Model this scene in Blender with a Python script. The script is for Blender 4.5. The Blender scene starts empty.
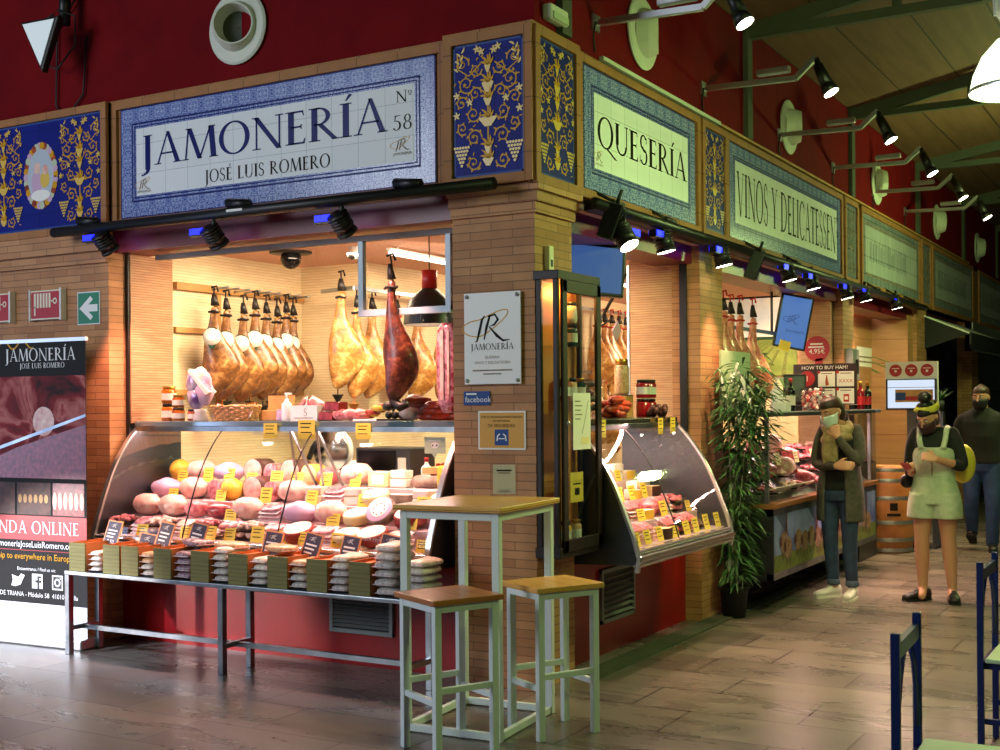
import bpy, math, random
from math import sin, cos, pi, radians, sqrt, atan2
from mathutils import Vector, Matrix, noise
sc = bpy.context.scene
COL = sc.collection
rnd = random.Random(11)
V3 = Vector
# ------------------------------------------------------------------ camera geometry
FPX, TH, HY = 1235.0, 23/2847.0, 406.0
CAM = V3((3.28, -6.063, 1.6))
RX, FW = V3((.8653, .501, 0)), V3((-.5012, .8655, 0))
def ray(px, py):
    c, s = cos(TH), sin(TH); dx, dy = px-500, py-375
    a, b = dx*c-dy*s+500, dx*s+dy*c+375
    return RX*((a-500)/FPX) + FW + V3((0, 0, -(b-HY)/FPX))
def onpl(px, py, n, d):
    r = ray(px, py); n = V3(n); return CAM + r*((d-n.dot(CAM))/n.dot(r))
def onx(px, py, x): return onpl(px, py, (1, 0, 0), x)
def ony(px, py, y): return onpl(px, py, (0, 1, 0), y)
def onz(px, py, z): return onpl(px, py, (0, 0, 1), z)
# ------------------------------------------------------------------ materials
def lin(h):
    h = h.lstrip('#'); o = []
    for i in (0, 2, 4):
        c = int(h[i:i+2], 16)/255
        o.append(c/12.92 if c <= .04045 else ((c+.055)/1.055)**2.4)
    return (o[0], o[1], o[2], 1)
MATS = {}
class NT:
    def __init__(s, name):
        s.mat = bpy.data.materials.new(name); s.mat.use_nodes = True
        s.t = s.mat.node_tree; s.b = s.t.nodes['Principled BSDF']; s.out = s.t.nodes['Material Output']
        MATS[name] = s.mat
    def n(s, typ, ins=None, **kw):
        nd = s.t.nodes.new(typ)
        for k, v in kw.items(): setattr(nd, k, v)
        for k, v in (ins or {}).items(): s.set(nd.inputs[k], v)
        return nd
    def set(s, sock, v):
        if isinstance(v, bpy.types.NodeSocket): s.t.links.new(v, sock)
        else: sock.default_value = v
    def uv(s, sx=1, sy=1, sz=1):
        t = s.n('ShaderNodeTexCoord'); m = s.n('ShaderNodeMapping', {'Vector': t.outputs['UV'], 'Scale': (sx, sy, sz)}); return m.outputs[0]
    def obj(s, sx=1, sy=1, sz=1):
        t = s.n('ShaderNodeTexCoord'); m = s.n('ShaderNodeMapping', {'Vector': t.outputs['Object'], 'Scale': (sx, sy, sz)}); return m.outputs[0]
    def noise(s, vec, scale, detail=4, rough=.5, dist=0):
        return s.n('ShaderNodeTexNoise', {'Vector': vec, 'Scale': scale, 'Detail': detail, 'Roughness': rough, 'Distortion': dist}).outputs['Fac']
    def ramp(s, fac, stops, const=False):
        r = s.n('ShaderNodeValToRGB', {'Fac': fac}); e = r.color_ramp.elements
        if const: r.color_ramp.interpolation = 'CONSTANT'
        while len(e) < len(stops): e.new(.5)
        for el, (p, c) in zip(e, stops): el.position = p; el.color = lin(c) if isinstance(c, str) else c
        return r.outputs['Color']
    def mix(s, f, a, b, mode='MIX'):
        m = s.n('ShaderNodeMixRGB', blend_type=mode); s.set(m.inputs[0], f)
        for i, v in ((1, a), (2, b)): s.set(m.inputs[i], lin(v) if isinstance(v, str) else v)
        return m.outputs[0]
    def math(s, op, a, b=0.0):
        m = s.n('ShaderNodeMath', operation=op); s.set(m.inputs[0], a); s.set(m.inputs[1], b); return m.outputs[0]
    def bump(s, h, st=.3, d=.01):
        s.set(s.b.inputs['Normal'], s.n('ShaderNodeBump', {'Height': h, 'Strength': st, 'Distance': d}).outputs[0])
    def fin(s, color=None, rough=.5, metal=0, coat=0, emis=None, es=0, spec=None):
        b = s.b.inputs
        if color is not None: s.set(b['Base Color'], lin(color) if isinstance(color, str) else color)
        s.set(b['Roughness'], rough); s.set(b['Metallic'], metal); b['Coat Weight'].default_value = coat
        if spec is not None: b['Specular IOR Level'].default_value = spec
        if emis: s.set(b['Emission Color'], lin(emis) if isinstance(emis, str) else emis); b['Emission Strength'].default_value = es
        return s.mat
def plain(name, c, rough=.5, metal=0, coat=0, emis=None, es=0, c2=None, scale=20, bump=0, lo=.35, hi=.65):
    t = NT(name); col = c
    if c2 or bump:
        f = t.noise(t.obj(), scale, 5)
        if c2: col = t.ramp(f, [(lo, c), (hi, c2)])
        if bump: t.bump(f, bump)
    return t.fin(col, rough, metal, coat, emis, es)
M = {}
for a in [
 ('steel', '#b9bfc4', .32, 1, 0, None, 0, '#8d959c', 6), ('steel_dark', '#5c6166', .4, 1), ('steel_brushed', '#c6c6c6', .25, 1),
 ('aluminium', '#d2d5d6', .35, 1), ('black', '#0b0b0c', .45), ('black_gloss', '#08080a', .15), ('rubber', '#131313', .8),
 ('white', '#e8e8e6', .45), ('cream', '#e6dcc0', .5), ('paper', '#efece4', .7), ('card_yellow', '#f2d24a', .6), ('card_pale', '#efe0a0', .6),
 ('ink', '#1a1614', .6), ('ink_blue', '#141f66', .35), ('ink_red', '#a01020', .5), ('gold_ink', '#d29a24', .4),
 ('red_wall', '#720a10', .85, 0, 0, None, 0, '#64080e', 3), ('red_gloss', '#a80508', .35, 0, 0, None, 0, '#8e0407', 2.5), ('red_box', '#640a1c', .4),
 ('table_white', '#d9e4e2', .4), ('dark_wood', '#26130c', .55, 0, 0, None, 0, '#160b07', 8), ('chair_blue', '#10205c', .35),
 ('chair_seat', '#c3d6b8', .35, 0, 0, None, 0, '#b2c4a6', 5), ('green_sign', '#0b7a56', .45), ('hose_red', '#b0131c', .45),
 ('fb_blue', '#35508f', .45), ('sign_orange', '#d59a2c', .5), ('screen_frame', '#121214', .3), ('glass_green', '#23403a', .1),
 ('vent_white', '#cfd3c2', .5), ('roof_beam', '#474d40', .7), ('cable', '#0a0a0a', .6), ('pot', '#14181a', .6),
 ('meat', '#a63340', .35, 0, .2, None, 0, '#d98a8c', 28), ('meat_dark', '#6d1a24', .3, 0, .3, None, 0, '#a33a40', 30),
 ('meat_pale', '#d99a8c', .4, 0, .2, None, 0, '#efcdbc', 22), ('sausage', '#b4512a', .35, 0, .3, None, 0, '#7d2a1c', 24), ('chorizo', '#c2421e', .35, 0, .3, None, 0, '#8a2414', 22),
 ('ham_slice', '#8f2036', .3, 0, .3, None, 0, '#e6a2a8', 34), ('cheese', '#ead9a8', .5, 0, 0, None, 0, '#dcc48a', 12), ('cheese_white', '#f0e8d6', .5, 0, 0, None, 0, '#e2d4bb', 12),
 ('rind_dark', '#5b3226', .55, 0, 0, None, 0, '#3a1f18', 16), ('rind_red', '#8c2a20', .4), ('rind_yellow', '#e3b63a', .4), ('rind_grey', '#9a8878', .6, 0, 0, None, 0, '#6f6154', 14),
 ('bean_white', '#ece2d2', .4, 0, .3, None, 0, '#cbb9a2', 60), ('bean_dark', '#6a4550', .4, 0, .3, None, 0, '#b59aa2', 60), ('bean_tan', '#d9b48a', .4, 0, .3, None, 0, '#b8865a', 60),
 ('terracotta_box', '#b8682e', .6), ('placard', '#3a2a3c', .6), ('placard_edge', '#d98d4a', .5), ('wicker', '#c79560', .7, 0, 0, None, 0, '#9c6c3c', 50),
 ('bottle_dark', '#10140e', .1), ('bottle_red', '#5c0d18', .12), ('label_white', '#e9e4da', .6), ('jar_orange', '#c9741e', .15, 0, .4, None, 0, '#8c4414', 30), ('jar_red', '#a2131c', .15, 0, .4),
 ('lid_gold', '#b88a3a', .3, .8), ('lamp_red', '#c8231c', .35), ('skin', '#c98f74', .5), ('hair', '#2c1810', .5, 0, 0, None, 0, '#3d2418', 40), ('hair_black', '#0d0a0a', .5),
 ('jeans', '#1c2a45', .8, 0, 0, None, 0, '#2c3f61', 9), ('jeans_blue', '#1d3157', .8, 0, 0, None, 0, '#26406e', 9), ('cardigan', '#554f48', .9, 0, 0, None, 0, '#443f3a', 30), ('tee_black', '#101113', .9), ('tee_olive', '#1b1c18', .9),
 ('scarf', '#b39a72', .9, 0, 0, None, 0, '#8a7450', 18), ('mask_blue', '#d3e2ea', .7), ('mask_black', '#0e0e10', .7), ('romper', '#bcc4ab', .85, 0, 0, None, 0, '#a6b09a', 14), ('shoe_white', '#e3e0d8', .5), ('shoe_black', '#121212', .5),
 ('phone', '#1a1a1e', .2), ('bag_yellow', '#c8b43a', .6), ('band_yellow', '#c9b93c', .7), ('eye_white', '#e6e2dc', .3), ('lips', '#a3564c', .4),
 ('barrel_wood', '#b0713a', .5, 0, 0, None, 0, '#8e5526', 5), ('hoop', '#a3a7a4', .4, .9), ('plug', '#2a1a10', .6),
 ('board_green', '#b9c6a4', .5), ('menu_dark', '#2c1519', .5), ('icon_red', '#b0202c', .5), ('plastic_clear', '#e7d5d6', .15), ('gel_white', '#efeaf0', .3),
 ('cable_white', '#dcdcd8', .5), ('wood_counter', '#9c6534', .4, 0, 0, None, 0, '#7d4a22', 5), ('shutter', '#3a4048', .5, .5), ('awning_black', '#0e1012', .6),
 ('hoof', '#15100d', .5), ('rope_red', '#b3201e', .7), ('rope_black', '#141010', .8), ('ham_tag', '#d6cfc2', .6), ('tag_green', '#20452e', .5), ('cup_orange', '#d8832c', .45), ('cup_black', '#141414', .5),
 ('purple_foil', '#6c4a86', .25, .3, 0, None, 0, '#d7cbe0', 9), ('lilac', '#c9a7c4', .4), ('light_wood', '#c99a5c', .5, 0, 0, None, 0, '#b07f44', 6), ('cork', '#caa072', .7, 0, 0, None, 0, '#a97f52', 20),
]: M[a[0]] = plain(*a)
def emi(name, c, st):
    t = NT(name); return t.fin('#000000', .5, 0, 0, c, st)
M['lamp_warm'] = emi('lamp_warm', '#fff2d8', 30); M['led_blue'] = emi('led_blue', '#0c14ff', 5); M['tube'] = emi('tube', '#fff0d8', 6)
M['lamp_hid'] = emi('lamp_hid', '#f2ffd8', 22); M['lamp_spot'] = emi('lamp_spot', '#fff4de', 16); M['downlight'] = emi('downlight', '#fff0e0', 10)
M['tri_white'] = plain('tri_white', '#dfe8ea', .3, emis='#dfeef2', es=.25)

def brick(name, c1, c2, mort, w=.26, h=.05, mo=.004, bump=.5, var=.35, off=.5, rough=.7):
    t = NT(name); v = t.uv()
    b = t.n('ShaderNodeTexBrick', {'Vector': v, 'Color1': lin(c1), 'Color2': lin(c2), 'Mortar': lin(mort), 'Scale': 1.0, 'Mortar Size': mo, 'Mortar Smooth': .2, 'Bias': 0.0, 'Brick Width': w, 'Row Height': h}, offset=off)
    f = t.noise(v, 7, 5); c = t.mix(var, b.outputs['Color'], t.ramp(f, [(.3, '#8a5a34'), (.7, '#e9c99c')]), 'MULTIPLY')
    t.bump(t.math('ADD', t.math('MULTIPLY', b.outputs['Fac'], -1.0), t.math('MULTIPLY', t.noise(v, 60), .3)), bump, .006)
    return t.fin(c, rough)
M['brick'] = brick('brick', '#c89668', '#b07c52', '#8a6446', .28, .049, .003, .3, .3)
M['frieze_brown'] = brick('frieze_brown', '#b07c48', '#a5713f', '#6b4a2c', .3, .3, .003, .2, .3, 0)
M['tile_white'] = brick('tile_white', '#e9edf0', '#e4e9ec', '#b4bcc4', .2, .2, .002, .1, .02, 0, .45)
M['tile_cobalt'] = brick('tile_cobalt', '#141f78', '#172482', '#0d1458', .2, .2, .002, .1, .05, 0, .5)
M['tile_silver'] = brick('tile_silver', '#8f97a0', '#7f8890', '#555d66', .2, .2, .004, .3, .1, 0, .22)
M['tile_grey'] = brick('tile_grey', '#c3c8cb', '#b9bfc3', '#7c8388', .2, .2, .003, .2, .1, 0, .25)
for k_ in ('tile_white', 'tile_cobalt', 'ink', 'ink_blue', 'gold_ink', 'red_wall', 'fb_blue', 'rind_grey', 'banner_x'):
    if k_ in M: M[k_].node_tree.nodes['Principled BSDF'].inputs['Specular IOR Level'].default_value = .12
def ribwood(name, c1, c2, pitch=.018, bump=.6, gm=.75):
    t = NT(name); v = t.uv()
    sep = t.n('ShaderNodeSeparateXYZ', {'Vector': v}); y = sep.outputs['Y']
    saw = t.math('ABSOLUTE', t.math('SUBTRACT', t.math('FRACT', t.math('DIVIDE', y, pitch)), .5))
    groove = t.n('ShaderNodeMapRange', {'Value': saw, 'From Min': .36, 'From Max': .5}).outputs[0]
    row = t.math('FLOOR', t.math('DIVIDE', y, pitch))
    cmb = t.n('ShaderNodeCombineXYZ', {'X': t.math('MULTIPLY', sep.outputs['X'], 3.0), 'Y': t.math('MULTIPLY', row, .73)})
    f = t.noise(cmb.outputs[0], 1.6, 4); c = t.ramp(f, [(.3, c1), (.7, c2)])
    c = t.mix(t.math('MULTIPLY', groove, gm), c, '#5a3c22', 'MIX')
    t.bump(t.math('MULTIPLY', groove, -1.0), bump, .006)
    return t.fin(c, .55)
M['rib_wood'] = ribwood('rib_wood', '#cfa27a', '#b98661'); M['rib_cream'] = ribwood('rib_cream', '#f0dfba', '#e4cea2', .022, .2, .4)
def planks(name, c1, c2, w=.12, gap='#1e120a', rough=.5, axis='Y', ln=6.0, gw=.46):
    t = NT(name); v = t.uv(); sep = t.n('ShaderNodeSeparateXYZ', {'Vector': v}); a, b = (('Y', 'X') if axis == 'Y' else ('X', 'Y'))
    p = t.math('DIVIDE', sep.outputs[a], w); fr = t.math('ABSOLUTE', t.math('SUBTRACT', t.math('FRACT', p), .5))
    g = t.math('GREATER_THAN', fr, gw); row = t.math('FLOOR', p)
    cmb = t.n('ShaderNodeCombineXYZ', {'X': t.math('MULTIPLY', sep.outputs[b], 1.2), 'Y': t.math('MULTIPLY', sep.outputs[a], 14.0), 'Z': t.math('MULTIPLY', row, 3.7)})
    f = t.noise(cmb.outputs[0], ln, 5, .6, .4); c = t.mix(g, t.ramp(f, [(.3, c1), (.72, c2)]), gap)
    t.bump(f, .15, .003); return t.fin(c, rough)
M['pine_top'] = planks('pine_top', '#d69a48', '#eebb68', .11, '#5a3614', .3, 'Y', 1.6, .487); M['oak_top'] = planks('oak_top', '#a05f30', '#c07c42', .1, '#3a1d0c', .28, 'Y', 1.6, .487)
M['roof_wood'] = planks('roof_wood', '#5a3f2b', '#715038', .55, '#2c1c12', .75, 'X', .7, .485)
M['crate_wood'] = planks('crate_wood', '#857c40', '#6b6434', .024, '#5a542c', .7, 'Y', 2, .44)
M['stall_wood'] = planks('stall_wood', '#c08d5e', '#a87348', .3, '#7c4c2c', .5, 'Y', 1.0, .49)
def floor_mat():
    t = NT('floor_stone'); v = t.uv()
    b = t.n('ShaderNodeTexBrick', {'Vector': v, 'Color1': lin('#aca49a'), 'Color2': lin('#878079'), 'Mortar': lin('#3c352e'), 'Scale': 1.0, 'Mortar Size': .006, 'Mortar Smooth': .1, 'Bias': 0.0, 'Brick Width': .9, 'Row Height': .45}, offset=.37)
    mp = t.n('ShaderNodeMapping', {'Vector': v, 'Scale': (.5, 1.6, 1)})
    f = t.noise(mp.outputs[0], 2.2, 8, .65, .8); c = t.mix(.75, b.outputs['Color'], t.ramp(f, [(.28, '#423c38'), (.48, '#857c74'), (.7, '#c4bab0')]), 'MULTIPLY')
    f2 = t.noise(v, 1.1, 5, .6, 1.0); c = t.mix(t.ramp(f2, [(.48, '#000000'), (.75, '#6a6a6a')]), c, '#2e2823')
    r = t.n('ShaderNodeMapRange', {'Value': f, 'To Min': .16, 'To Max': .42})
    t.bump(t.math('ADD', t.math('MULTIPLY', b.outputs['Fac'], -.6), t.math('MULTIPLY', f, .5)), .25, .01)
    return t.fin(c, r.outputs[0], spec=.5)
M['floor'] = floor_mat()
M['mat_green'] = plain('mat_green', '#4c4f3e', .7, 0, 0, None, 0, '#3b4033', 12)
def border_tile():
    t = NT('tile_border'); v = t.uv(1/.15, 1/.15, 1)
    sep = t.n('ShaderNodeSeparateXYZ', {'Vector': v})
    ax = [t.math('ABSOLUTE', t.math('SUBTRACT', t.math('FRACT', sep.outputs[k]), .5)) for k in 'XY']
    cmb = t.n('ShaderNodeCombineXYZ', {'X': ax[0], 'Y': ax[1], 'Z': 3.3})
    f = t.noise(cmb.outputs[0], 7.0, 3, .6, 2.2); c = t.ramp(f, [(.38, '#22398c'), (.46, '#4a64b2'), (.52, '#bcc8e4'), (.57, '#6a80c0'), (.64, '#283e92')])
    return t.fin(c, .22)
M['tile_border'] = border_tile()
def ham_mat(name, a, b, c_, s=1.0):
    t = NT(name); o = t.obj(); f = t.noise(o, 9*s, 6, .6, .6); g = t.noise(o, 45*s, 3)
    col = t.ramp(t.math('ADD', t.math('MULTIPLY', f, .75), t.math('MULTIPLY', g, .25)), [(.34, a), (.5, b), (.64, c_)])
    t.bump(f, .5, .02); return t.fin(col, .33, 0, .25)
M['ham_brown'] = ham_mat('ham_brown', '#3d2411', '#84552a', '#c89c5c'); M['ham_gold'] = ham_mat('ham_gold', '#6d4018', '#ad7636', '#dcb878'); M['ham_dark'] = ham_mat('ham_dark', '#24100b', '#4e2216', '#8c4a2c'); M['ham_red'] = ham_mat('ham_red', '#9c4632', '#cf8264', '#e9b898')
def glass(name, tint='#ffffff', f0=.05, fmul=1.0):
    t = NT(name); tr = t.n('ShaderNodeBsdfTransparent', {'Color': lin(tint)}); gl = t.n('ShaderNodeBsdfGlossy', {'Roughness': .03})
    fr = t.n('ShaderNodeFresnel', {'IOR': 1.35}); m = t.n('ShaderNodeMixShader', {0: t.math('MULTIPLY', fr.outputs[0], fmul), 1: tr.outputs[0], 2: gl.outputs[0]})
    t.t.links.new(m.outputs[0], t.out.inputs[0]); return t.mat
M['glass'] = glass('glass', '#fafcfc', .05, .2); M['glass_clear'] = glass('glass_clear', '#fbfbfb', .04, .45)
def leafmat():
    t = NT('leaf'); f = t.noise(t.obj(), 6, 3); return t.fin(t.ramp(f, [(.35, '#1c3c1e'), (.65, '#4f7c40')]), .45)
M['leaf'] = leafmat()
# ------------------------------------------------------------------ mesh builder
class MB:
    def __init__(s, m=None): s.v = []; s.f = []; s.mi = []; s.sm = []; s.mats = []; s.m = m; s.T = Matrix()
    def add(s, vs, fs, m=None, smooth=False):
        m = m or s.m
        if isinstance(m, str): m = M[m]
        if m not in s.mats: s.mats.append(m)
        k = s.mats.index(m); b = len(s.v); s.v += [s.T @ V3(p) for p in vs]
        for f in fs: s.f.append([i+b for i in f]); s.mi.append(k); s.sm.append(smooth)
        return s
    def box(s, a, b, m=None, c=0):
        (x0, y0, z0), (x1, y1, z1) = a, b
        if c <= 0:
            vs = [(x, y, z) for z in (z0, z1) for y in (y0, y1) for x in (x0, x1)]
            return s.add(vs, [(0, 2, 3, 1), (4, 5, 7, 6), (0, 1, 5, 4), (2, 6, 7, 3), (0, 4, 6, 2), (1, 3, 7, 5)], m)
        c = min(c, (x1-x0)*.45, (y1-y0)*.45, (z1-z0)*.45); r = []
        for z, i in ((z0, c), (z0+c, 0), (z1-c, 0), (z1, c)):
            k = c if i == 0 else c
            r.append([(x0+i, y0+i+c*(i == 0), z), (x0+i+c*(i == 0), y0+i, z), (x1-i-c*(i == 0), y0+i, z), (x1-i, y0+i+c*(i == 0), z), (x1-i, y1-i-c*(i == 0), z), (x1-i-c*(i == 0), y1-i, z), (x0+i+c*(i == 0), y1-i, z), (x0+i, y1-i-c*(i == 0), z)])
        return s.loft(r, m, True, True, False)
    def loft(s, rings, m=None, c0=True, c1=True, smooth=True, closed=True):
        n = len(rings[0]); vs = [p for r in rings for p in r]; fs = []
        for i in range(len(rings)-1):
            for j in range(n if closed else n-1):
                k = (j+1) % n; fs.append((i*n+j, i*n+k, (i+1)*n+k, (i+1)*n+j))
        if c0: fs.append(tuple(reversed(range(n))))
        if c1: fs.append(tuple(range((len(rings)-1)*n, len(rings)*n)))
        return s.add(vs, fs, m, smooth)
    def cyl(s, p0, p1, r0, r1=None, m=None, n=14, smooth=True, caps=True):
        return s.tube([p0, p1], [r0, r0 if r1 is None else r1], m, n, smooth, caps)
    def tube(s, pts, r, m=None, n=8, smooth=True, caps=True, flat=1.0, up=None):
        pts = [V3(p) for p in pts]; rs = r if isinstance(r, (list, tuple)) else [r]*len(pts); rings = []; u = None
        for i, p in enumerate(pts):
            t = (pts[min(i+1, len(pts)-1)]-pts[max(i-1, 0)]).normalized()
            if u is None:
                a = V3(up) if up else (V3((0, 0, 1)) if abs(t.z) < .9 else V3((1, 0, 0)))
                u = (a-t*a.dot(t)).normalized()
            else: u = (u-t*u.dot(t)).normalized()
            w = t.cross(u); rr = rs[i]; ra, rb = rr if isinstance(rr, tuple) else (rr, rr*flat)
            rings.append([p+u*(cos(2*pi*k/n)*ra)+w*(sin(2*pi*k/n)*rb) for k in range(n)])
        return s.loft(rings, m, caps, caps, smooth)
    def bar(s, p0, p1, w, h=None, m=None, up=(0, 0, 1)):
        h = h or w; p0, p1 = V3(p0), V3(p1); t = (p1-p0).normalized(); a = V3(up)
        if abs(a.dot(t)) > .95: a = V3((1, 0, 0))
        u = (a-t*a.dot(t)).normalized(); q = t.cross(u)
        rg = [[p+q*(x*w/2)+u*(y*h/2) for x, y in ((-1, -1), (1, -1), (1, 1), (-1, 1))] for p in (p0, p1)]
        return s.loft(rg, m, True, True, False)
    def lathe(s, prof, m=None, n=20, c=(0, 0, 0), smooth=True, caps=True, sx=1, sy=1):
        rg = [[(c[0]+r*sx*cos(2*pi*k/n), c[1]+r*sy*sin(2*pi*k/n), c[2]+z) for k in range(n)] for r, z in prof]
        return s.loft(rg, m, caps, caps, smooth)
    def ball(s, c, r, m=None, n=12, k=8, rz=None, ry=None):
        rz = rz or r; ry = ry or r
        return s.lathe([(max(r*sin(pi*i/k), r*.02), -rz*cos(pi*i/k)) for i in range(k+1)], m, n, c, True, True, 1, ry/r)
    def prism(s, poly, z0, z1, m=None, smooth=False):
        return s.loft([[(x, y, z0) for x, y in poly], [(x, y, z1) for x, y in poly]], m, True, True, smooth)
    def flat(s, poly, z=0, m=None): return s.add([(x, y, z) for x, y in poly], [tuple(range(len(poly)))], m)
    def rect(s, x0, y0, x1, y1, z=0, m=None): return s.flat([(x0, y0), (x1, y0), (x1, y1), (x0, y1)], z, m)
    def disc(s, cx, cy, rx, ry=None, z=0, m=None, n=24): return s.flat([(cx+rx*cos(2*pi*k/n), cy+(ry or rx)*sin(2*pi*k/n)) for k in range(n)], z, m)
    def ribbon(s, pts, w, z=0, m=None):
        L = []; R_ = []; n = len(pts)
        for i, p in enumerate(pts):
            a, b = pts[max(i-1, 0)], pts[min(i+1, n-1)]; d = sqrt((b[0]-a[0])**2+(b[1]-a[1])**2) or 1
            nx, ny = -(b[1]-a[1])/d, (b[0]-a[0])/d; ww = (w[i] if isinstance(w, list) else w)/2
            L.append((p[0]+nx*ww, p[1]+ny*ww, z)); R_.append((p[0]-nx*ww, p[1]-ny*ww, z))
        return s.add(L+R_, [(i+n, i+1+n, i+1, i) for i in range(n-1)], m)
    def text(s, t, size, x=0, y=0, z=0, m=None, align='CENTER', sx=1.0):
        cu = bpy.data.curves.new('t', 'FONT'); cu.body = t; cu.size = size; cu.align_x = align; cu.resolution_u = 2
        o = bpy.data.objects.new('t', cu); me = bpy.data.meshes.new_from_object(o)
        s.add([(v.co.x*sx+x, v.co.y+y, z) for v in me.vertices], [tuple(p.vertices) for p in me.polygons], m)
        bpy.data.objects.remove(o); bpy.data.curves.remove(cu); bpy.data.meshes.remove(me); return s
    def build(s, name, parent=None, loc=None, rot=None, bev=0, sub=0, remesh=0):
        me = bpy.data.meshes.new(name); me.from_pydata([tuple(v) for v in s.v], [], s.f)
        for m in s.mats: me.materials.append(m)
        for p, k, q in zip(me.polygons, s.mi, s.sm): p.material_index = k; p.use_smooth = q
        uv = me.uv_layers.new(name='UVMap').data; L = me.loops; VV = me.vertices
        for p in me.polygons:
            n = p.normal; a = (abs(n.x), abs(n.y), abs(n.z)); k = a.index(max(a))
            for li in p.loop_indices:
                c = VV[L[li].vertex_index].co
                uv[li].uv = (c.y, c.z) if k == 0 else ((c.x, c.z) if k == 1 else (c.x, c.y))
        o = bpy.data.objects.new(name, me); COL.objects.link(o)
        if parent: o.parent = parent
        if loc is not None: o.location = loc
        if rot is not None: o.rotation_euler = rot
        if remesh:
            r = o.modifiers.new('r', 'REMESH'); r.mode = 'VOXEL'; r.voxel_size = remesh; r.use_smooth_shade = True
            r = o.modifiers.new('s', 'SMOOTH'); r.iterations = 4; r.factor = .5
        if bev: b = o.modifiers.new('b', 'BEVEL'); b.width = bev; b.segments = 2; b.limit_method = 'ANGLE'
        if sub: b = o.modifiers.new('u', 'SUBSURF'); b.levels = b.render_levels = sub
        return o
def tag(o, label, cat, group=None, kind=None):
    o['label'] = label; o['category'] = cat
    if group: o['group'] = group
    if kind: o['kind'] = kind
    return o
def struct(o): o['kind'] = 'structure'; return o
def thing(name, label, cat, loc=(0, 0, 0), rz=0, group=None, rot=None):
    o = bpy.data.objects.new(name, None); o.empty_display_size = .1; COL.objects.link(o); o.location = loc; o.rotation_euler = rot or (0, 0, rz)
    return tag(o, label, cat, group)
def dup(o, parent=None, loc=None, rot=None, label=None, scale=None, group=None):
    c = o.copy(); COL.objects.link(c)
    if parent: c.parent = parent
    if loc is not None: c.location = loc
    if rot is not None: c.rotation_euler = rot
    if scale is not None: c.scale = (scale,)*3 if not isinstance(scale, tuple) else scale
    if label: c['label'] = label
    if group: c['group'] = group
    for ch in KIDS(o): dup(ch, c)
    return c
def KIDS(o): return [x for x in COL.objects if x.parent == o]
ORD = 'first second third fourth fifth sixth seventh eighth ninth tenth eleventh twelfth thirteenth fourteenth fifteenth sixteenth seventeenth eighteenth nineteenth twentieth'.split()
def FR(x, y, z): return Matrix(((1, 0, 0, x), (0, 0, -1, y), (0, 1, 0, z), (0, 0, 0, 1)))     # local xy plane facing -y
def RT(x, y, z): return Matrix(((0, 0, 1, x), (1, 0, 0, y), (0, 1, 0, z), (0, 0, 0, 1)))     # local xy plane facing +x
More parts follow.
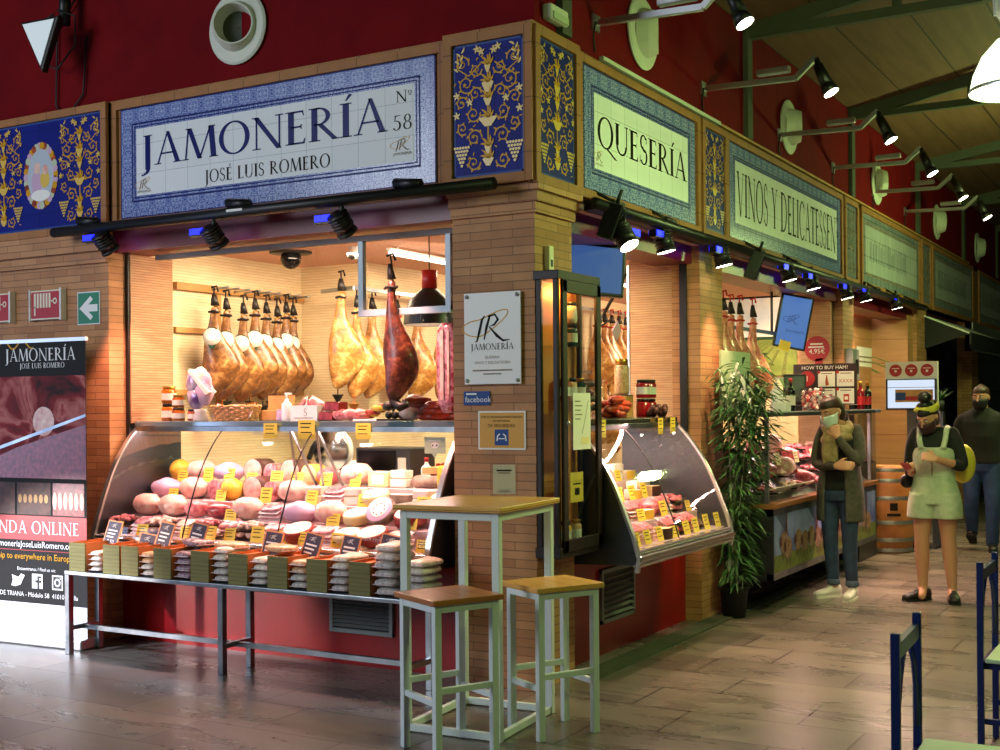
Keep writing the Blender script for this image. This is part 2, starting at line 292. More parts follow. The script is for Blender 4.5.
# ------------------------------------------------------------------ roman capitals
TK, TN = .165, .055
def glyph(ch):
    P = []; serifs = []
    def q(x0, y0, x1, y1, w0, w1=None):
        w1 = w1 or w0; P.append([(x0-w0/2, y0), (x0+w0/2, y0), (x1+w1/2, y1), (x1-w1/2, y1)])
    def hs(x, y, w=.24): P.append([(x-w/2, y-(.035 if y > .5 else 0)), (x+w/2, y-(.035 if y > .5 else 0)), (x+w/2, y+(.035 if y <= .5 else 0)), (x-w/2, y+(.035 if y <= .5 else 0))])
    def st(x, w=TK): q(x, 0, x, 1, w); hs(x, 0, w+.15); hs(x, 1, w+.15)
    def hb(x0, x1, y, tick=0):
        P.append([(x0, y-TN/2), (x1, y-TN/2), (x1, y+TN/2), (x0, y+TN/2)])
        if tick: P.append([(x1-.05, y), (x1, y-.02), (x1+.02, y+tick), (x1-.01, y+tick)])
    def ar(cx, cy, rx, ry, a0, a1, T=TK, t=TN, n=22):
        o = []; i = []
        for k in range(n+1):
            a = radians(a0+(a1-a0)*k/n); o.append((cx+rx*cos(a), cy+ry*sin(a))); i.append((cx+(rx-T)*cos(a), cy+(ry-t)*sin(a)))
        for k in range(n): P.append([o[k], o[k+1], i[k+1], i[k]])
    acc = {'Í': 'I', 'É': 'E'}.get(ch, ch); w = .3
    if acc == 'I': st(.15)
    elif acc == 'J': q(.2, -.12, .2, 1, TK); hs(.2, 1, .28); ar(-.03, -.12, .2975, .2, 0, -85, .12, .05); w = .36
    elif acc == 'L': st(.15); hb(.15, .56, .025, .15); w = .58
    elif acc == 'E': st(.15); hb(.15, .53, .025, .14); hb(.15, .44, .52, .07); hb(.44, .44, .52, -.07); hb(.15, .5, .975, -.13); w = .58
    elif acc == 'N': q(.13, 0, .13, 1, .05); hs(.13, 0); q(.11, 1, .78, -.03, .15); hs(.1, 1, .2); q(.79, 0, .79, 1, .05); hs(.79, 1); w = .9
    elif acc == 'M': q(.08, 0, .17, 1, .05); hs(.08, 0, .2); q(.2, 1, .52, 0, .14); q(.52, 0, .85, 1, .05); q(.95, 0, .87, 1, TK); hs(.95, 0, .27); hs(.16, 1, .16); hs(.9, 1, .2); w = 1.04
    elif acc == 'A': q(.1, 0, .42, 1.03, .05); q(.74, 0, .42, 1.03, .15, .1); hb(.2, .64, .34); hs(.1, 0, .22); hs(.74, 0, .27); w = .84
    elif acc == 'V': q(.4, -.03, .1, 1, .1, .15); q(.42, -.03, .72, 1, .05); hs(.1, 1, .27); hs(.72, 1, .22); w = .82
    elif acc == 'O': ar(.46, .5, .46, .525, 0, 360, .14, .05, 40); w = .92
    elif acc == 'Q': ar(.46, .5, .46, .525, 0, 360, .14, .05, 40); q(1.08, -.26, .5, .03, .16, .16); w = .94
    elif acc == 'C': ar(.46, .5, .46, .525, 48, 312, .14, .05, 30); q(.76, .72, .77, .97, .04); w = .8
    elif acc == 'D': st(.15); ar(.3, .5, .56, .5, -90, 90, .14, .05, 24); hb(.15, .32, .975); hb(.15, .32, .025); w = .9
    elif acc == 'R': st(.15); ar(.26, .735, .32, .265, -90, 90, .12, .045, 18); hb(.15, .28, .975); hb(.15, .28, .495); q(.72, 0, .3, .5, .15); hs(.73, 0, .2); w = .78
    elif acc == 'S': ar(.26, .755, .22, .27, 30, 250, .09, .05, 18); ar(.27, .26, .25, .285, 75, -150, .1, .05, 18); q(.36, .42, .14, .62, .15, .13); q(.45, .74, .45, .95, .03); q(.04, .06, .04, .27, .03); w = .54
    elif acc == 'T': st(.34); hb(.02, .66, .975, -.13); q(.03, .83, .02, 1, .03, .05); w = .68
    elif acc == 'U': q(.15, .3, .15, 1, TK); hs(.15, 1, .28); q(.72, .3, .72, 1, .05); hs(.72, 1, .2); ar(.414, .32, .332, .345, 180, 360, .1, .06, 18); w = .84
    elif acc == 'Y': q(.36, .46, .1, 1, .12, .15); q(.38, .46, .66, 1, .05); q(.37, 0, .37, .5, TK); hs(.37, 0, .28); hs(.1, 1, .26); hs(.66, 1, .2); w = .74
    elif acc == 'º': ar(.16, .8, .14, .17, 0, 360, .05, .03, 18); hb(.04, .28, .56); w = .34
    elif acc == '5': ar(.22, .31, .25, .33, 110, -150, .1, .05, 20); q(.12, .6, .15, 1, .05); hb(.13, .44, .96); w = .52
    elif acc == '8': ar(.25, .75, .19, .26, 0, 360, .08, .045, 22); ar(.25, .26, .24, .28, 0, 360, .09, .045, 22); w = .52
    elif acc == '.': hs(.08, 0, .1); w = .16
    if acc != ch: P.append([(w*.5-.02, 1.07), (w*.5+.03, 1.07), (w*.5+.18, 1.24), (w*.5+.08, 1.26)])
    return w, P
def roman(mb, txt, h, x, y, z, m, width=None, sp=.07, center=False):
    adv = [(.34 if c == ' ' else glyph(c)[0])+sp for c in txt]; tot = sum(adv)-sp; kx = (width/(tot*h)) if width else 1.0
    cx = x-(tot*h*kx/2 if center else 0)
    for c, a in zip(txt, adv):
        if c != ' ':
            for p in glyph(c)[1]:
                pts = [(cx+px*h*kx, y+py*h) for px, py in p]
                ar_ = sum(pts[i][0]*pts[(i+1) % 4][1]-pts[(i+1) % 4][0]*pts[i][1] for i in range(4))
                mb.flat(pts if ar_ > 0 else pts[::-1], z, m)
        cx += a*h*kx
    return mb
# ------------------------------------------------------------------ painted scrollwork for the cobalt tile panels
def leafp(mb, x, y, a, L, w, z, m):
    mb.ribbon([(x+cos(a+.5*(t-.5))*L*t, y+sin(a+.5*(t-.5))*L*t) for t in (0, .2, .45, .7, .9, 1)], [w*.2, w*.8, w, w*.75, w*.35, .001], z, m)
def scroll(mb, x, y, r, a0, turns, sg, w, z, m, cx, sgn):
    n = int(20*turns)+4; f = lambda p: (cx+sgn*p[0], p[1]); raw = []
    for k in range(n+1):
        t = k/n; a = a0+sg*2*pi*turns*t; rr = r*(1-.80*t); raw.append((x+rr*cos(a), y+rr*sin(a)))
    pts = [f(p) for p in raw]; mb.ribbon(pts, [w*(1.1-.5*k/n) for k in range(n+1)], z, m)
    for k in range(2, int(n*.62), 4):
        p, q_ = pts[k], pts[k+1]; a = atan2(q_[1]-p[1], q_[0]-p[0]); leafp(mb, p[0], p[1], a-sg*sgn*.9, r*.42, w*1.5, z+.0005+.0001*k, m)
    for q in range(5): leafp(mb, pts[-1][0], pts[-1][1], q*1.257, r*.26, r*.13, z+.002+.0001*q, m)
def ornament(mb, w, h, z, m, m2, seed=1, dens=1.0):
    rr = random.Random(seed); cx = w/2; u = w*.5; q = u*.035
    mb.ribbon([(cx, h*.07), (cx, h*.9)], q*1.2, z, m)
    for yy, ww, hh in ((.1, .16, .03), (.19, .1, .03), (.40, .26, .035), (.55, .12, .03), (.66, .17, .04), (.8, .09, .03)):
        mb.flat([(cx-u*ww*.35, h*(yy-hh)), (cx+u*ww*.35, h*(yy-hh)), (cx+u*ww, h*(yy+hh*.7)), (cx+u*ww*.9, h*(yy+hh)), (cx-u*ww*.9, h*(yy+hh)), (cx-u*ww, h*(yy+hh*.7))], z+.003, m2)
        for sgn in (-1, 1):
            for e, L in ((.45, .3), (1.0, .24)): leafp(mb, cx, h*(yy+hh*.8), pi/2+sgn*e, u*L, u*.07, z+.0033, m)
    for sgn in (-1, 1):
        for (xx, yy, r, a0, tr, sg) in ((.42, .105, .2, pi, 1.3, 1), (.40, .29, .22, pi, 1.35, -1), (.74, .37, .17, pi*1.3, 1.25, 1), (.42, .47, .21, pi*1.1, 1.3, 1), (.76, .56, .18, pi, 1.3, -1), (.36, .62, .18, pi, 1.25, -1), (.62, .70, .24, pi*1.2, 1.35, 1), (.34, .80, .18, pi, 1.3, 1), (.74, .86, .2, pi*1.1, 1.3, -1)):
            scroll(mb, u*xx, h*yy, u*r, a0, tr, sg, q, z+.0005*rr.random(), m, cx, sgn)
        mb.ribbon([(cx+sgn*u*.2, h*.84), (cx+sgn*u*.55, h*.76), (cx+sgn*u*.85, h*.82), (cx+sgn*u*.88, h*.93)], q, z+.0008, m)
        for k in range(6): leafp(mb, cx+sgn*u*(.86-.02*k), h*(.80+.028*k), pi/2+sgn*(.8 if k % 2 else -.7), u*.17, u*.055, z+.002+.0001*k, m2)
        for (xx, yy) in ((.18, .93), (.3, .95), (.9, .47), (.9, .62), (.52, .56)):
            for k in range(5): leafp(mb, cx+sgn*u*xx, h*yy, k*1.257+.3, u*.11, u*.05, z+.004+.0001*k, m2)
        for r_ in range(6):
            for c_ in range(6-r_): mb.disc(cx+sgn*u*.76+(c_-(5-r_)/2)*u*.08, h*.225-r_*u*.09, u*.038, None, z+.0045, m2, 8)
        for k in range(int(16*dens)):
            x, y, a = u*(.1+.82*rr.random()), h*(.04+.92*rr.random()), rr.random()*6.28; leafp(mb, cx+sgn*x, y, a if sgn > 0 else pi-a, u*.1, u*.035, z+.001+.00002*k, m)
# ================================================================== SETTING
ZC, ZF0, ZF1 = 2.77, 2.86, 3.73      # stall ceiling, frieze band
CORE = -2.64; YB = 2.05; YEND = 20.0
b = MB('floor'); b.rect(-9, -9, 9, 24, 0); struct(b.build('floor'))
b = MB('mat_green'); b.box((.0, .46, .0), (.16, 6.6, .012)); struct(b.build('kerb_strip'))
b = MB('brick'); b.box((-9, .0, 0), (-3.365, .35, ZF0)); b.box((-9, -.03, 2.62), (-3.35, .0, 2.70)); b.box((-9, -.06, 2.70), (-3.34, .0, ZF0)); struct(b.build('wall_left'))
def pillar(x0, y0, x1, y1, cor=True):
    b = MB('brick'); b.box((x0, y0, 0), (x1, y1, ZF0))
    if cor:
        for k, z in enumerate((2.68, 2.74, 2.80)):
            e = .02*(k+1); b.box((x0-.002*k, y0-e, z), (x1+e, y1+e*.6, z+.062))
    return struct(b.build('brick_pillar'))
pillar(-.54, .0, .0, .46)
pillar(-.22, 2.55, .0, 3.03, False); pillar(-.22, 6.6, .0, 7.03, False); pillar(-.22, 10.2, .0, 10.8, False); pillar(-.22, 14.3, .0, 14.9, False)
# upper red wall with the roof line
b = MB('red_wall'); b.box((-9, .02, ZF1-.05), (0, .3, 6.6)); struct(b.build('wall_front'))
b = MB('red_wall'); b.box((-.3, .3, ZF1-.05), (0, YEND, 4.66)); struct(b.build('wall_right'))
b = MB('plain_back' if 0 else 'black'); b.box((-6, YEND, 0), (9, YEND+.2, 7)); struct(b.build('wall_far'))
b = MB('roof_wood'); z0, z1 = 4.66, 4.66+.165*9
b.loft([[(-.3, .1, z0-.05), (9, .1, z1), (9, .1, z1+.08), (-.3, .1, z0+.04)], [(-.3, YEND, z0-.05), (9, YEND, z1), (9, YEND, z1+.08), (-.3, YEND, z0+.04)]], None, True, True, False); struct(b.build('ceiling'))
for i, y in enumerate((.35, 3.62, 6.93, 10.24, 13.55, 16.86)):
    b = MB('roof_beam'); b.bar((.0, y, 4.66-.05), (8.6, y, 4.66+.165*8.6-.05), .08, .12); b.bar((0, y, 4.585), (8.6, y, 4.585), .07, .07)
    for x in (1.2, 2.6, 4.2, 5.8): b.bar((x, y, 4.585), (x, y, 4.62+.165*x), .06, .06)
    b.bar((.02, y, 3.75), (.02, y, 4.66), .12, .04); struct(b.build('roof_truss'))
# interior of the stall
b = MB('cream'); b.rect(-3.5, .16, 0, 7.0, 0); b.v = [V3((p.x, p.y, ZC)) for p in b.v]; b.f = [f[::-1] for f in b.f]; struct(b.build('stall_ceiling'))
bpy.data.objects['stall_ceiling'].data.materials[0] = M['stall_ceil'] = plain('stall_ceil', '#dfb39c', .7, c2='#d2a189', scale=40, bump=.3)
b = MB('rib_cream'); b.box((-3.45, .35, 0), (-3.33, YB+.1, ZC)); struct(b.build('wall_west'))
b = MB('rib_cream'); b.box((-3.34, YB, 0), (CORE, YB+.1, ZC)); b.box((CORE-.1, YB+.1, 0), (CORE, 10, ZC)); struct(b.build('wall_core'))
b = MB('rib_cream'); b.box((-6, 10, 0), (-.1, 10.2, ZC)); struct(b.build('wall_back'))
# ribbed returns beside the openings, shutter guides, red shutter boxes
def trim(n, b): return struct(b.build('trim_%d' % n))
b = MB('rib_wood'); b.box((-3.365, .165, 1.5), (-3.325, .57, 2.69)); trim(1, b)
b = MB('rib_wood'); b.box((-.57, 2.56, 1.5), (-.125, 2.62, 2.69)); trim(2, b)
b = MB('rib_wood'); b.box((-.42, 6.5, .9), (-.1, 6.62, 2.69)); trim(3, b)
b = MB('aluminium'); b.box((-.585, 2.55, 1.5), (-.568, 2.625, 2.66)); trim(4, b)
b = MB('black'); b.box((-3.40, .15, .5), (-3.335, .20, 2.75)); trim(5, b)
b = MB('black'); b.box((-.155, 2.535, .5), (-.10, 2.56, 2.75)); trim(6, b)
b = MB('black'); b.box((-.155, 6.575, .5), (-.1, 6.61, 2.75)); trim(7, b)
def red_box(n, a, c):
    b = MB('red_box'); b.box(a, c)
    for k in range(2): pass
    trim(n, b)
red_box(8, (-3.365, .04, 2.69), (-.54, .34, ZF0)); red_box(9, (-.36, .46, 2.64), (-.06, 2.55, ZF0)); red_box(10, (-.36, 3.03, 2.64), (-.06, 6.6, ZF0)); red_box(11, (-.36, 7.03, 2.64), (-.06, 10.2, ZF0))
# red counter bases
b = MB('red_gloss'); b.box((-3.365, .11, 0), (-.54, .2, .70)); struct(b.build('wall_base_front'))
b = MB('red_gloss'); b.box((-.22, .46, 0), (-.13, 2.56, .70)); struct(b.build('wall_base_right'))
b = MB('black'); b.box((-.3, 3.0, 0), (-.14, 6.7, .75)); struct(b.build('wall_base_deli'))
# third stall: closed with pale wood boards
b = MB('stall_wood'); b.box((-.6, 7.03, 0), (-.5, 10.2, 2.7)); struct(b.build('wall_stall'))
b = MB('stall_wood'); b.box((-.6, 9.9, 0), (-.05, 10.2, 2.7)); struct(b.build('wall_stall_end'))
b = MB('tube'); b.m = M['aluminium']; b.cyl((-.46, 8.35, 1.4), (-.46, 8.35, 2.7), .03); trim(12, b)
# fourth stall: dark, with rolled shutter
b = MB('black'); b.box((-.5, 10.8, 0), (-.4, 14.3, 2.8)); struct(b.build('wall_dark'))
b = MB('shutter')
for k in range(32): b.box((-.1-.0, 14.9, k*.085), (-.06+.02*(k % 2), YEND, k*.085+.08))
struct(b.build('door_1'))
b = MB('tile_silver'); b.box((-.2, 10.8, 2.86), (-.02, YEND, 2.9)); b.box((-.1, 14.3, 2.4), (.02, YEND, 2.86), 'aluminium'); trim(13, b)

# ------------------------------------------------------------------ the frieze: brown tile frames and signs
def frame_mb(T, w, h, bw, d, m='frieze_brown'):
    b = MB(m); b.T = T
    for x0, y0, x1, y1 in ((0, 0, w, bw), (0, h-bw, w, h), (0, bw, bw, h-bw), (w-bw, bw, w, h-bw)): b.box((x0, y0, -.02), (x1, y1, d))
    b.box((0, 0, -.03), (w, h, -.002)); return b
def sign(T, w, h, bw, label, texts, face='tile_white', border='tile_border', ink='ink_blue', fr=(.08, .06)):
    t = tag(MB('black').build('tile_sign') if 0 else thing('tile_sign', label, 'sign'), label, 'sign')
    fx, fy = fr; F2 = T @ Matrix.Translation((-fx, -fy, 0)); frame_mb(F2, w+2*fx, h+2*fy, min(fx, fy)*.96, .02).build('frame', t)
    b = MB(border); b.T = T
    for x0, y0, x1, y1 in ((0, 0, w, bw), (0, h-bw, w, h), (0, bw, bw, h-bw), (w-bw, bw, w, h-bw)): b.box((x0, y0, 0), (x1, y1, .008))
    for e, k in ((0, .008), (bw*.72, .012), (bw*.88, .008)):
        x0, y0, x1, y1 = e, e, w-e, h-e
        for r in ((x0, y0, x1, y0+k), (x0, y1-k, x1, y1), (x0, y0, x0+k, y1), (x1-k, y0, x1, y1)): b.rect(*r, .0085, ink)
    b.build('border', t)
    b = MB(face); b.T = T; b.box((bw, bw, 0), (w-bw, h-bw, .008)); texts(b); b.build('face', t); return t
def logo(b, x, y, s, z, m='rind_grey', m2='gold_ink'):
    """the ham-shaped monogram: a swash J R inside a tilted ham outline"""
    b.ribbon([(x+s*(.42*cos(a)*1.2*(1 if cos(a) < 0 else 1.5)+.1), y+s*(.32+.2*sin(a)+.42*max(cos(a), 0)*.9)) for a in [2*pi*k/26 for k in range(27)]], s*.025, z, m2)
    b.ribbon([(x-.05*s, y), (x+.0*s, y+.02*s), (x+.07*s, y+.25*s), (x+.14*s, y+.52*s), (x+.22*s, y+.62*s)], [s*.02, s*.04, s*.07, s*.06, s*.03], z+.0005, m)
    b.ribbon([(x+.2*s, y+.05*s), (x+.27*s, y+.35*s), (x+.36*s, y+.62*s)], [s*.03, s*.07, s*.05], z+.0005, m)
    b.ribbon([(x+.3*s, y+.6*s), (x+.5*s, y+.64*s), (x+.58*s, y+.52*s), (x+.48*s, y+.4*s), (x+.34*s, y+.36*s), (x+.55*s, y+.14*s), (x+.72*s, y+.02*s), (x+.9*s, y+.04*s)], [s*.03, s*.05, s*.07, s*.05, s*.03, s*.07, s*.05, s*.015], z+.0005, m)
def t_jam(b):
    z = .0095
    roman(b, 'JAMONERÍA', .207, .20, .342, z, 'ink_blue', 2.03); roman(b, 'JOSÉ LUIS ROMERO', .083, .775, .176, z, 'ink', 1.03, .1)
    roman(b, 'Nº', .066, 2.30, .505, z, 'ink', .115); roman(b, '58', .088, 2.275, .34, z, 'ink', .14)
    logo(b, .18, .185, .11, z); b.text('JAMONERIA', .025, .22, .165, z, 'rind_grey'); logo(b, 2.30, .215, .11, z); b.text('JAMONERIA', .025, 2.345, .19, z, 'rind_grey')
SZ0, SH = 2.903, .752
sign(FR(-3.22, -.005, SZ0), 2.58, SH, .148, 'white and blue tile sign over the left window reading JAMONERÍA', t_jam, fr=(.085, .055))
def t_ques(b): roman(b, 'QUESERÍA', .19, .19, .29, .0095, 'ink', 1.46); logo(b, .17, .19, .1, .0095); b.text('JAMONERIA', .022, .21, .168, .0095, 'rind_grey')
sign(RT(.005, .609, SZ0), 1.837, SH, .145, 'white and blue tile sign reading QUESERÍA, right of the corner pillar', t_ques, fr=(.085, .055))
def t_vin(b): roman(b, 'VINOS Y DELICATESSEN', .345, .17, .2, .0095, 'ink', 2.93, .09); b.text('Nº', .09, 3.17, .5, .0095, 'ink'); b.text('58', .09, 3.17, .36, .0095, 'ink')
sign(RT(.005, 3.182, SZ0), 3.286, SH, .13, 'long white tile sign reading VINOS Y DELICATESSEN', t_vin, fr=(.085, .055))
def t_far(s_, n):
    def f(b):
        for k in range(len(s_)): pass
        rr = random.Random(len(s_)); [b.rect(.3+.075*k, .24+.03*rr.random(), .3+.075*k+.02+.02*rr.random(), .42+.1*rr.random(), .0095, 'tile_silver') for k in range(int(n/.075))]
    return f
sign(RT(.005, 7.4, SZ0), 2.88, SH, .12, 'faded grey tile sign with worn lettering, next past VINOS Y DELICATESSEN', t_far('FRUTAS', 1.9), 'tile_grey', 'tile_silver', 'rind_grey')
sign(RT(.005, 11.26, SZ0), 3.05, SH, .12, 'faded grey tile sign above the black awning', t_far('PESCADERIA', 2.2), 'tile_grey', 'tile_silver', 'rind_grey')
sign(RT(.005, 15.0, SZ0), 3.1, SH, .12, 'faded grey tile sign farthest along the right frieze', t_far('CARNES', 2.0), 'tile_grey', 'tile_silver', 'rind_grey')
def cobalt(T, w, h, label, seed, fx=.06, medal=False, dens=1, m1='gold_ink', m2='gold_lt', base='tile_cobalt'):
    t = thing('tile_mural', label, 'tile mural')
    frame_mb(T @ Matrix.Translation((-fx, -.055, 0)), w+2*fx, h+.11, .052, .025).build('frame', t)
    b = MB(base); b.T = T; b.box((0, 0, 0), (w, h, .008))
    for r in ((0, 0, w, .012), (0, h-.012, w, h), (0, 0, .012, h), (w-.012, 0, w, h)): b.rect(*r, .0085, 'fb_blue')
    if not medal: ornament(b, w, h, .0095, m1, m2, seed, dens)
    else:
        for x0 in (.02, w-.44):
            sub = MB(); ornament(sub, .42, h, .0095, m1, m2, seed+int(x0*10), dens); sub.v = [V3((p.x+x0, p.y, p.z)) for p in sub.v]
            for f, k in zip(sub.f, sub.mi): b.add([sub.v[i] for i in f], [tuple(range(len(f)))], sub.mats[k])
        cx, cy = w*.5, h*.5; b.disc(cx, cy, .175, .235, .0115, 'gold_lt', 40)
        for k in range(34):
            a = 2*pi*k/34; b.disc(cx+.155*cos(a), cy+.215*sin(a), .026, .026, .0122+.0001*(k % 3), ('gold_ink', 'lilac', 'board_green', 'sausage')[k % 4], 10)
        b.disc(cx, cy, .135, .19, .0126, 'medal_sky', 36)
        b.disc(cx-.04, cy-.05, .055, .09, .0130, 'lilac', 20); b.disc(cx-.035, cy+.055, .034, .042, .0133, 'meat_pale', 16); b.disc(cx+.045, cy-.03, .05, .06, .0131, 'gold_lt', 20); b.disc(cx+.05, cy+.04, .032, .036, .0134, 'meat_pale', 16); b.disc(cx, cy-.14, .1, .04, .0135, 'paper', 20)
    b.build('painted_tiles', t); return t
M['gold_lt'] = plain('gold_lt', '#e0bb55', .35); M['medal_sky'] = plain('medal_sky', '#b9c4cf', .3)
cobalt(FR(-4.61, -.045, SZ0-.015), 1.26, SH+.02, 'cobalt tile panel with gold scrolls around an oval medallion, left of the JAMONERÍA sign', 5, .045, True)
# corner pillar head (the frieze box that carries two cobalt panels)
b = MB('frieze_brown'); b.box((-.55, -.075, ZF0), (.035, .52, ZF1)); struct(b.build('frieze_block'))
b = MB('frieze_brown'); b.box((-9, .0, ZF0), (-.54, .3, ZF1)); b.box((-.3, .5, ZF0), (0, YEND, ZF1)); struct(b.build('frieze_band'))
cobalt(FR(-.47, -.078, SZ0-.005), .455, SH, 'cobalt tile panel of gold scrolls on the front of the corner pillar', 21)
cobalt(RT(.038, -.02, SZ0-.015), .43, SH+.01, 'cobalt tile panel of gold scrolls on the shaded side of the corner pillar', 22)
cobalt(RT(.005, 2.63, SZ0), .42, SH, 'narrow cobalt tile panel between the QUESERÍA and VINOS signs', 23)
cobalt(RT(.005, 6.68, SZ0), .42, SH, 'narrow dark tile panel just past the VINOS Y DELICATESSEN sign', 24, base='tile_silver', dens=.3, m1='rind_grey', m2='rind_grey')
cobalt(RT(.005, 10.5, SZ0), .5, SH, 'narrow dark tile panel above the second grey brick pillar', 25, base='tile_silver', dens=.3, m1='rind_grey', m2='rind_grey')
b = MB('vent_white'); b.box((-.02, .86, ZF1), (.03, 2.95, ZF1+.025)); tag(b.build('cable_duct'), 'thin white cable duct along the top of the QUESERÍA frieze', 'cable duct')
b = MB('light_wood'); b.box((-.02, 2.96, ZF1), (.025, 14, ZF1+.02)); struct(b.build('trim_14'))
# ================================================================== FIXTURES ON THE OUTSIDE
# black light bars
b = MB('black'); b.cyl((-3.68, -.2, 2.825), (-.14, -.2, 2.825), .035, None, None, 10); b.box((-3.6, -.19, 2.80), (-.2, -.14, 2.85))
for x in (-3.35, -2.0, -.72): b.cyl((x, -.2, 2.86), (x-.12, -.0, 2.93), .02, None, None, 8); b.cyl((x+.09, -.19, 2.87), (x-.09, -.19, 2.89), .03, None, None, 8)
b.box((-2.06, -.237, 2.825), (-1.93, -.234, 2.84), 'white')
tag(b.build('light_bar'), 'long black light bar under the JAMONERÍA sign', 'light bar')
b = MB('black'); b.cyl((.13, .5, 2.79), (.13, 10.1, 2.79), .035, None, None, 10); b.box((.04, .55, 2.76), (.13, 10.0, 2.82))
for y in (.85, 1.7, 3.6, 4.6, 7.6, 8.5, 9.4): b.cyl((.13, y, 2.83), (.0, y-.1, 2.91), .012, None, None, 8); b.cyl((.12, y+.08, 2.835), (.12, y-.08, 2.838), .018, None, None, 8)
tag(b.build('light_bar'), 'long black light bar under the signs of the right frieze', 'light bar')
def barspot(p, label, aim, inward):
    """track spotlight: stem, finned black head with bright lens, blue glowing driver strip"""
    t = thing('spotlight', label, 'spotlight', p, 0, 'spotlights on the black light bars')
    d = V3(aim).normalized(); b = MB('black'); b.cyl((0, 0, .13), (0, 0, .04), .014); b.box((-.02, -.02, -.01), (.02, .02, .05)); b.build('stem', t)
    b = MB('black'); b.cyl(-d*.05, d*.055, .05, .062, None, 16)
    for k in range(5): b.cyl(-d*(.055-.02*k), -d*(.062-.02*k), .066, None, None, 16)
    b.cyl(d*.055, d*.075, .066, .068, None, 16); b.build('head', t)
    b = MB('lamp_spot'); b.cyl(d*.0755, d*.0765, .06, None, None, 16); b.build('lens', t)
    b = MB('black'); q = V3(inward); b.bar(q*.05+V3((0, 0, .03)), q*.19+V3((0, 0, .03)), .05, .05)
    s = q.cross(V3((0, 0, 1))); 
    for e in (-1, 1): b.bar(q*.07+s*(.027*e)+V3((0, 0, .035)), q*.18+s*(.027*e)+V3((0, 0, .035)), .006, .036, 'led_blue')
    b.build('driver', t); return t
nm = ['leftmost spotlight on the front light bar, beside the wall with the arrow sign', 'middle spotlight on the front light bar, over the hanging hams', 'spotlight nearest the corner on the front light bar']
for i, (px, py) in enumerate(((105, 242), (214, 236), (342, 223))):
    p = ony(px, py, -.2); barspot((p.x, -.2, p.z), nm[i], (.1, .62, -.72), (-1, 0, 0))
rs = [(664, 241), (722, 256), (788, 272), (812, 281), (846, 291), (865, 294), (896, 302)]
nr = ['over the right glass case', 'above the potted bamboo', 'over the hanging screen', 'just past the hanging screen', 'by the second grey pillar', 'just past the second grey pillar', 'at the far end of the row']
for i, (px, py) in enumerate(rs):
    p = onx(px, py, .13); barspot((.13, p.y, p.z), 'black spotlight on the right light bar, %s' % nr[i], (.2, .1, -.95), (0, -1, 0))
for i, (px, py, lab) in enumerate(((608, 222, 'black box speaker hung beside the corner pillar, under QUESERÍA'), (752, 266, 'black box speaker hung from the right light bar before the screen'))):
    p = onx(px, py, .13); t = thing('loudspeaker', lab, 'loudspeaker', (.15, p.y, p.z), .3, None, (.0, .35, .3))
    b = MB('black'); b.box((-.05, -.05, -.11), (.05, .05, .11)); b.build('body', t, None, None, .008); b = MB('black_gloss'); b.box((.05, -.04, -.1), (.054, .04, .1)); b.build('grille', t); b = MB('black'); b.cyl((0, 0, .1), (0, 0, .2), .012); b.build('bracket', t)
    if i == 0: barspot((.2, p.y+.08, p.z-.08), 'small black spotlight clamped under the box speaker by the corner pillar', (.5, -.1, -.8), (0, 1, 0))
# arm lamps on the red wall
for i, y in enumerate((.8, 2.645, 4.5, 6.25, 7.91, 9.55)):
    t = thing('arm_lamp', 'spotlight on a bent grey wall arm, %s from the corner' % ORD[i], 'wall lamp', (0, y, 3.945), 0, 'arm lamps along the red wall')
    b = MB('aluminium'); b.bar((0, 0, 0), (.70, 0, -.02), .04, .036); b.bar((.70, 0, -.02), (.85, 0, .11), .036, .036); b.box((-.005, -.05, -.05), (.012, .05, .05)); b.build('arm', t)
    b = MB('aluminium'); b.box((.42, -.03, .03), (.66, .03, .075)); b.build('ballast', t, None, None, .006)
    b = MB('black'); b.cyl((.85, 0, .10), (.87, 0, .03), .02); b.cyl((.86, 0, .05), (.93, 0, -.10), .035, .045, None, 14); b.cyl((.92, 0, -.09), (.955, 0, -.155), .045, .062, None, 16); b.build('lamp_head', t)
    b = MB('lamp_spot'); b.cyl((.9555, 0, -.1555), (.9575, 0, -.159), .054, None, None, 16); b.build('lens', t)
    b = MB('cable'); b.tube([(.02, -.03, 0), (.01, -.04, -.1), (.015, -.03, -.19)], .006, None, 6); b.build('cable', t)
# round air outlets
def outlet(T, label):
    t = thing('air_outlet', label, 'air outlet'); t.matrix_world = T
    b = MB('vent_white'); b.lathe([(.235, 0), (.24, .012), (.225, .022), (.16, .026), (.15, .02)], None, 40, (0, 0, 0), False, False); b.build('flange', t)
    b = MB('vent_white'); b.T = Matrix.Rotation(radians(22), 4, 'Y'); b.lathe([(.165, -.03), (.158, .05), (.135, .11), (.125, .11), (.115, .05), (.105, .0)], None, 40, (0, 0, 0), False, False); b.build('nozzle', t)
    b = MB('roof_beam'); b.T = Matrix.Rotation(radians(22), 4, 'Y'); b.lathe([(.004, .0), (.106, .001)], None, 28, (0, 0, 0), False, False); b.build('duct', t)
outlet(FR(-2.17, .012, 4.06), 'round white air outlet on the red wall above JAMONERÍA')
for i, y in enumerate((1.5, 4.75, 8.05, 11.5, 14.8)): outlet(RT(.008, y, 4.06), 'round air outlet on the side red wall, %s from the corner' % ORD[i])
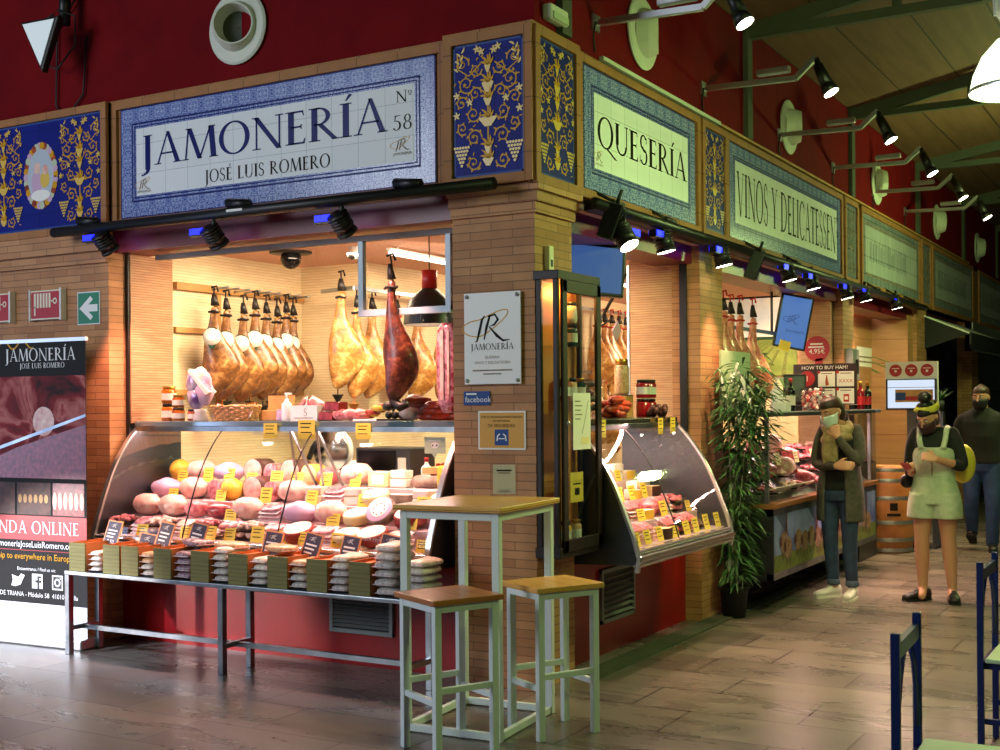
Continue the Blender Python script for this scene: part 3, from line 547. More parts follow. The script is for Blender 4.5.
# triangular emergency lamp with cable on the red wall
t = thing('wall_light', 'black-rimmed triangular lamp with dangling cable, high on the left red wall', 'wall light', (-3.72, -.2, 4.12))
b = MB('black'); tri = [(-.17, .17), (.19, .17), (.03, -.2)]; b.T = Matrix.Rotation(radians(4), 4, 'Z') @ FR(0, 0, 0); b.prism(tri, .03, .09); b.build('housing', t, None, None, .012)
b = MB('tri_white'); b.T = Matrix.Rotation(radians(4), 4, 'Z') @ FR(0, 0, 0); b.prism([(-.142, .15), (.15, .15), (.022, -.155)], .09, .094); b.build('diffuser', t)
b = MB('black'); b.cyl((.05, .1, .17), (.06, .1, .45), .04); b.box((0, .05, .38), (.14, .2, .46)); b.build('bracket', t)
b = MB('cable'); b.tube([(.06, .0, .22), (-.2, .05, .18), (-.22, .1, -.05), (-.05, .12, -.12), (.16, .1, .02), (.2, .06, .2), (.05, .04, .26)], .007, None, 6)
b.tube([(.1, .18, .4), (-.14, .2, .2), (-.16, .2, -.35), (-.05, .2, -.45), (.12, .2, -.3), (.16, .2, .1)], .007, None, 6); b.build('cable', t)
# emergency box light, alarm box
t = thing('emergency_light', 'small grey-green emergency light box above the corner pillar', 'emergency light', (.03, .2, 3.83))
b = MB('vent_white'); b.box((-.03, -.09, -.045), (.03, .13, .045)); b.build('housing', t, None, None, .012); b = MB('board_green'); b.box((.03, -.07, -.04), (.04, .11, .0)); b.build('diffuser', t)
p = onx(545, 258, .0); t = thing('alarm_box', 'small pale alarm sensor on the side of the corner pillar', 'sensor', (.0, p.y+.02, p.z))
b = MB('cream'); b.box((0, -.03, -.07), (.035, .03, .07)); b.build('case', t, None, None, .008); b = MB('black'); b.box((.035, -.012, -.05), (.037, .012, -.01)); b.build('window', t)
# signs on the left brick wall
t = thing('arrow_sign', 'green sign with a white arrow pointing left on the brick wall', 'sign', (-3.555, -.004, 2.31))
b = MB('white'); b.T = FR(0, 0, 0); b.box((-.112, -.115, 0), (.112, .115, .004)); b.box((-.105, -.108, .004), (.105, .108, .005), 'green_sign')
b.flat([(-.09, 0), (.02, .085), (.045, .06), (.0, .025), (.09, .025), (.09, -.025), (.0, -.025), (.045, -.06), (.02, -.085)], .0056, 'white'); b.build('plate', t)
def hose(x, label):
    t = thing('hose_sign', label, 'sign', (x, -.0, 2.35))
    [MB('white').box((x0, -.05, -.115), (x1, 0, .115)).build('bracket', t) for x0, x1 in ((-.165, -.155), (.155, .17))]
    b = MB('hose_red'); b.T = FR(0, -.035, 0); b.box((-.16, -.105, 0), (.155, .105, .006), 'cream'); b.rect(-.15, -.095, .145, .095, .0065)
    for k in range(6): b.rect(-.12+k*.031, -.02, -.1+k*.031, .085, .0072, 'cream')
    b.rect(-.12, -.075, -.104, -.01, .0072, 'cream'); b.rect(.06, .02, .085, .03, .0072, 'cream'); b.disc(.1, .025, .022, None, .0072, 'cream'); b.disc(.1, .025, .012, None, .0077, 'hose_red'); b.build('plate', t)
hose(-3.96, 'red fire hose sign with a coiled hose symbol, beside the green arrow sign'); hose(-4.5, 'red sign at the left edge of the brick wall, half cut off')
# roll-up banner
def ban_mat():
    t = NT('banner_print'); o = t.obj(); sep = t.n('ShaderNodeSeparateXYZ', {'Vector': o}); z = sep.outputs['Z']
    f = t.noise(o, 3.0, 4, .5, 1.2); meat = t.ramp(f, [(.3, '#1c0508'), (.45, '#7c141e'), (.55, '#b86a66'), (.6, '#8c1c26'), (.72, '#2c080c')])
    return t.fin(meat, .8)
M['banner_print'] = ban_mat(); M['banner_black'] = plain('banner_black', '#08080a', .8); M['banner_red'] = plain('banner_red', '#b01226', .4); M['banner_navy'] = plain('banner_navy', '#16202e', .4)
a, c = ony(0, 640, -.35), ony(93, 640, -.35)
t = thing('rollup_banner', 'tall black and red roll-up banner advertising the ham shop, standing left of the glass case', 'banner', (-3.68, -.33, 0), radians(3))
T = Matrix.Translation((-.52, 0, 0)) @ FR(0, 0, 0)
b = MB('banner_black'); b.T = T; b.box((-.33, .06, -.003), (.95, 2.07, 0)); b.build('sheet', t)
b = MB('banner_print'); b.T = T; b.rect(-.33, 1.13, .95, 1.83, .002); b.rect(.3, .88, .62, 1.10, .002, 'rind_dark'); b.rect(.64, .88, .93, 1.10, .002, 'meat_dark'); b.rect(-.33, .88, .28, 1.10, .002, 'rind_dark')
b.flat([(-.33, 1.2), (.95, 1.55), (.95, 1.57), (-.33, 1.225)], .004, 'steel'); b.disc(.56, 1.52, .1, None, .0035, 'meat_pale')
b.flat([(-.33, 1.13), (.95, 1.13), (.95, 1.5), (.3, 1.34)], .003, 'meat_dark')
for k in range(6): b.disc(.66+.05*k, .98, .02, .06, .004, 'meat_pale')
for k in range(6): b.disc(.33+.05*k, .99, .018, .03, .004, 'light_wood')
b.rect(-.33, .632, .95, .636, .004, 'icon_red'); b.build('picture', t)
b = MB('white'); b.T = T; b.rect(-.33, .06, .95, .272, .0035); b.build('white_foot', t)
b = MB('banner_red'); b.T = T; b.rect(-.33, .705, .95, .872, .002); roman(b, 'TIENDA ONLINE', .085, -.05, .75, .004, 'white', .93, .1)
roman(b, 'JAMONERÍA', .085, .2, 1.935, .004, 'white', .66, .1); roman(b, 'JOSÉ LUIS ROMERO', .035, .34, 1.885, .004, 'white', .42, .1)
b.text('www.jamoneriaJoseLuisRomero.com', .062, .4, .655, .004, 'white'); b.text('We ship to everywhere in Europe', .062, .4, .572, .004, 'gold_ink')
b.text('Encuentranos / Find us on:', .034, .48, .495, .004, 'white'); b.text('MERCADO DE TRIANA - Módulo 58  41010 Sevilla', .046, .38, .315, .004, 'white')
for k in range(3):
    x, y = .3+.19*k, .425
    if k == 0: b.flat([(x-.06, y-.04), (x-.02, y-.045), (x+.03, y-.03), (x+.055, y+.01), (x+.07, y+.035), (x+.035, y+.045), (x+.01, y+.02), (x-.055, y+.035), (x-.045, y)], .004, 'white')
    else:
        b.rect(x-.05, y-.05, x+.05, y+.05, .004, 'white')
        if k == 1: b.rect(x+.0, y-.05, x+.02, y+.03, .0045, 'banner_navy'); b.rect(x-.02, y-.01, x+.04, y+.007, .0045, 'banner_navy'); b.rect(x+.0, y+.022, x+.04, y+.036, .0047, 'banner_navy')
        else: b.rect(x-.04, y-.04, x+.04, y+.04, .0045, 'banner_navy'); b.disc(x, y, .028, None, .005, 'white'); b.disc(x, y, .017, None, .0055, 'banner_navy'); b.disc(x+.028, y+.028, .006, None, .005, 'white', 8)
b.ribbon([(.05+.02*k, 2.05-.03*sin(k*.7)) for k in range(22)], .012, .004, 'gold_ink'); b.build('lettering', t)
b = MB('aluminium'); b.T = Matrix.Translation((-.52, 0, 0)); b.box((-.36, -.09, 0), (.98, .09, .07)); b.build('base', t, None, None, .01)
b = MB('aluminium'); b.T = Matrix.Translation((-.52, 0, 0)); b.box((-.34, -.012, 2.06), (.96, .012, 2.085)); b.build('top_rail', t); b = MB('aluminium'); b.cyl((0, .03, .07), (0, .03, 2.07), .012); b.build('pole', t)
# things on the corner pillar
t = thing('shop_plaque', 'white shop plaque with a golden ham outline on the corner pillar', 'plaque', (-.265, -.004, 1.985))
b = MB('white'); b.T = FR(0, 0, 0); b.box((-.185, -.26, .012), (.185, .26, .02)); logo(b, -.10, -.02, .24, .021, 'ink', 'gold_ink'); roman(b, 'JAMONERÍA', .036, 0, -.065, .021, 'ink', .28, .1, True)
for k, s_ in enumerate(('QUESERIA', 'VINOS Y DELICATESSEN')): b.text(s_, .022, 0, -.115-.03*k, .021, 'rind_grey')
b.rect(-.13, -.186, .13, -.178, .021, 'rind_grey'); b.rect(-.06, -.206, .06, -.199, .021, 'rind_grey'); b.build('plate', t)
for sx in (-1, 1):
    for sz in (-1, 1): b = MB('steel'); b.T = FR(0, 0, 0); b.cyl((sx*.165, sz*.24, 0), (sx*.165, sz*.24, .027), .011); b.build('standoff', t)
t = thing('social_sign', 'small blue facebook sign under the white plaque', 'sign', (-.38, -.004, 1.645)); b = MB('fb_blue'); b.T = FR(0, 0, 0); b.box((-.087, -.04, 0), (.087, .04, .005)); b.text('facebook', .047, .01, -.022, .006, 'white'); b.rect(-.07, .02, .0, .03, .006, 'white'); b.build('plate', t)
t = thing('notice_sign', 'orange safety distance notice with a blue square, on the corner pillar', 'sign', (-.216, -.004, 1.462)); b = MB('paper'); b.T = FR(0, 0, 0); b.box((-.155, -.11, 0), (.155, .11, .004)); b.rect(-.145, -.1, .145, .1, .005, 'sign_orange')
for k, s_ in enumerate(('POR SU SEGURIDAD MANTENGAN', 'LA DISTANCIA')): b.text(s_, .017, 0, .07-.022*k, .006, 'ink')
b.text('DE SEGURIDAD', .026, 0, .018, .006, 'ink'); b.rect(-.045, -.085, .045, .005, .006, 'fb_blue'); b.ribbon([(-.03, -.06), (-.025, -.03), (-.01, -.02)], .008, .007, 'white'); b.ribbon([(.03, -.06), (.025, -.03), (.01, -.02)], .008, .007, 'white'); b.rect(-.02, -.05, .02, -.044, .007, 'white'); b.build('sheet', t)
# tall dark wood showcase on the side of the corner pillar
t = thing('showcase', 'tall narrow dark wood showcase with glass door on the corner pillar side', 'showcase', (.005, .0, .75))
M['board_warm'] = plain('board_warm', '#c07a3a', .5)
b = MB('dark_wood'); W, D, H = .52, .135, 1.6
for (x, y) in ((0, 0), (D-.03, 0), (0, W-.03)): b.box((x, y, 0), (x+.03, y+.03, H))
b.box((-.01, -.015, H-.05), (D+.015, W, H)); b.box((-.01, -.01, 0), (D+.012, W, .06)); b.box((0, .03, .05), (.008, W, H-.03), 'board_warm'); b.build('carcass', t, None, None, .004)
b = MB('dark_wood'); b.box((D, .03, .03), (D+.02, .085, H-.05)); b.box((D, W-.055, .03), (D+.02, W, H-.05)); b.box((D, .03, .03), (D+.02, W, .1)); b.box((D, .03, H-.12), (D+.02, W, H-.05)); d_ = b.build('door', t, None, None, .004)
b = MB('glass'); b.box((D+.008, .08, .1), (D+.011, W-.05, H-.12)); b.build('door_glass', d_); b = MB('steel'); b.ball((D+.035, .055, .75), .012); b.build('knob', d_)
b = MB('glass'); b.box((.03, .005, .05), (D-.03, .008, H-.05)); b.build('side_glass', t)
for k, z in enumerate((.42, .87, 1.18)): b = MB('glass'); b.box((.01, .03, z), (D-.002, W-.02, z+.006)); b.build('shelf', t)

X0, Y0, Z0 = .005, 0, .75
def jar(p, label, r, h, body, lid, grp=None, lab=True, name='jar', cat='jar'):
    t = thing(name, label, cat, p, 0, grp); b = MB(body); b.lathe([(r*.9, 0), (r, .01), (r, h*.75), (r*.8, h*.85)], None, 16); b.build('body', t)
    b = MB(lid); b.lathe([(r*.86, h*.84), (r*.88, h), (r*.8, h*1.01)], None, 16); b.build('lid', t)
    if lab: b = MB('label_white'); b.lathe([(r*1.01, h*.2), (r*1.01, h*.6)], None, 16, (0, 0, 0), True, False); b.build('label', t)
    return t
def bottle(p, label, h=.3, r=.037, m='bottle_dark', lab='label_white', grp=None, cap='ink_red', name='wine_bottle', cat='bottle', rz=0):
    t = thing(name, label, cat, p, rz, grp); b = MB(m); b.lathe([(r*.95, 0), (r, .008), (r, h*.6), (r*.8, h*.68), (r*.36, h*.76), (r*.34, h*.98), (r*.38, h)], None, 16); b.build('glass_body', t)
    b = MB(cap); b.lathe([(r*.4, h*.86), (r*.42, h*1.005), (r*.3, h*1.01)], None, 12); b.build('capsule', t)
    b = MB(lab); b.lathe([(r*1.015, h*.18), (r*1.015, h*.48)], None, 16, (0, 0, 0), True, False); b.build('label', t); return t
for k, (z, y, m, lab) in enumerate(((1.186, .3, 'glass_green', 'on the top glass shelf of the tall showcase'), (.876, .2, 'rind_red', 'leftmost on the middle shelf of the tall showcase'), (.876, .29, 'bean_tan', 'in the middle of the middle shelf of the tall showcase'), (.876, .40, 'glass_green', 'rightmost on the middle shelf of the tall showcase'), (.06, .2, 'rind_yellow', 'at the bottom left of the tall showcase'), (.06, .33, 'bean_tan', 'at the bottom right of the tall showcase'))):
    jar((X0+.07, Y0+y, Z0+z+.001), 'labelled jar %s' % lab, .036, .13, m, 'lid_gold' if k % 2 else 'black', 'jars in the tall showcase')
jar((X0+.07, .3, Z0+1.186+.136), 'second jar stacked on the jar of the top shelf in the showcase', .034, .12, 'bean_white', 'black', 'jars in the tall showcase')
b = MB('paper'); b.T = RT(X0+.16, .13, 1.35); b.box((0, 0, 0), (.22, .32, .003)); [b.rect(.02, .27-.025*k, .09+.02*(k % 2), .276-.025*k, .004, 'rind_grey') for k in range(5)]; b.ribbon([(.11, .09), (.155, .19), (.19, .28)], .004, .004, 'ink'); b.rect(.1, .03, .2, .07, .004, 'card_pale')
tag(b.build('paper_notice'), 'white paper sheet hung on the glass door of the tall showcase', 'notice')
b = MB('card_yellow'); b.T = RT(X0+.125, .16, 1.05); b.box((0, 0, 0), (.16, .17, .003)); b.rect(.03, .1, .13, .108, .004, 'ink'); b.rect(.05, .04, .11, .08, .004, 'ink'); tag(b.build('price_card'), 'yellow price card inside the tall showcase below the paper sheet', 'price card')
# louvre grilles in the red bases
def grille(T, w, h, label):
    t = thing('vent_grille', label, 'vent grille'); t.matrix_world = T; b = MB('steel_grey')
    for x0, y0, x1, y1 in ((0, 0, w, .025), (0, h-.025, w, h), (0, 0, .025, h), (w-.025, 0, w, h)): b.box((x0, y0, 0), (x1, y1, .02))
    b.build('frame', t); b = MB('black'); b.box((.02, .02, -.0), (w-.02, h-.02, .003))
    for k in range(7):
        y = .03+(h-.06)*k/7; b.bar((.025, y+.015, .012), (w-.025, y+.015, .012), .022, .005, 'steel_grey', (0, 1, .8))
    b.build('louvres', t)
M['steel_grey'] = plain('steel_grey', '#8b928f', .45, .3)
grille(FR(-1.53, .108, .2), .48, .235, 'grey louvred grille low in the red base under the left glass case'); grille(RT(-.128, 1.07, .2), .52, .345, 'grey louvred grille in the red base under the right glass case')
# ================================================================== GLASS CASES AND WHAT THEY HOLD
PROF = [(.215, 1.468), (.15, 1.41), (.086, 1.335), (.015, 1.235), (-.045, 1.125), (-.09, 1.02), (-.13, .918), (-.165, .83), (-.185, .76)]
def fine(P, n=4):
    o = []
    for i in range(len(P)-1):
        p0, p1, p2, p3 = P[max(i-1, 0)], P[i], P[i+1], P[min(i+2, len(P)-1)]
        for k in range(n):
            t = k/n; o.append(tuple(.5*(2*p1[j]+(p2[j]-p0[j])*t+(2*p0[j]-5*p1[j]+4*p2[j]-p3[j])*t*t+(3*p1[j]-p0[j]-3*p2[j]+p3[j])*t**3) for j in (0, 1)))
    return o+[P[-1]]
PROF = fine(PROF)
CF = Matrix.Translation((-3.33, 0, 0)); LF = 2.74
CR = Matrix(((0, -1, 0, .175), (1, 0, 0, .535), (0, 0, 1, 0), (0, 0, 0, 1))); LR = 1.625
M['deck_white'] = plain('deck_white', '#c9aeb0', .35)
STEP = [(-.15, .045, .755), (.045, .22, .86), (.22, .40, .97), (.40, .60, 1.08)]
def display_case(T, L, label, seams, top_m):
    t = thing('display_case', label, 'display case'); t.matrix_world = T
    b = MB(top_m); b.box((0, .2, 1.475), (L, .62, 1.513)); b.build('counter_top', t, None, None, .006)
    b = MB('steel'); b.box((.02, .185, 1.445), (L-.02, .215, 1.476)); b.build('top_rail', t)
    ends = [(d, z) for d, z in PROF]+[(-.21, .71), (-.19, .665), (.3, .65), (.62, .65), (.62, 1.475)]
    for x in (-.0, L-.028):
        b = MB('steel_dark'); n = len(ends)
        b.loft([[(x, d, z) for d, z in ends], [(x+.028, d, z) for d, z in ends]], None, True, True, False); e = b.build('end_panel', t)
        b = MB('aluminium'); pr = [(.235, 1.475)]+[(d-.012, z) for d, z in PROF]+[(-.215, .70), (-.2, .62)]
        b.loft([[(x-.004, d, z), (x+.03, d, z), (x+.03, d+.02, z+.004), (x-.004, d+.02, z+.004)] for d, z in pr], None, True, True, False); b.build('edge_strip', e)
    xs = [.03]+[L*q for q in seams]+[L-.03]
    for a, c in zip(xs, xs[1:]):
        b = MB('glass'); g = .003
        r = [[(a+g, d, z), (c-g, d, z), (c-g, d+.005, z), (a+g, d+.005, z)] for d, z in PROF]; b.loft(r, None, True, True, False); p = b.build('glass_pane', t)
    for q in seams:
        b = MB('black'); b.loft([[(L*q-.004, d-.001, z), (L*q+.004, d-.001, z), (L*q+.004, d+.006, z), (L*q-.004, d+.006, z)] for d, z in PROF]); b.build('glass_seam', t)
    b = MB('steel_brushed')
    for k, (d, z, r) in enumerate(((-.2, .738, .014), (-.222, .70, .02), (-.212, .665, .014))): b.box((.0, d, z-r), (L, d+.05, z+r))
    b.build('bumper_rails', t, None, None, .01)
    b = MB('steel_dark'); b.loft([[(.02, -.18, .68), (.02, -.1, .665), (.02, .1, .66), (.02, .1, .72), (.02, -.16, .72)], [(L-.02, -.18, .68), (L-.02, -.1, .665), (L-.02, .1, .66), (L-.02, .1, .72), (L-.02, -.16, .72)]], None, True, True, False); b.build('underbody', t)
    b = MB('deck_white')
    for d0, d1, z in STEP: b.box((.03, d0, .72), (L-.03, d1, z))
    b.build('deck', t, None, None, .004)
    b = MB('tube'); b.cyl((.1, .3, 1.462), (L-.1, .3, 1.462), .01, None, None, 8); b.build('case_tube', t)
    for q in ((.5, .58) if L > 2 else (.12,)):
        for e in (-1, 1): b = MB('steel'); b.bar((L*q, .24, 1.47), (L*q+e*.07, .42+.02*e, 1.06), .014, .014); b.build('shelf_post', t)
    return t
M['counter_blue_lit'] = plain('counter_blue_lit', '#8fa3ac', .12, .6); M['counter_dark'] = plain('counter_dark', '#4a4644', .12, .6)  # blue light on the long steel counter is tinted into its colour
display_case(CF, LF, 'long curved glass display case of meat and cheese under the JAMONERÍA sign', (.30, .585), 'counter_blue_lit')
display_case(CR, LR, 'shorter curved glass display case of cheese under the QUESERÍA sign', (.42,), 'counter_dark')
# --- kinds of food; each kind is built once, then copied
def lumpy(b, amp, sc_, seed=0):
    for i, p in enumerate(b.v): b.v[i] = p + p.normalized()*(noise.noise(p*sc_+V3((seed, 0, 0)))*amp)
def f_chunk(m, rx, ry, rz, seed):
    def f():
        b = MB(m); b.ball((0, 0, rz), rx, None, 14, 10, rz, ry); lumpy(b, .012, 18, seed); o = b.build('cured_meat'); return o
    return f
def f_roll(m, r, L, end=None):
    def f():
        t = bpy.data.objects.new('cured_sausage', None); COL.objects.link(t)
        b = MB(m); n = 9; b.tube([(-L/2+L*k/n, .006*sin(k), r) for k in range(n+1)], [r*.35]+[r*.9]+[r]*(n-3)+[r*.9]+[r*.3], None, 12); lumpy(b, .004, 30); b.build('body', t)
        b = MB('ham_tag'); b.tube([(-.01, 0, r), (.03, 0, r)], r*1.03, None, 12); b.build('paper_band', t)
        if end: b = MB(end); b.cyl((L/2-.012, 0, r), (L/2-.002, 0, r), r*.8, r*.7, None, 12); b.build('cut_face', t)
        return t
    return f
def f_wheel(m, top, r, h, lab=None, tilt=0):
    def f():
        t = bpy.data.objects.new('round_cheese', None); COL.objects.link(t)
        b = MB(m); b.T = Matrix.Translation((0, 0, r*sin(tilt)*.98)) @ Matrix.Rotation(tilt, 4, 'X'); b.lathe([(r*.93, 0), (r, h*.15), (r, h*.85), (r*.93, h)], None, 28); b.build('rind', t)
        b = MB(top); b.T = Matrix.Translation((0, 0, r*sin(tilt)*.98)) @ Matrix.Rotation(tilt, 4, 'X'); b.lathe([(r*.9, h+.0005), (r*.86, h+.002)], None, 28)
        if lab: b.lathe([(r*.6, h+.0025), (r*.55, h+.003)], lab, 24)
        for k in range(8 if lab else 0): a = k*pi/4; b.lathe([(r*.07, h+.0032), (r*.06, h+.0034)], 'ink_red', 6, (r*.4*cos(a), r*.4*sin(a), 0))
        b.build('top_label', t); return t
    return f
def f_wedge(m, rind, r, h, ang=55):
    def f():
        t = bpy.data.objects.new('cheese_wedge', None); COL.objects.link(t)
        n = 8; arc = [(r*cos(radians(-ang/2+ang*k/n)), r*sin(radians(-ang/2+ang*k/n))) for k in range(n+1)]
        b = MB(m); b.prism([(0, 0)]+arc, 0, h); b.build('paste', t, None, None, .003)
        b = MB(rind); b.loft([[(x*1.0, y, -.0+.001), (x*1.0, y, h*.999), (x*1.02, y*1.02, h*.999), (x*1.02, y*1.02, .001)] for x, y in arc], None, True, True, False); b.build('rind', t); return t
    return f
def f_block(m, a, c, h, lab='paper', nm='cheese_block'):
    def f():
        t = bpy.data.objects.new(nm, None); COL.objects.link(t)
        b = MB(m); b.box((-a/2, -c/2, 0), (a/2, c/2, h)); b.build('body', t, None, None, .006)
        b = MB(lab); b.box((-a*.3, -c*.51, h*.2), (a*.3, -c*.5, h*.8)); b.box((-a*.3, -c*.3, h), (a*.3, c*.3, h+.001)); b.build('label', t); return t
    return f
def f_pack(m, a, c):
    def f():
        t = bpy.data.objects.new('vacuum_pack', None); COL.objects.link(t)
        b = MB('plastic_clear'); b.box((-a/2, -c/2, 0), (a/2, c/2, .004)); b.build('film', t)
        b = MB(m); rr = random.Random(3)
        for k in range(5): x = -a*.34+a*.68*k/4; b.lathe([(c*.3, .004+.002*k), (c*.34, .012+.002*k), (c*.2, .016+.002*k)], None, 14, (x*.8, 0, 0), True, True, 1, 1.15)
        b.build('slices', t); return t
    return f
def f_tray(m, a, c, n_=16, r=.022):
    def f():
        t = bpy.data.objects.new('meat_tray', None); COL.objects.link(t)
        b = MB('black_gloss'); b.box((-a/2, -c/2, 0), (a/2, c/2, .012)); b.build('tray', t)
        b = MB(m); rr = random.Random(5)
        for k in range(n_): b.ball(((rr.random()-.5)*a*.8, (rr.random()-.5)*c*.75, .012+r*.7+.018*rr.random()), r*(.8+.5*rr.random()), None, 9, 6, r*.7)
        lumpy(b, .006, 30); b.build('food', t); return t
    return f
def f_face(m, r, d, edge):
    def f():
        t = bpy.data.objects.new('mortadella', None); COL.objects.link(t)
        b = MB(edge); b.cyl((0, 0, r*.97), (0, d, r*.97), r, r*.95, None, 26); b.build('skin', t)
        b = MB(m); b.cyl((0, -.002, r*.97), (0, -.0005, r*.97), r*.93, r*.95, None, 26); b.build('cut_face', t); return t
    return f
KIND = {
 'ham': (f_chunk('meat_pale', .12, .085, .075, 1), 'pale pink boneless ham'), 'loin': (f_chunk('meat', .10, .07, .06, 2), 'deep red cured loin piece'), 'netham': (f_chunk('rind_yellow', .085, .075, .075, 3), 'yellow wrapped round ham'),
 'bacon': (f_chunk('meat_dark', .11, .075, .055, 4), 'dark smoked bacon slab'), 'pinkbag': (f_chunk('lilac', .13, .085, .068, 5), 'lilac wrapped ham joint'),
 'roll': (f_roll('sausage', .032, .26, 'meat'), 'brown banded sausage'), 'salami': (f_roll('rind_grey', .04, .24, 'ham_slice'), 'grey-skinned salami'), 'chor': (f_roll('chorizo', .026, .24), 'orange banded chorizo'),
 'wred': (f_wheel('rind_red', 'cheese_white', .1, .07, 'paper'), 'red-rinded cheese wheel with label'), 'wdark': (f_wheel('rind_dark', 'rind_grey', .105, .08, 'paper', .5), 'tilted dark-rinded cheese wheel'), 'wpale': (f_wheel('cheese', 'cheese_white', .09, .06), 'plain pale cheese wheel'), 'wgrey': (f_wheel('rind_grey', 'lilac', .1, .06, 'paper', .9), 'upright grey cheese wheel'),
 'wedge': (f_wedge('cheese', 'rind_dark', .16, .07), 'pale dark-rinded cheese wedge'), 'wedge2': (f_wedge('cheese_white', 'rind_yellow', .15, .06), 'white yellow-rinded cheese wedge'), 'block': (f_block('cheese', .16, .1, .1), 'square cream cheese block'), 'wblock': (f_block('cheese_white', .13, .09, .055), 'low white cheese block'), 'half': (f_wedge('cheese_white', 'rind_grey', .11, .08, 180), 'half wheel of white cheese'),
 'pack': (f_pack('ham_slice', .17, .12), 'clear pack of sliced ham'), 'pack2': (f_pack('meat_pale', .16, .12), 'clear pack of pale loin'), 'pack3': (f_pack('meat', .16, .12), 'clear pack of dark slices'), 'tray': (f_tray('meat', .2, .14), 'black tray of red meat pieces'), 'tray2': (f_tray('meat_pale', .2, .14), 'black tray of pale meat pieces'), 'tray3': (f_tray('rind_dark', .17, .12, 22, .016), 'black tray of dark olives'),
 'mort': (f_face('meat_pale', .085, .16, 'rind_dark'), 'mortadella with pale cut face'), 'salf': (f_face('ham_slice', .07, .2, 'rind_grey'), 'thick salami with red cut face'), 'orange': (f_face('cheese', .07, .12, 'rind_yellow'), 'orange waxed cheese on edge'),
}
PROTO = {}; CATS = {'cured_meat': 'cured meat', 'cured_sausage': 'sausage', 'round_cheese': 'cheese', 'cheese_wedge': 'cheese', 'cheese_block': 'cheese', 'vacuum_pack': 'packed meat', 'meat_tray': 'meat tray', 'mortadella': 'cold cut'}
def place(kind, p, rz, label, group, s=1.0, rot=None):
    r = rot or (0, 0, rz)
    if kind not in PROTO:
        o = KIND[kind][0](); PROTO[kind] = o; o['category'] = CATS[o.name.split('.')[0]]; o.location = p; o.rotation_euler = r; o.scale = (s,)*3; o['label'] = label; o['group'] = group; return o
    return dup(PROTO[kind], None, p, r, label, s, group)
ROWN = ['front row', 'second row', 'third row', 'back row']
WID = dict(ham=.24, loin=.2, netham=.17, bacon=.22, pinkbag=.26, roll=.26, salami=.25, chor=.25, wred=.2, wdark=.21, wpale=.18, wgrey=.2, wedge=.17, wedge2=.16, block=.165, wblock=.135, half=.2, pack=.175, pack2=.165, pack3=.165, tray=.205, tray2=.205, tray3=.175, mort=.175, salf=.145, orange=.145)
def fill(T, rows, where, group, ang):
    rr = random.Random(4)
    for k, (row, s0, s1) in enumerate(rows):
        d0, d1, z = STEP[k]; s = s0; i = 0; seq = []
        while True:
            kind = row[i % len(row)]; w = WID[kind]+.004
            if s+w > s1 or len(seq) > 19: break
            seq.append((kind, s+w/2)); s += w; i += 1
        for i, (kind, sc_) in enumerate(seq):
            p = T @ V3((sc_, (d0+d1)/2+(.012 if k < 3 else 0), z+.001)); jit = .25 if kind in ('ham', 'loin', 'netham', 'wred', 'wpale') else .05
            rz = ang+(rr.random()-.5)*jit+(-pi/2 if kind in ('half', 'wedge', 'wedge2') else 0)
            if kind in ('half', 'wedge', 'wedge2'): p = T @ V3((sc_, (d0+d1)/2+.07, z+.001))
            tl = {'pack': .5, 'pack2': .45, 'pack3': .55, 'wred': .35, 'wpale': .3, 'tray': .12, 'tray2': .12, 'tray3': .12}.get(kind, 0); lab = '%s, %s of %s, %s from left' % (KIND[kind][1], ROWN[k], where, ORD[i])
            hz = .06*sin(tl)+.002 if kind.startswith('pack') else (.098*sin(tl) if kind[0] == 'w' and tl else .07*sin(tl))
            if not tl: hz = 0
            place(kind, p+V3((0, 0, hz)), rz, lab, group, 1.0, (tl, 0, rz) if tl else None)
            up = {'pack': .024, 'pack2': .024, 'pack3': .024, 'wblock': .058, 'tray': .055, 'tray2': .055, 'block': 0, 'half': .082}.get(kind, 0)
            if up and kind != 'half':
                for q in range(2 if kind.startswith('pack') else 1): place(kind, p+V3((0, 0, hz+up*(q+1))), rz+.15*sin(i*3+q), ('upper ' if q == 0 else 'topmost ')+lab, group, .96, (tl, 0, rz+.12*sin(i*3+q)))
def sp(kinds, a, c): ks = kinds.split(); return [(k, a+(c-a)*i/(len(ks)-1)) for i, k in enumerate(ks)]
R_ = lambda q: q.split()
fill(CF, [(R_('tray pack tray2 pack2 tray pack3 tray2 pack wred pack wpale wred pack2 wdark wred wpale'), .04, 2.7),
          (R_('ham ham loin bacon ham pack pinkbag ham wpale wgrey wred wdark pack2 wpale'), .05, 2.7),
          (R_('pinkbag ham salf netham mort salf ham wblock pack wblock wpale half wblock wpale wedge2'), .05, 2.7),
          (R_('netham ham pinkbag mort salf mort orange loin ham block wblock salami wblock block'), .05, 2.4)],
     'long glass case', 'food in the long glass case', 0)
fill(CR, [(R_('wedge2 pack3 pack wedge pack3 tray pack3 tray3 pack3 pack'), .04, 1.59), (R_('wedge wblock half pack3 wedge2 loin pack3 tray pack tray'), .04, 1.59),
          (R_('wpale wblock wedge wpale half wedge2 wblock wedge loin'), .04, 1.59), (R_('wpale block wedge wpale block half wblock wedge2'), .04, 1.59)],
     'right glass case', 'food in the right glass case', pi/2)
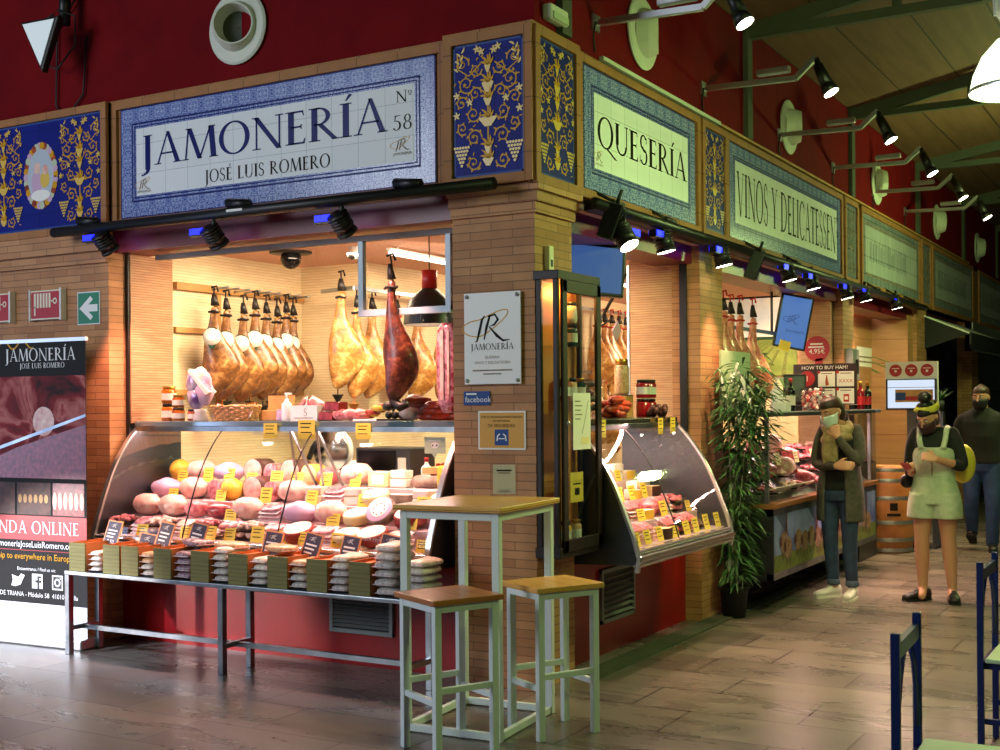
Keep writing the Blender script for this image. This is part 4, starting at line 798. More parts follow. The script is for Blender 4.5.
# --- yellow price cards
def card(p, ang, w, h, label, group, m='card_yellow', tilt=-.25, stick=True):
    b = MB(m); b.box((-w/2, -.001, 0), (w/2, .001, h))
    b.T = FR(0, -.0012, 0)
    for k, q in enumerate((.78, .58, .3)): b.rect(-w*.36, h*q, w*(.3-.1*(k % 2)), h*q+h*.06, 0, 'ink')
    o = tag(b.build('price_card'), label, 'price card', group); o.location = p; o.rotation_euler = (tilt, 0, ang); return o
rr = random.Random(9)
def cards(T, lst, where, group, ang):
    for (k, n_, a, c) in lst:
        d0, d1, z = STEP[k]
        for i in range(n_):
            s = a+(c-a)*(i+.3*rr.random())/(n_-1); hh = .075+.03*rr.random()
            p = T @ V3((s, d0+.012, z+.002)); card(p, ang, .085+.03*rr.random(), hh, 'yellow price card, %s of %s, %s from left' % (ROWN[k].replace('row', 'step'), where, ORD[i]), group)
cards(CF, [(0, 13, .15, 2.6), (1, 3, .9, 2.4), (2, 6, .3, 2.3), (3, 8, .2, 1.7)], 'long glass case', 'price cards in the long glass case', 0)
cards(CR, [(0, 8, .1, 1.5), (1, 4, .25, 1.4), (2, 6, .1, 1.1), (3, 2, .4, 1.0)], 'right glass case', 'price cards in the right glass case', pi/2)
for i, x in enumerate((-2.07, -1.77, -1.32)):
    o = card((x, .176, 1.40), 0, .115+.02*(i == 1), .10+.02*(i == 1), 'yellow price tag hung on the long counter edge, %s from the left' % ORD[i], 'price tags on the counter edge', 'card_yellow', 0)
for i, (y, tl) in enumerate(((.86, .2), (1.78, .0), (2.0, .25))):
    o = card((.004, y, 1.40), pi/2, .085, .11, 'yellow price tag hung on the right counter edge, %s from the left' % ORD[i], 'price tags on the right counter edge', 'card_yellow', 0)
# leaflet with round portrait-less emblem box at right
t = thing('cheese_box', 'yellow cheese carton with a round emblem at the right end of the long glass case', 'cheese box', CF @ V3((2.55, .45, 1.082)), .1); b = MB('rind_yellow'); b.box((-.13, -.07, 0), (.13, .07, .15)); b.build('carton', t, None, None, .01); b = MB('paper'); b.T = FR(0, -.071, .09); b.disc(0, 0, .04, None, 0, None, 20); b.disc(0, 0, .028, None, .001, 'ink', 16); b.disc(0, -.005, .017, None, .002, 'paper', 12); b.build('emblem', t)
b = MB('board_green'); b.T = CF @ FR(2.45, .205, 1.315); b.box((0, 0, 0), (.15, .10, .003)); b.flat([(.05, 0), (.075, -.03), (.09, 0)], .001); b.disc(.075, .05, .03, .018, .004, 'paper'); b.disc(.06, .05, .006, None, .005, 'ink', 8); b.disc(.09, .05, .006, None, .005, 'ink', 8); b.rect(.03, .075, .12, .083, .004, 'paper'); tag(b.build('sticker'), 'green speech-bubble sticker at the upper right corner of the long glass case', 'sticker')
b = MB('white'); b.T = FR(-2.02, .205, 1.425); b.text('www.jamoneriajoseluisromero.com', .032, 0, 0, 0, 'white'); tag(b.build('web_lettering'), 'white web address lettering along the top of the long case glass', 'lettering')
# ------------------------------------------------------------------ goods on the counter tops
ZT = 1.514
jar((-3.13, .33, ZT), 'tall orange jar at the left end of the long counter, under another jar', .052, .12, 'jar_orange', 'black'); jar((-3.13, .33, ZT+.122), 'orange jar stacked on the jar at the left end of the long counter', .052, .12, 'jar_orange', 'lid_gold')
jar((-3.01, .3, ZT), 'squat dark orange jar with black lid, second from the left end of the long counter', .045, .09, 'jar_orange', 'black'); jar((-3.01, .3, ZT+.092), 'squat gold-lidded jar stacked on the squat black-lidded jar', .042, .09, 'jar_orange', 'lid_gold'); jar((-2.93, .36, ZT), 'small dark red jar against the purple bouquet on the long counter', .04, .08, 'sausage', 'black')
t = thing('foil_bouquet', 'purple and white foil wrapped bouquet of packs standing on the long counter', 'bouquet', (-2.84, .34, ZT), .2)
b = MB('plastic_clear'); b.lathe([(.05, 0), (.055, .01), (.04, .06), (.05, .08)], None, 14); b.build('stand', t)
for k, (x, z, r, m) in enumerate(((-.03, .16, .07, 'purple_foil'), (.03, .2, .075, 'lilac'), (-.05, .26, .065, 'purple_foil'), (.0, .31, .06, 'paper'), (.05, .26, .05, 'lilac'))): b = MB(m); b.ball((x, 0, z), r, None, 10, 7, r*1.25, r*.6); lumpy(b, .03, 14, k); b.build('wrapper', t)
b = MB('paper'); b.loft([[(-.07, -.05, .34), (-.06, -.05, .36), (-.06, .05, .36), (-.07, .05, .34)], [(.07, -.05, .18), (.1, -.05, .2), (.1, .05, .2), (.07, .05, .18)]], None, True, True, False); b.build('paper_cone', t)
t = thing('wicker_basket', 'oval wicker basket of sliced ham packs on the long counter', 'basket', (-2.55, .38, ZT))
b = MB('wicker')
for k in range(7): 
    z = .008+.015*k; rx, ry = .16+.006*k, .1+.004*k; b.tube([(rx*cos(a), ry*sin(a), z+.004*sin(a*14+k*pi)) for a in [2*pi*j/60 for j in range(61)]], .009, None, 6)
b.lathe([(.15, .0), (.15, .008)], None, 24, (0, 0, 0), True, True, 1, .62); b.build('weave', t)
for i, (x, a, h) in enumerate(((-.1, .5, .1), (-.02, -.2, .12), (.05, .35, .11), (.12, -.5, .13))):
    o = place('pack', (-2.55+x, .38, ZT+.05), 0, 'pack of sliced ham standing in the wicker basket, %s from the left' % ORD[i], 'packs in the wicker basket', .9, (radians(62), a*.6, a))
t = thing('wooden_crate', 'small pale wooden crate behind the wicker basket on the long counter', 'crate', (-2.27, .5, ZT)); b = MB('light_wood'); b.box((-.13, -.06, 0), (.13, .06, .07)); b.build('box', t, None, None, .004); b = MB('light_wood'); b.box((-.12, .03, .07), (.1, .05, .17)); b.build('lid', t)
def pump(p, label, s=1.0, m='gel_white'):
    t = thing('sanitizer_bottle', label, 'pump bottle', p); b = MB(m); b.lathe([(.032*s, 0), (.034*s, .01), (.034*s, .11*s), (.014*s, .13*s), (.013*s, .145*s)], None, 16); b.build('bottle_body', t)
    b = MB('white'); b.cyl((0, 0, .145*s), (0, 0, .175*s), .006*s); b.box((-.01*s, -.008*s, .172*s), (.04*s, .008*s, .186*s)); b.build('pump_head', t); return t
pump((-2.06, .33, ZT), 'white hand sanitizer pump bottle on the long counter')
jar((-2.13, .36, ZT), 'round lilac jar left of the hand sanitizer on the long counter', .035, .075, 'lilac', 'lilac', None, False)
t = thing('gift_box', 'white printed box holding sliced ham packs on the long counter', 'box', (-1.9, .38, ZT)); b = MB('white'); b.box((-.11, -.07, 0), (.11, .07, .1)); b.T = FR(0, -.071, 0); roman(b, 'S', .05, .0, .03, 0, 'rind_grey'); b.rect(-.08, .015, .08, .02, 0, 'rind_grey'); b.build('carton', t)
for i, x in enumerate((-.06, .0, .06)): place('pack3', (-1.9+x, .37, ZT+.1), 0, 'dark red pack standing in the white printed box, %s from the left' % ORD[i], 'packs in the white box', .8, (radians(60), (i-1)*.5, (i-1)*.3))
for i, (x, z) in enumerate(((-1.72, 0), (-1.67, .062))):
    t = thing('meat_brick', ['dark red cured meat block flat on the long counter', 'dark red cured meat block stacked on top of another on the long counter'][i], 'meat block', (x, .36, ZT+z)); b = MB('bottle_red'); b.box((-.06, -.05, 0), (.06, .05, .06)); b.build('block', t, None, None, .01); b = MB('meat_dark'); b.box((-.055, -.052, .005), (.055, -.0505, .055)); b.build('face', t)
for i, x in enumerate((-1.62, -1.54, -1.46)): place('loin', (x, .34, ZT), .6*i, 'shiny dark red loin piece on the long counter, %s of three' % ORD[i], 'loin pieces on the long counter', .62)
t = thing('pepper_tray', 'tray of orange and yellow wrapped chorizo rings on the long counter', 'tray', (-1.35, .36, ZT)); b = MB('white'); b.box((-.12, -.09, 0), (.12, .09, .01)); b.build('tray', t)
for k in range(6): b = MB(('sausage', 'rind_yellow', 'chorizo')[k % 3]); a = k*1.05; b.tube([(-.06+.025*k+.035*cos(q), -.02+.02*(k % 2)+.035*sin(q), .03+.012*k-.0*q) for q in [2*pi*j/14 for j in range(14)]], .018, None, 8); b.build('ring', t)
t = thing('black_pudding', 'small heap of black pudding on a black tray on the long counter', 'sausage', (-1.19, .34, ZT)); b = MB('black_gloss'); b.box((-.09, -.08, 0), (.09, .08, .01)); b.build('tray', t)
for k in range(5): b = MB('hoof'); b.ball((-.05+.026*k, .02*(k % 2), .034), .024, None, 10, 7); b.build('piece', t)
for i, (k, x, y, z, r) in enumerate((('ham', -1.08, .36, 0, .3), ('loin', -1.03, .33, .08, 1.0), ('ham', -.98, .40, .02, -.4), ('roll', -1.0, .3, .1, .5))): place(k, (x, y, ZT+z), r, ['lumpy pale ham at the left of the pink heap on the long counter', 'dark red loin on top of the pink heap on the long counter', 'pale ham at the right of the pink heap on the long counter', 'brown sausage lying over the pink heap on the long counter'][i], 'pink meat heap on the long counter', .7)
for i in range(9): place('chor', (-.82+.05*((i*2) % 5-2)*.6, .32+.03*(i % 3), ZT+.018*(i//3)*2), .5+.25*sin(i*2.1), 'orange chorizo, pile at right end of long counter, %s from the bottom' % ORD[i], 'chorizo pile on the long counter', .95)
for i, x in enumerate((-.665, -.625)): bottle((x, .42, ZT), ['dark wine bottle at the right end of the long counter, left of two', 'dark wine bottle at the right end of the long counter, beside the pillar'][i], .28, .03)
# right counter (over the right case)
M['plastic_bowl'] = M['glass_clear']
t = thing('glass_bowl', 'big clear glass bowl of dark cured sausages on the right counter', 'bowl', (-.22, 1.08, ZT)); b = MB('plastic_bowl'); b.lathe([(.05, 0), (.06, .02), (.08, .04), (.1, .14), (.125, .25), (.12, .25), (.095, .14), (.075, .045), (.05, .03)], None, 24); b.build('bowl', t)
for i in range(9):
    a = i*2.4; place('salami', (-.22+.035*cos(a), 1.08+.035*sin(a), ZT+.05+.019*i), a, 'dark dry sausage inside the glass bowl, %s from the bottom' % ORD[i], 'sausages in the glass bowl', .5)
for i in range(10): place('chor', (-.2+.05*(i % 2), 1.42+.05*(i % 3), ZT+.03*(i//3)), pi/2+.25*sin(i*1.7), 'red chorizo, stack right of the glass bowl, %s from the bottom' % ORD[i], 'chorizo stack on the right counter', 1.1)
for i in range(5): place('roll', (-.3, .62+.03*i, ZT+.02*i), pi/2+.3*sin(i*2), 'brown sausage left of the glass bowl, %s from the bottom' % ORD[i], 'sausages left of the glass bowl', .9)
jar((-.33, 1.83, ZT), 'short jar of pale beans under the tall bean jar on the right counter', .05, .15, 'bean_tan', 'lid_gold', None, False); jar((-.36, 1.95, ZT+.16), 'tall jar of pale beans raised behind the red jars on the right counter', .052, .25, 'bean_tan', 'lid_gold', None, False)
t = thing('jar_rack', 'small wooden block under the tall bean jar on the right counter', 'stand', (-.36, 1.95, ZT)); b = MB('light_wood'); b.box((-.06, -.06, 0), (.06, .06, .158)); b.build('block', t); b = MB('rind_dark'); b.box((-.061, -.061, .15), (.061, .061, .1585)); b.build('edge', t)
for i, (y, z) in enumerate(((2.07, 0), (2.18, 0), (2.07, .135), (2.18, .135))): jar((-.25, y, ZT+z), 'red pepper jar on the right counter, %s' % ['bottom left of four', 'bottom right of four', 'top left of four', 'top right of four'][i], .052, .13, 'jar_red', 'black', None, i > 1)
t = thing('raisin_bunch', 'bunch of dark dried peppers at the right end of the right counter', 'dried peppers', (-.14, 2.08, ZT))
for k in range(14): b = MB('rind_dark'); a = k*2.4; b.ball((.05*cos(a)*(k/14+.3), .09*sin(a), .025+.02*(k % 3)), .022, None, 8, 6, .028); b.build('pepper', t)
# ------------------------------------------------------------------ steel shelf table with crates, bags and placards
t = thing('shelf_table', 'long low steel table in front of the left glass case', 'table')
b = MB('steel'); b.box((-3.245, -.505, .52), (-.5, -.215, .546)); b.build('top', t, None, None, .004)
for x in (-3.22, -1.89, -.56):
    for y in (-.485, -.238): b = MB('steel'); b.box((x-.02, y-.02, 0), (x+.02, y+.02, .52)); b.build('leg', t, None, None, .003)
    b = MB('steel'); b.box((x-.015, -.465, .155), (x+.015, -.258, .185)); b.build('side_stretcher', t)
b = MB('steel'); b.box((-3.22, -.377, .15), (-.56, -.347, .18)); b.build('long_stretcher', t)
ZS = .547
cr = [(-3.137, 'first'), (-2.865, 'second'), (-2.70, 'third'), (-2.43, 'fourth'), (-2.14, 'fifth'), (-1.85, 'sixth'), (-1.56, 'seventh'), (-1.285, 'eighth'), (-1.0, 'ninth')]
cr = [(ony((a+c)/2, 560, -.487).x, o) for (a, c), (_, o) in zip(((69, 86), (102, 121), (121, 139), (153, 172), (190, 210), (228, 248), (267, 288), (306, 328), (347, 372)), cr)]
proto = None
for i, (x, o_) in enumerate(cr):
    lab = 'wooden crate on the steel table, %s from the left' % o_; w2 = .073
    if proto is None:
        proto = thing('wooden_box', lab, 'crate', (x, -.49, ZS), 0, 'wooden crates on the steel table')
        b = MB('crate_wood'); b.box((-w2, 0, 0), (w2, .01, .185)); b.build('front_board', proto)
        b = MB('terracotta_box'); b.box((-w2, .01, 0), (-w2+.01, .26, .185)); b.box((w2-.01, .01, 0), (w2, .26, .185)); b.box((-w2, .26, 0), (w2, .27, .185)); b.box((-w2, .01, 0), (w2, .26, .01)); b.build('sides', proto)
        b = MB('terracotta_box'); b.box((-w2+.01, .01, .01), (w2-.01, .26, .168)); b.build('filling', proto)
    else: dup(proto, None, (x, -.49, ZS), None, lab)
def bag_mesh(m, w=.155, d=.22, h=.05, seed=0):
    b = MB(m); n, k = 20, 7; rg = []
    for j in range(k+1):
        f = -1+2*j/k; r = (1-abs(f)**3.0)**(1/3.0)*.96+.04
        if abs(f) == 1: r = .55
        rg.append([(w/2*r*abs(cos(a))**.5*(1 if cos(a) > 0 else -1), d/2*r*abs(sin(a))**.5*(1 if sin(a) > 0 else -1), h/2+h/2*f*(1-.25*(abs(cos(a))**4))) for a in [2*pi*q/n for q in range(n)]])
    b.loft(rg); 
    for i, p in enumerate(b.v): b.v[i] = p+V3((noise.noise(p*25+V3((seed, 0, 0)))*.008, noise.noise(p*25+V3((0, seed, 0)))*.006, noise.noise(p*30+V3((0, 0, seed)))*.006))
    return b
bagp = {}
def bag(m, p, rz, label, grp, s=1.0):
    if m not in bagp:
        o = thing('bean_bag', label, 'bag', p, rz, grp); bag_mesh(m, seed=len(bagp)*3.1).build('bag_body', o)
        b = MB('plastic_clear'); b.box((-.06, -.121, .018), (.06, -.1, .021)); b.build('seal', o); bagp[m] = o; o.scale = (s, 1, s); return o
    return dup(bagp[m], None, p, (0, 0, rz), label, (s, 1, s), grp)
M['bean_grey'] = plain('bean_grey', '#c9c2b8', .4, c2='#98938c', scale=60)
stacks = [(93.5, 4, 'bean_white', .8), (146, 4, 'bean_tan', .9), (181, 4, 'bean_dark', 1.0), (219, 5, 'bean_white', 1.0), (257.5, 4, 'bean_white', 1.0), (297, 4, 'bean_tan', 1.0), (337.5, 5, 'bean_white', 1.0), (383, 6, 'bean_white', 1.15), (399, 5, 'bean_white', 1.0)]
for q, (px, n_, m, s) in enumerate(stacks):
    x = ony(px, 560, -.487).x; mm = m
    if q == 8: x += .09
    for k in range(n_):
        bag('bean_dark' if (m == 'bean_dark') else (m if k > n_-3 else 'bean_grey'), (x+.004*sin(k*5+q), -.37+.004*cos(k*3), ZS+.042*s*k+.001), .08*sin(q*3+k), 'bag of beans, %s stack from left on steel table, %s from bottom' % (ORD[q], ORD[k]), 'bags of beans on the steel table', s*.93)
for i, (px, py, m, rz) in enumerate(((198, 546, 'bean_dark', 1.2), (214, 541, 'bean_dark', 1.5), (232, 549, 'bean_tan', 1.4), (282, 552, 'bean_tan', 1.2), (362, 551, 'bean_white', 1.3), (372, 545, 'bean_white', 1.0))):
    p = onz(px, py, ZS+.19); bag(m, (p.x, max(p.y, -.42), ZS+.187+(.03 if i in (1, 5) else 0)), rz, 'bag of beans lying loose over the crates on the steel table, %s from the left' % ORD[i], 'loose bags over the crates', 1.0)
pp = None
for i, (px, py) in enumerate(((109, 533), (141, 548), (160, 537), (192, 538), (268, 547), (306, 549), (345, 552), (384, 551))):
    p = ony(px, py, -.3); lab = 'orange-edged dark price placard on the crates, %s from the left' % ORD[i]
    if pp is None:
        pp = thing('price_placard', lab, 'price placard', (p.x, -.30, p.z-.085), 0, 'dark placards on the crates')
        b = MB('placard_edge'); b.box((-.06, 0, 0), (.06, .008, .17)); b.build('frame', pp)
        b = MB('placard'); b.T = FR(0, -.0005, 0); b.rect(-.053, .008, .053, .162, 0); logo(b, -.012, .125, .035, .0005, 'paper', 'paper')
        for k in range(3): b.rect(-.04, .1-.022*k, .035-.01*k, .109-.022*k, .0005, 'paper')
        b.text('2,50', .035, .0, .018, .0005, 'paper'); b.build('panel', pp); pp.rotation_euler = (-.3, .12, .1); pc = pp
    else: dup(pp, None, (p.x, -.30, p.z-.09), (-.3, .12+.05*sin(i*3), .1*sin(i*2)), lab, 1.12)
# ================================================================== HAMS AND THE INSIDE OF THE STALL
def ham(label, group, m, p, rz=0, L=.78, tagc=None, rope='rope_black', cup=None, seed=0, bulk=1.0):
    t = thing('cured_ham', label, 'ham', p, rz, group)
    pr = [(.00, .016, .018, 0), (.05, .026, .03, .0), (.11, .03, .034, .004), (.19, .026, .03, .0), (.28, .030, .036, -.004), (.36, .042, .05, -.006), (.45, .062, .082, .0), (.55, .085, .115, .012), (.65, .098, .135, .022), (.75, .098, .138, .024), (.84, .085, .118, .012), (.92, .062, .08, -.006), (.975, .034, .045, -.02), (1.0, .01, .014, -.024)]
    rg = []
    for f, rt, rb, off in pr:
        rg.append([(off*1.4+rb*bulk*cos(a)*(1+.1*cos(a)), rt*(.66 if f > .3 else .8)*sin(a), -f*L) for a in [2*pi*k/18 for k in range(18)]])
    b = MB(m); b.loft(rg[2:], None, True, True, True)
    for i, q in enumerate(b.v): b.v[i] = q+V3((noise.noise(q*8+V3((seed, 0, 0))), noise.noise(q*8+V3((0, seed, 0))), 0))*.022*min(1, max(0, -q.z/L*2-.4))
    b.build('meat', t, None, None, 0, 1)
    b = MB('hoof'); b.loft([[(p[0]*.8, p[1]*.9, p[2]) for p in r] for r in rg[:2]]+[rg[2]]); b.build('hoof', t)
    b = MB(rope); b.tube([(.038*cos(a), .038*sin(a), -.17*L+.004*sin(3*a)) for a in [2*pi*k/16 for k in range(17)]], .008, None, 6); b.tube([(0, .036, -.17*L), (0, .03, -.02), (0, .015, .05)], .006, None, 6); b.tube([(-.02, 0, .05), (.02, .01, .062), (.03, .02, .02)], .008, None, 6); b.build('rope', t)
    if tagc:
        b = MB('ham_tag'); z = -.415*L; b.T = FR(-.01, -.052, z); b.lathe([(.062, -.006), (.066, .0), (.055, .008), (.01, .011)], None, 24, (0, 0, 0)); b.disc(0, -.0, .04, .03, .0125, 'paper', 18); b.flat([(-.03, -.05), (.03, -.05), (.02, -.085), (-.02, -.085)], .002, 'tag_green'); b.flat([(-.04, .05), (.04, .05), (.03, .068), (-.03, .068)], .002, 'tag_green'); b.T = Matrix(); b.lathe([(.052, z+.045), (.05, z+.058)], 'tag_green', 18, (-.008, 0, 0), True, False, 1.0, .8); b.build('paper_label', t)
    if cup: b = MB(cup); b.lathe([(.045, -L-.045), (.047, -L-.04), (.006, -L-.11)], None, 16, (-.03, 0, 0)); b.cyl((-.03, 0, -L-.04), (-.03, 0, -L+.02), .004); b.build('drip_cup', t)
    return t
# left rack
b = MB('light_wood'); b.box((-3.33, .58, 2.475), (-3.29, 2.04, 2.53)); b.box((-3.33, .58, 2.16), (-3.3, 1.0, 2.20)); b.box((-3.33, .58, 1.70), (-3.3, 2.04, 1.74)); b.box((-3.33, 1.02, 1.6), (-3.305, 1.06, 2.47), 'light_wood')
for k in range(9): b.cyl((-3.29, .95+.12*k, 2.5), (-3.13, .95+.12*k, 2.51), .009, None, 'steel', 8)
tag(b.build('ham_rack'), 'pale wooden wall rack with hooks for the labelled hams on the left wall', 'rack')
for i, px in enumerate((214, 226, 243, 255, 266, 277, 286, 293)):
    p = onx(px, 285, -3.1+.012*(i % 2)); cupm = (None, 'cup_orange', None, 'cup_orange', 'cup_black', None, None, 'cup_black')[i]
    ham('cured ham with a round white label on the left rack, %s from the left' % ORD[i], 'hams with white labels', 'ham_brown', (p.x, p.y, 2.44-.02*(i % 3)), (.62, .8, .55, .75, .62, .7, .8, .66)[i], .76, True, 'rope_black', cupm, i*1.7, .92+.08*(i == 0))
b = MB('cup_black')
for k in range(4): b.lathe([(.04, -.04), (.042, -.035), (.006, -.1)], None, 14, (-3.2, 1.0+.25*k, 1.69)); b.cyl((-3.2, 1.0+.25*k, 1.64), (-3.2, 1.0+.25*k, 1.72), .004)
b.box((-3.3, .95, 1.71), (-3.19, 1.85, 1.725)); tag(b.build('cup_rail'), 'rail of black drip cups under the labelled hams', 'rail')
# right rack round the core wall
b = MB('steel'); b.bar((-2.85, 1.72, 2.52), (-2.46, 1.62, 2.52), .03); b.bar((-2.46, 1.62, 2.52), (-2.46, 4.4, 2.52), .03); b.cyl((-2.46, 1.7, 2.52), (-2.46, 1.7, ZC-.003), .012); b.cyl((-2.46, 4.2, 2.52), (-2.46, 4.2, ZC-.003), .012); tag(b.build('ham_rack'), 'steel ceiling rail carrying the golden hams at the core wall', 'rack')
g2 = [(341, 1.62, 2.60, .86, 'ham_gold', 'rope_black', 'cup_black', 1.08), (357, 1.72, 2.47, .80, 'ham_gold', 'rope_black', 'cup_orange', .95), (372, 1.95, 2.47, .8, 'ham_gold', 'rope_black', None, 1.0), (386, 2.2, 2.47, .8, 'ham_brown', 'rope_red', 'cup_black', 1.05), (404, 2.5, 2.45, .8, 'ham_gold', 'rope_red', None, 1.0), (421, 2.9, 2.45, .8, 'ham_gold', 'rope_red', 'cup_orange', 1.0), (434, 3.3, 2.45, .8, 'ham_gold', 'rope_red', None, 1.0), (446, 3.8, 2.45, .8, 'ham_gold', 'rope_red', None, 1.0)]
for i, (px, y, z, L, m, rp, cp, bk) in enumerate(g2):
    p = ony(px, 285, y) if i < 3 else onx(px, 285, -2.47); ham('golden ham on the rail right of the labelled hams, %s from the left' % ORD[i], 'golden hams on the steel rail', m, (p.x, y, z), (.5, .7, .55, .75, .5, .6, .7, .55)[i], L, None, rp, cp, 20+i*2.3, bk)
p = ony(391, 264, .16); t = ham('dark red-brown ham hung in front of the steel hanging frame', None, 'ham_dark', (p.x, .15, p.z), .15, .86, None, 'rope_black', None, 55, .82); t.rotation_euler = (0, -.05, .15)
b = MB('hoof'); b.ball((-.06, 0, -.87), .04, None, 10, 7, .03); b.tube([(-.03, 0, -.84), (.02, 0, -.88), (.07, 0, -.865)], [.03, .032, .022], None, 10); b.build('shank_end', t)
M['rail_dark'] = plain('rail_dark', '#4b3a38', .5); M['rail_pale'] = plain('rail_pale', '#8d9aa2', .45, .3)
# hanging frame, rail, lamp
t = thing('hanging_rack', 'square steel hanging frame on the rail of the left opening', 'frame'); b = MB('rail_dark'); b.box((-3.1, .18, 2.635), (-.56, .22, 2.67)); b.build('rail', t)
b = MB('rail_pale')
for x in (-1.337, -.69): b.box((x-.018, .182, 2.18), (x+.018, .218, 2.635))
b.box((-1.355, .18, 2.165), (-.672, .22, 2.205)); b.build('frame_bars', t)
b = MB('steel_dark')
for k in range(3): b.tube([(-1.1+.2*k, .2, 2.165), (-1.1+.2*k, .2, 2.12), (-1.09+.2*k, .2, 2.11), (-1.08+.2*k, .2, 2.13)], .004, None, 6)
b.build('hooks', t)
t = thing('bacon_slab', 'pale pink bacon slab hung from the right corner of the steel frame', 'bacon', (ony(447, 320, .2).x, .2, 2.12)); b = MB('ham_slice'); b.loft([[(x*w_, -.02, z), (x*w_+.03, .0, z), (x*w_, .02, z), (-x*w_, .02, z), (-x*w_-.02, 0, z), (-x*w_, -.02, z)] for x, w_, z in ((.02, 1, -.02), (.05, 1, -.06), (.06, 1, -.2), (.055, 1, -.4), (.05, .9, -.5), (.02, .6, -.56))], None, True, True, True); b.build('meat', t); b = MB('meat_pale'); b.box((-.035, -.026, -.48), (-.01, -.02, -.06)); b.box((.015, -.026, -.45), (.03, -.02, -.07)); b.build('fat_stripes', t); b = MB('steel'); b.cyl((0, 0, -.03), (0, 0, .02), .004); b.build('hook', t)
p = ony(430, 325, .75); t = thing('pendant_lamp', 'black bell pendant lamp with a red neck inside the left opening', 'pendant lamp', (p.x, .75, p.z)); b = MB('black'); b.lathe([(.175, 0), (.165, .08), (.13, .17), (.06, .23), (.05, .24)], None, 28, (0, 0, 0), True, False); b.lathe([(.172, 0.002), (.05, .235)], 'white', 28, (0, 0, 0), True, False); b.build('shade', t)
b = MB('lamp_red'); b.cyl((0, 0, .235), (0, 0, .36), .052); b.build('neck', t); b = MB('cable'); b.cyl((0, 0, .36), (0, 0, ZC-p.z), .004); b.build('cord', t); b = MB('tube'); b.ball((0, 0, .06), .035); b.build('bulb', t)
p = onz(291, 252, ZC); t = thing('camera_dome', 'black dome camera on the ceiling of the left opening', 'camera', (p.x, p.y, ZC)); b = MB('black'); b.lathe([(.16, -.012), (.16, 0)], None, 24); b.build('plate', t); b = MB('black_gloss'); b.ball((0, 0, -.05), .08); b.build('dome', t)
p = onz(356, 247, ZC); t = thing('ceiling_camera', 'small white ceiling camera right of the black dome', 'camera', (p.x, p.y, ZC)); b = MB('white'); b.lathe([(.05, -.02), (.06, 0)], None, 18); b.cyl((0, 0, -.01), (0, -.05, -.07), .04); b.build('housing', t); b = MB('black'); b.cyl((0, -.05, -.07), (0, -.058, -.08), .026); b.build('lens', t)
for i, (pa, pb, x, lab) in enumerate((((390, 253), (458, 271), -1.9, 'bright fluorescent tube on the ceiling seen through the left opening'), ((598, 268), (632, 275.5), -1.5, 'bright fluorescent tube on the ceiling seen through the right opening'))):
    a, c = onx(pa[0], pa[1], x), onx(pb[0], pb[1], x); z = min(ZC-.05, a.z)
    t = thing('tube_light', lab, 'tube light'); b = MB('tube'); b.cyl((x, a.y, z), (x, c.y, z), .014); b.build('tube', t); b = MB('white'); b.box((x-.018, a.y-.02, z+.014), (x+.018, c.y+.02, z+.035)); b.cyl((x, a.y+.1, z+.035), (x, a.y+.1, ZC), .006); b.cyl((x, c.y-.1, z+.035), (x, c.y-.1, ZC), .006); b.build('batten', t)
# hams seen through the right opening
b = MB('steel'); b.bar((-2.45, 4.8, 2.62), (-2.45, 8.2, 2.62), .03); b.bar((-2.45, 4.8, 1.95), (-2.45, 8.2, 1.95), .03)
for y in (5.0, 8.0): b.bar((-2.45, y, 1.9), (-2.45, y, ZC), .02)
tag(b.build('ham_rack'), 'double steel rail at the core wall seen through the right opening', 'rack')
k = 0
for zz, xs in ((2.58, (597, 605, 612, 619, 626, 633)), (1.98, (596, 603, 611, 619, 627))):
    for i, px in enumerate(xs):
        p = onx(px, 300, -2.4); ham('golden ham in the right opening, %s row, %s from the left' % ('upper' if zz > 2.2 else 'lower', ORD[i]), 'golden hams in the right opening', 'ham_gold', (p.x, p.y, zz), .5+.2*(i % 3), .8, None, 'rope_red', 'cup_orange' if i == 3 else None, 70+k, 1.1); k += 1
# desk lamp arm and price tag seen there
t = thing('lamp_arm', 'black jointed lamp arm hanging in the right opening', 'lamp arm'); a, c = onx(625, 275, -.5), onx(602, 317, -.5); b = MB('black'); b.bar(a, c, .012); b.bar(a+V3((0, .03, .01)), c+V3((0, .03, .01)), .012); b.cyl(a, (a.x, a.y, ZC), .008); b.build('arm', t); d = onx(600, 327, -.5); b = MB('black'); b.bar(c, d, .012); b.bar(d, onx(613, 318, -.5), .01); b.build('head', t); b = MB('lilac'); b.T = Matrix.Translation(onx(617, 331, -.5)) @ Matrix.Rotation(.7, 4, 'X') ; b.box((-.003, -.06, -.05), (.003, .06, .05)); b.build('tag', t)
# screen between the pillar and the showcase
def screen(label, T, w, h, face, texts=None, cat='screen'):
    t = thing('screen', label, cat); t.matrix_world = T; b = MB('screen_frame'); b.box((-w/2-.02, -h/2-.02, -.05), (w/2+.02, h/2+.02, 0)); b.build('case', t, None, None, .006)
    b = MB(face); b.rect(-w/2, -h/2, w/2, h/2, .0015)
    if texts: texts(b)
    b.build('display', t); return t
M['screen_blue'] = emi('screen_blue', '#4a72b8', .55); M['screen_sky'] = emi('screen_sky', '#5480cc', .75); M['screen_pale'] = emi('screen_pale', '#cfdcf0', 1.1)
p = onx(585, 268, -.25); screen('blue screen hung in the right opening just behind the showcase', Matrix.Translation(p) @ Matrix.Rotation(radians(-8), 4, 'X') @ Matrix.Rotation(radians(40), 4, 'Z') @ FR(0, 0, 0), .5, .30, 'screen_blue')
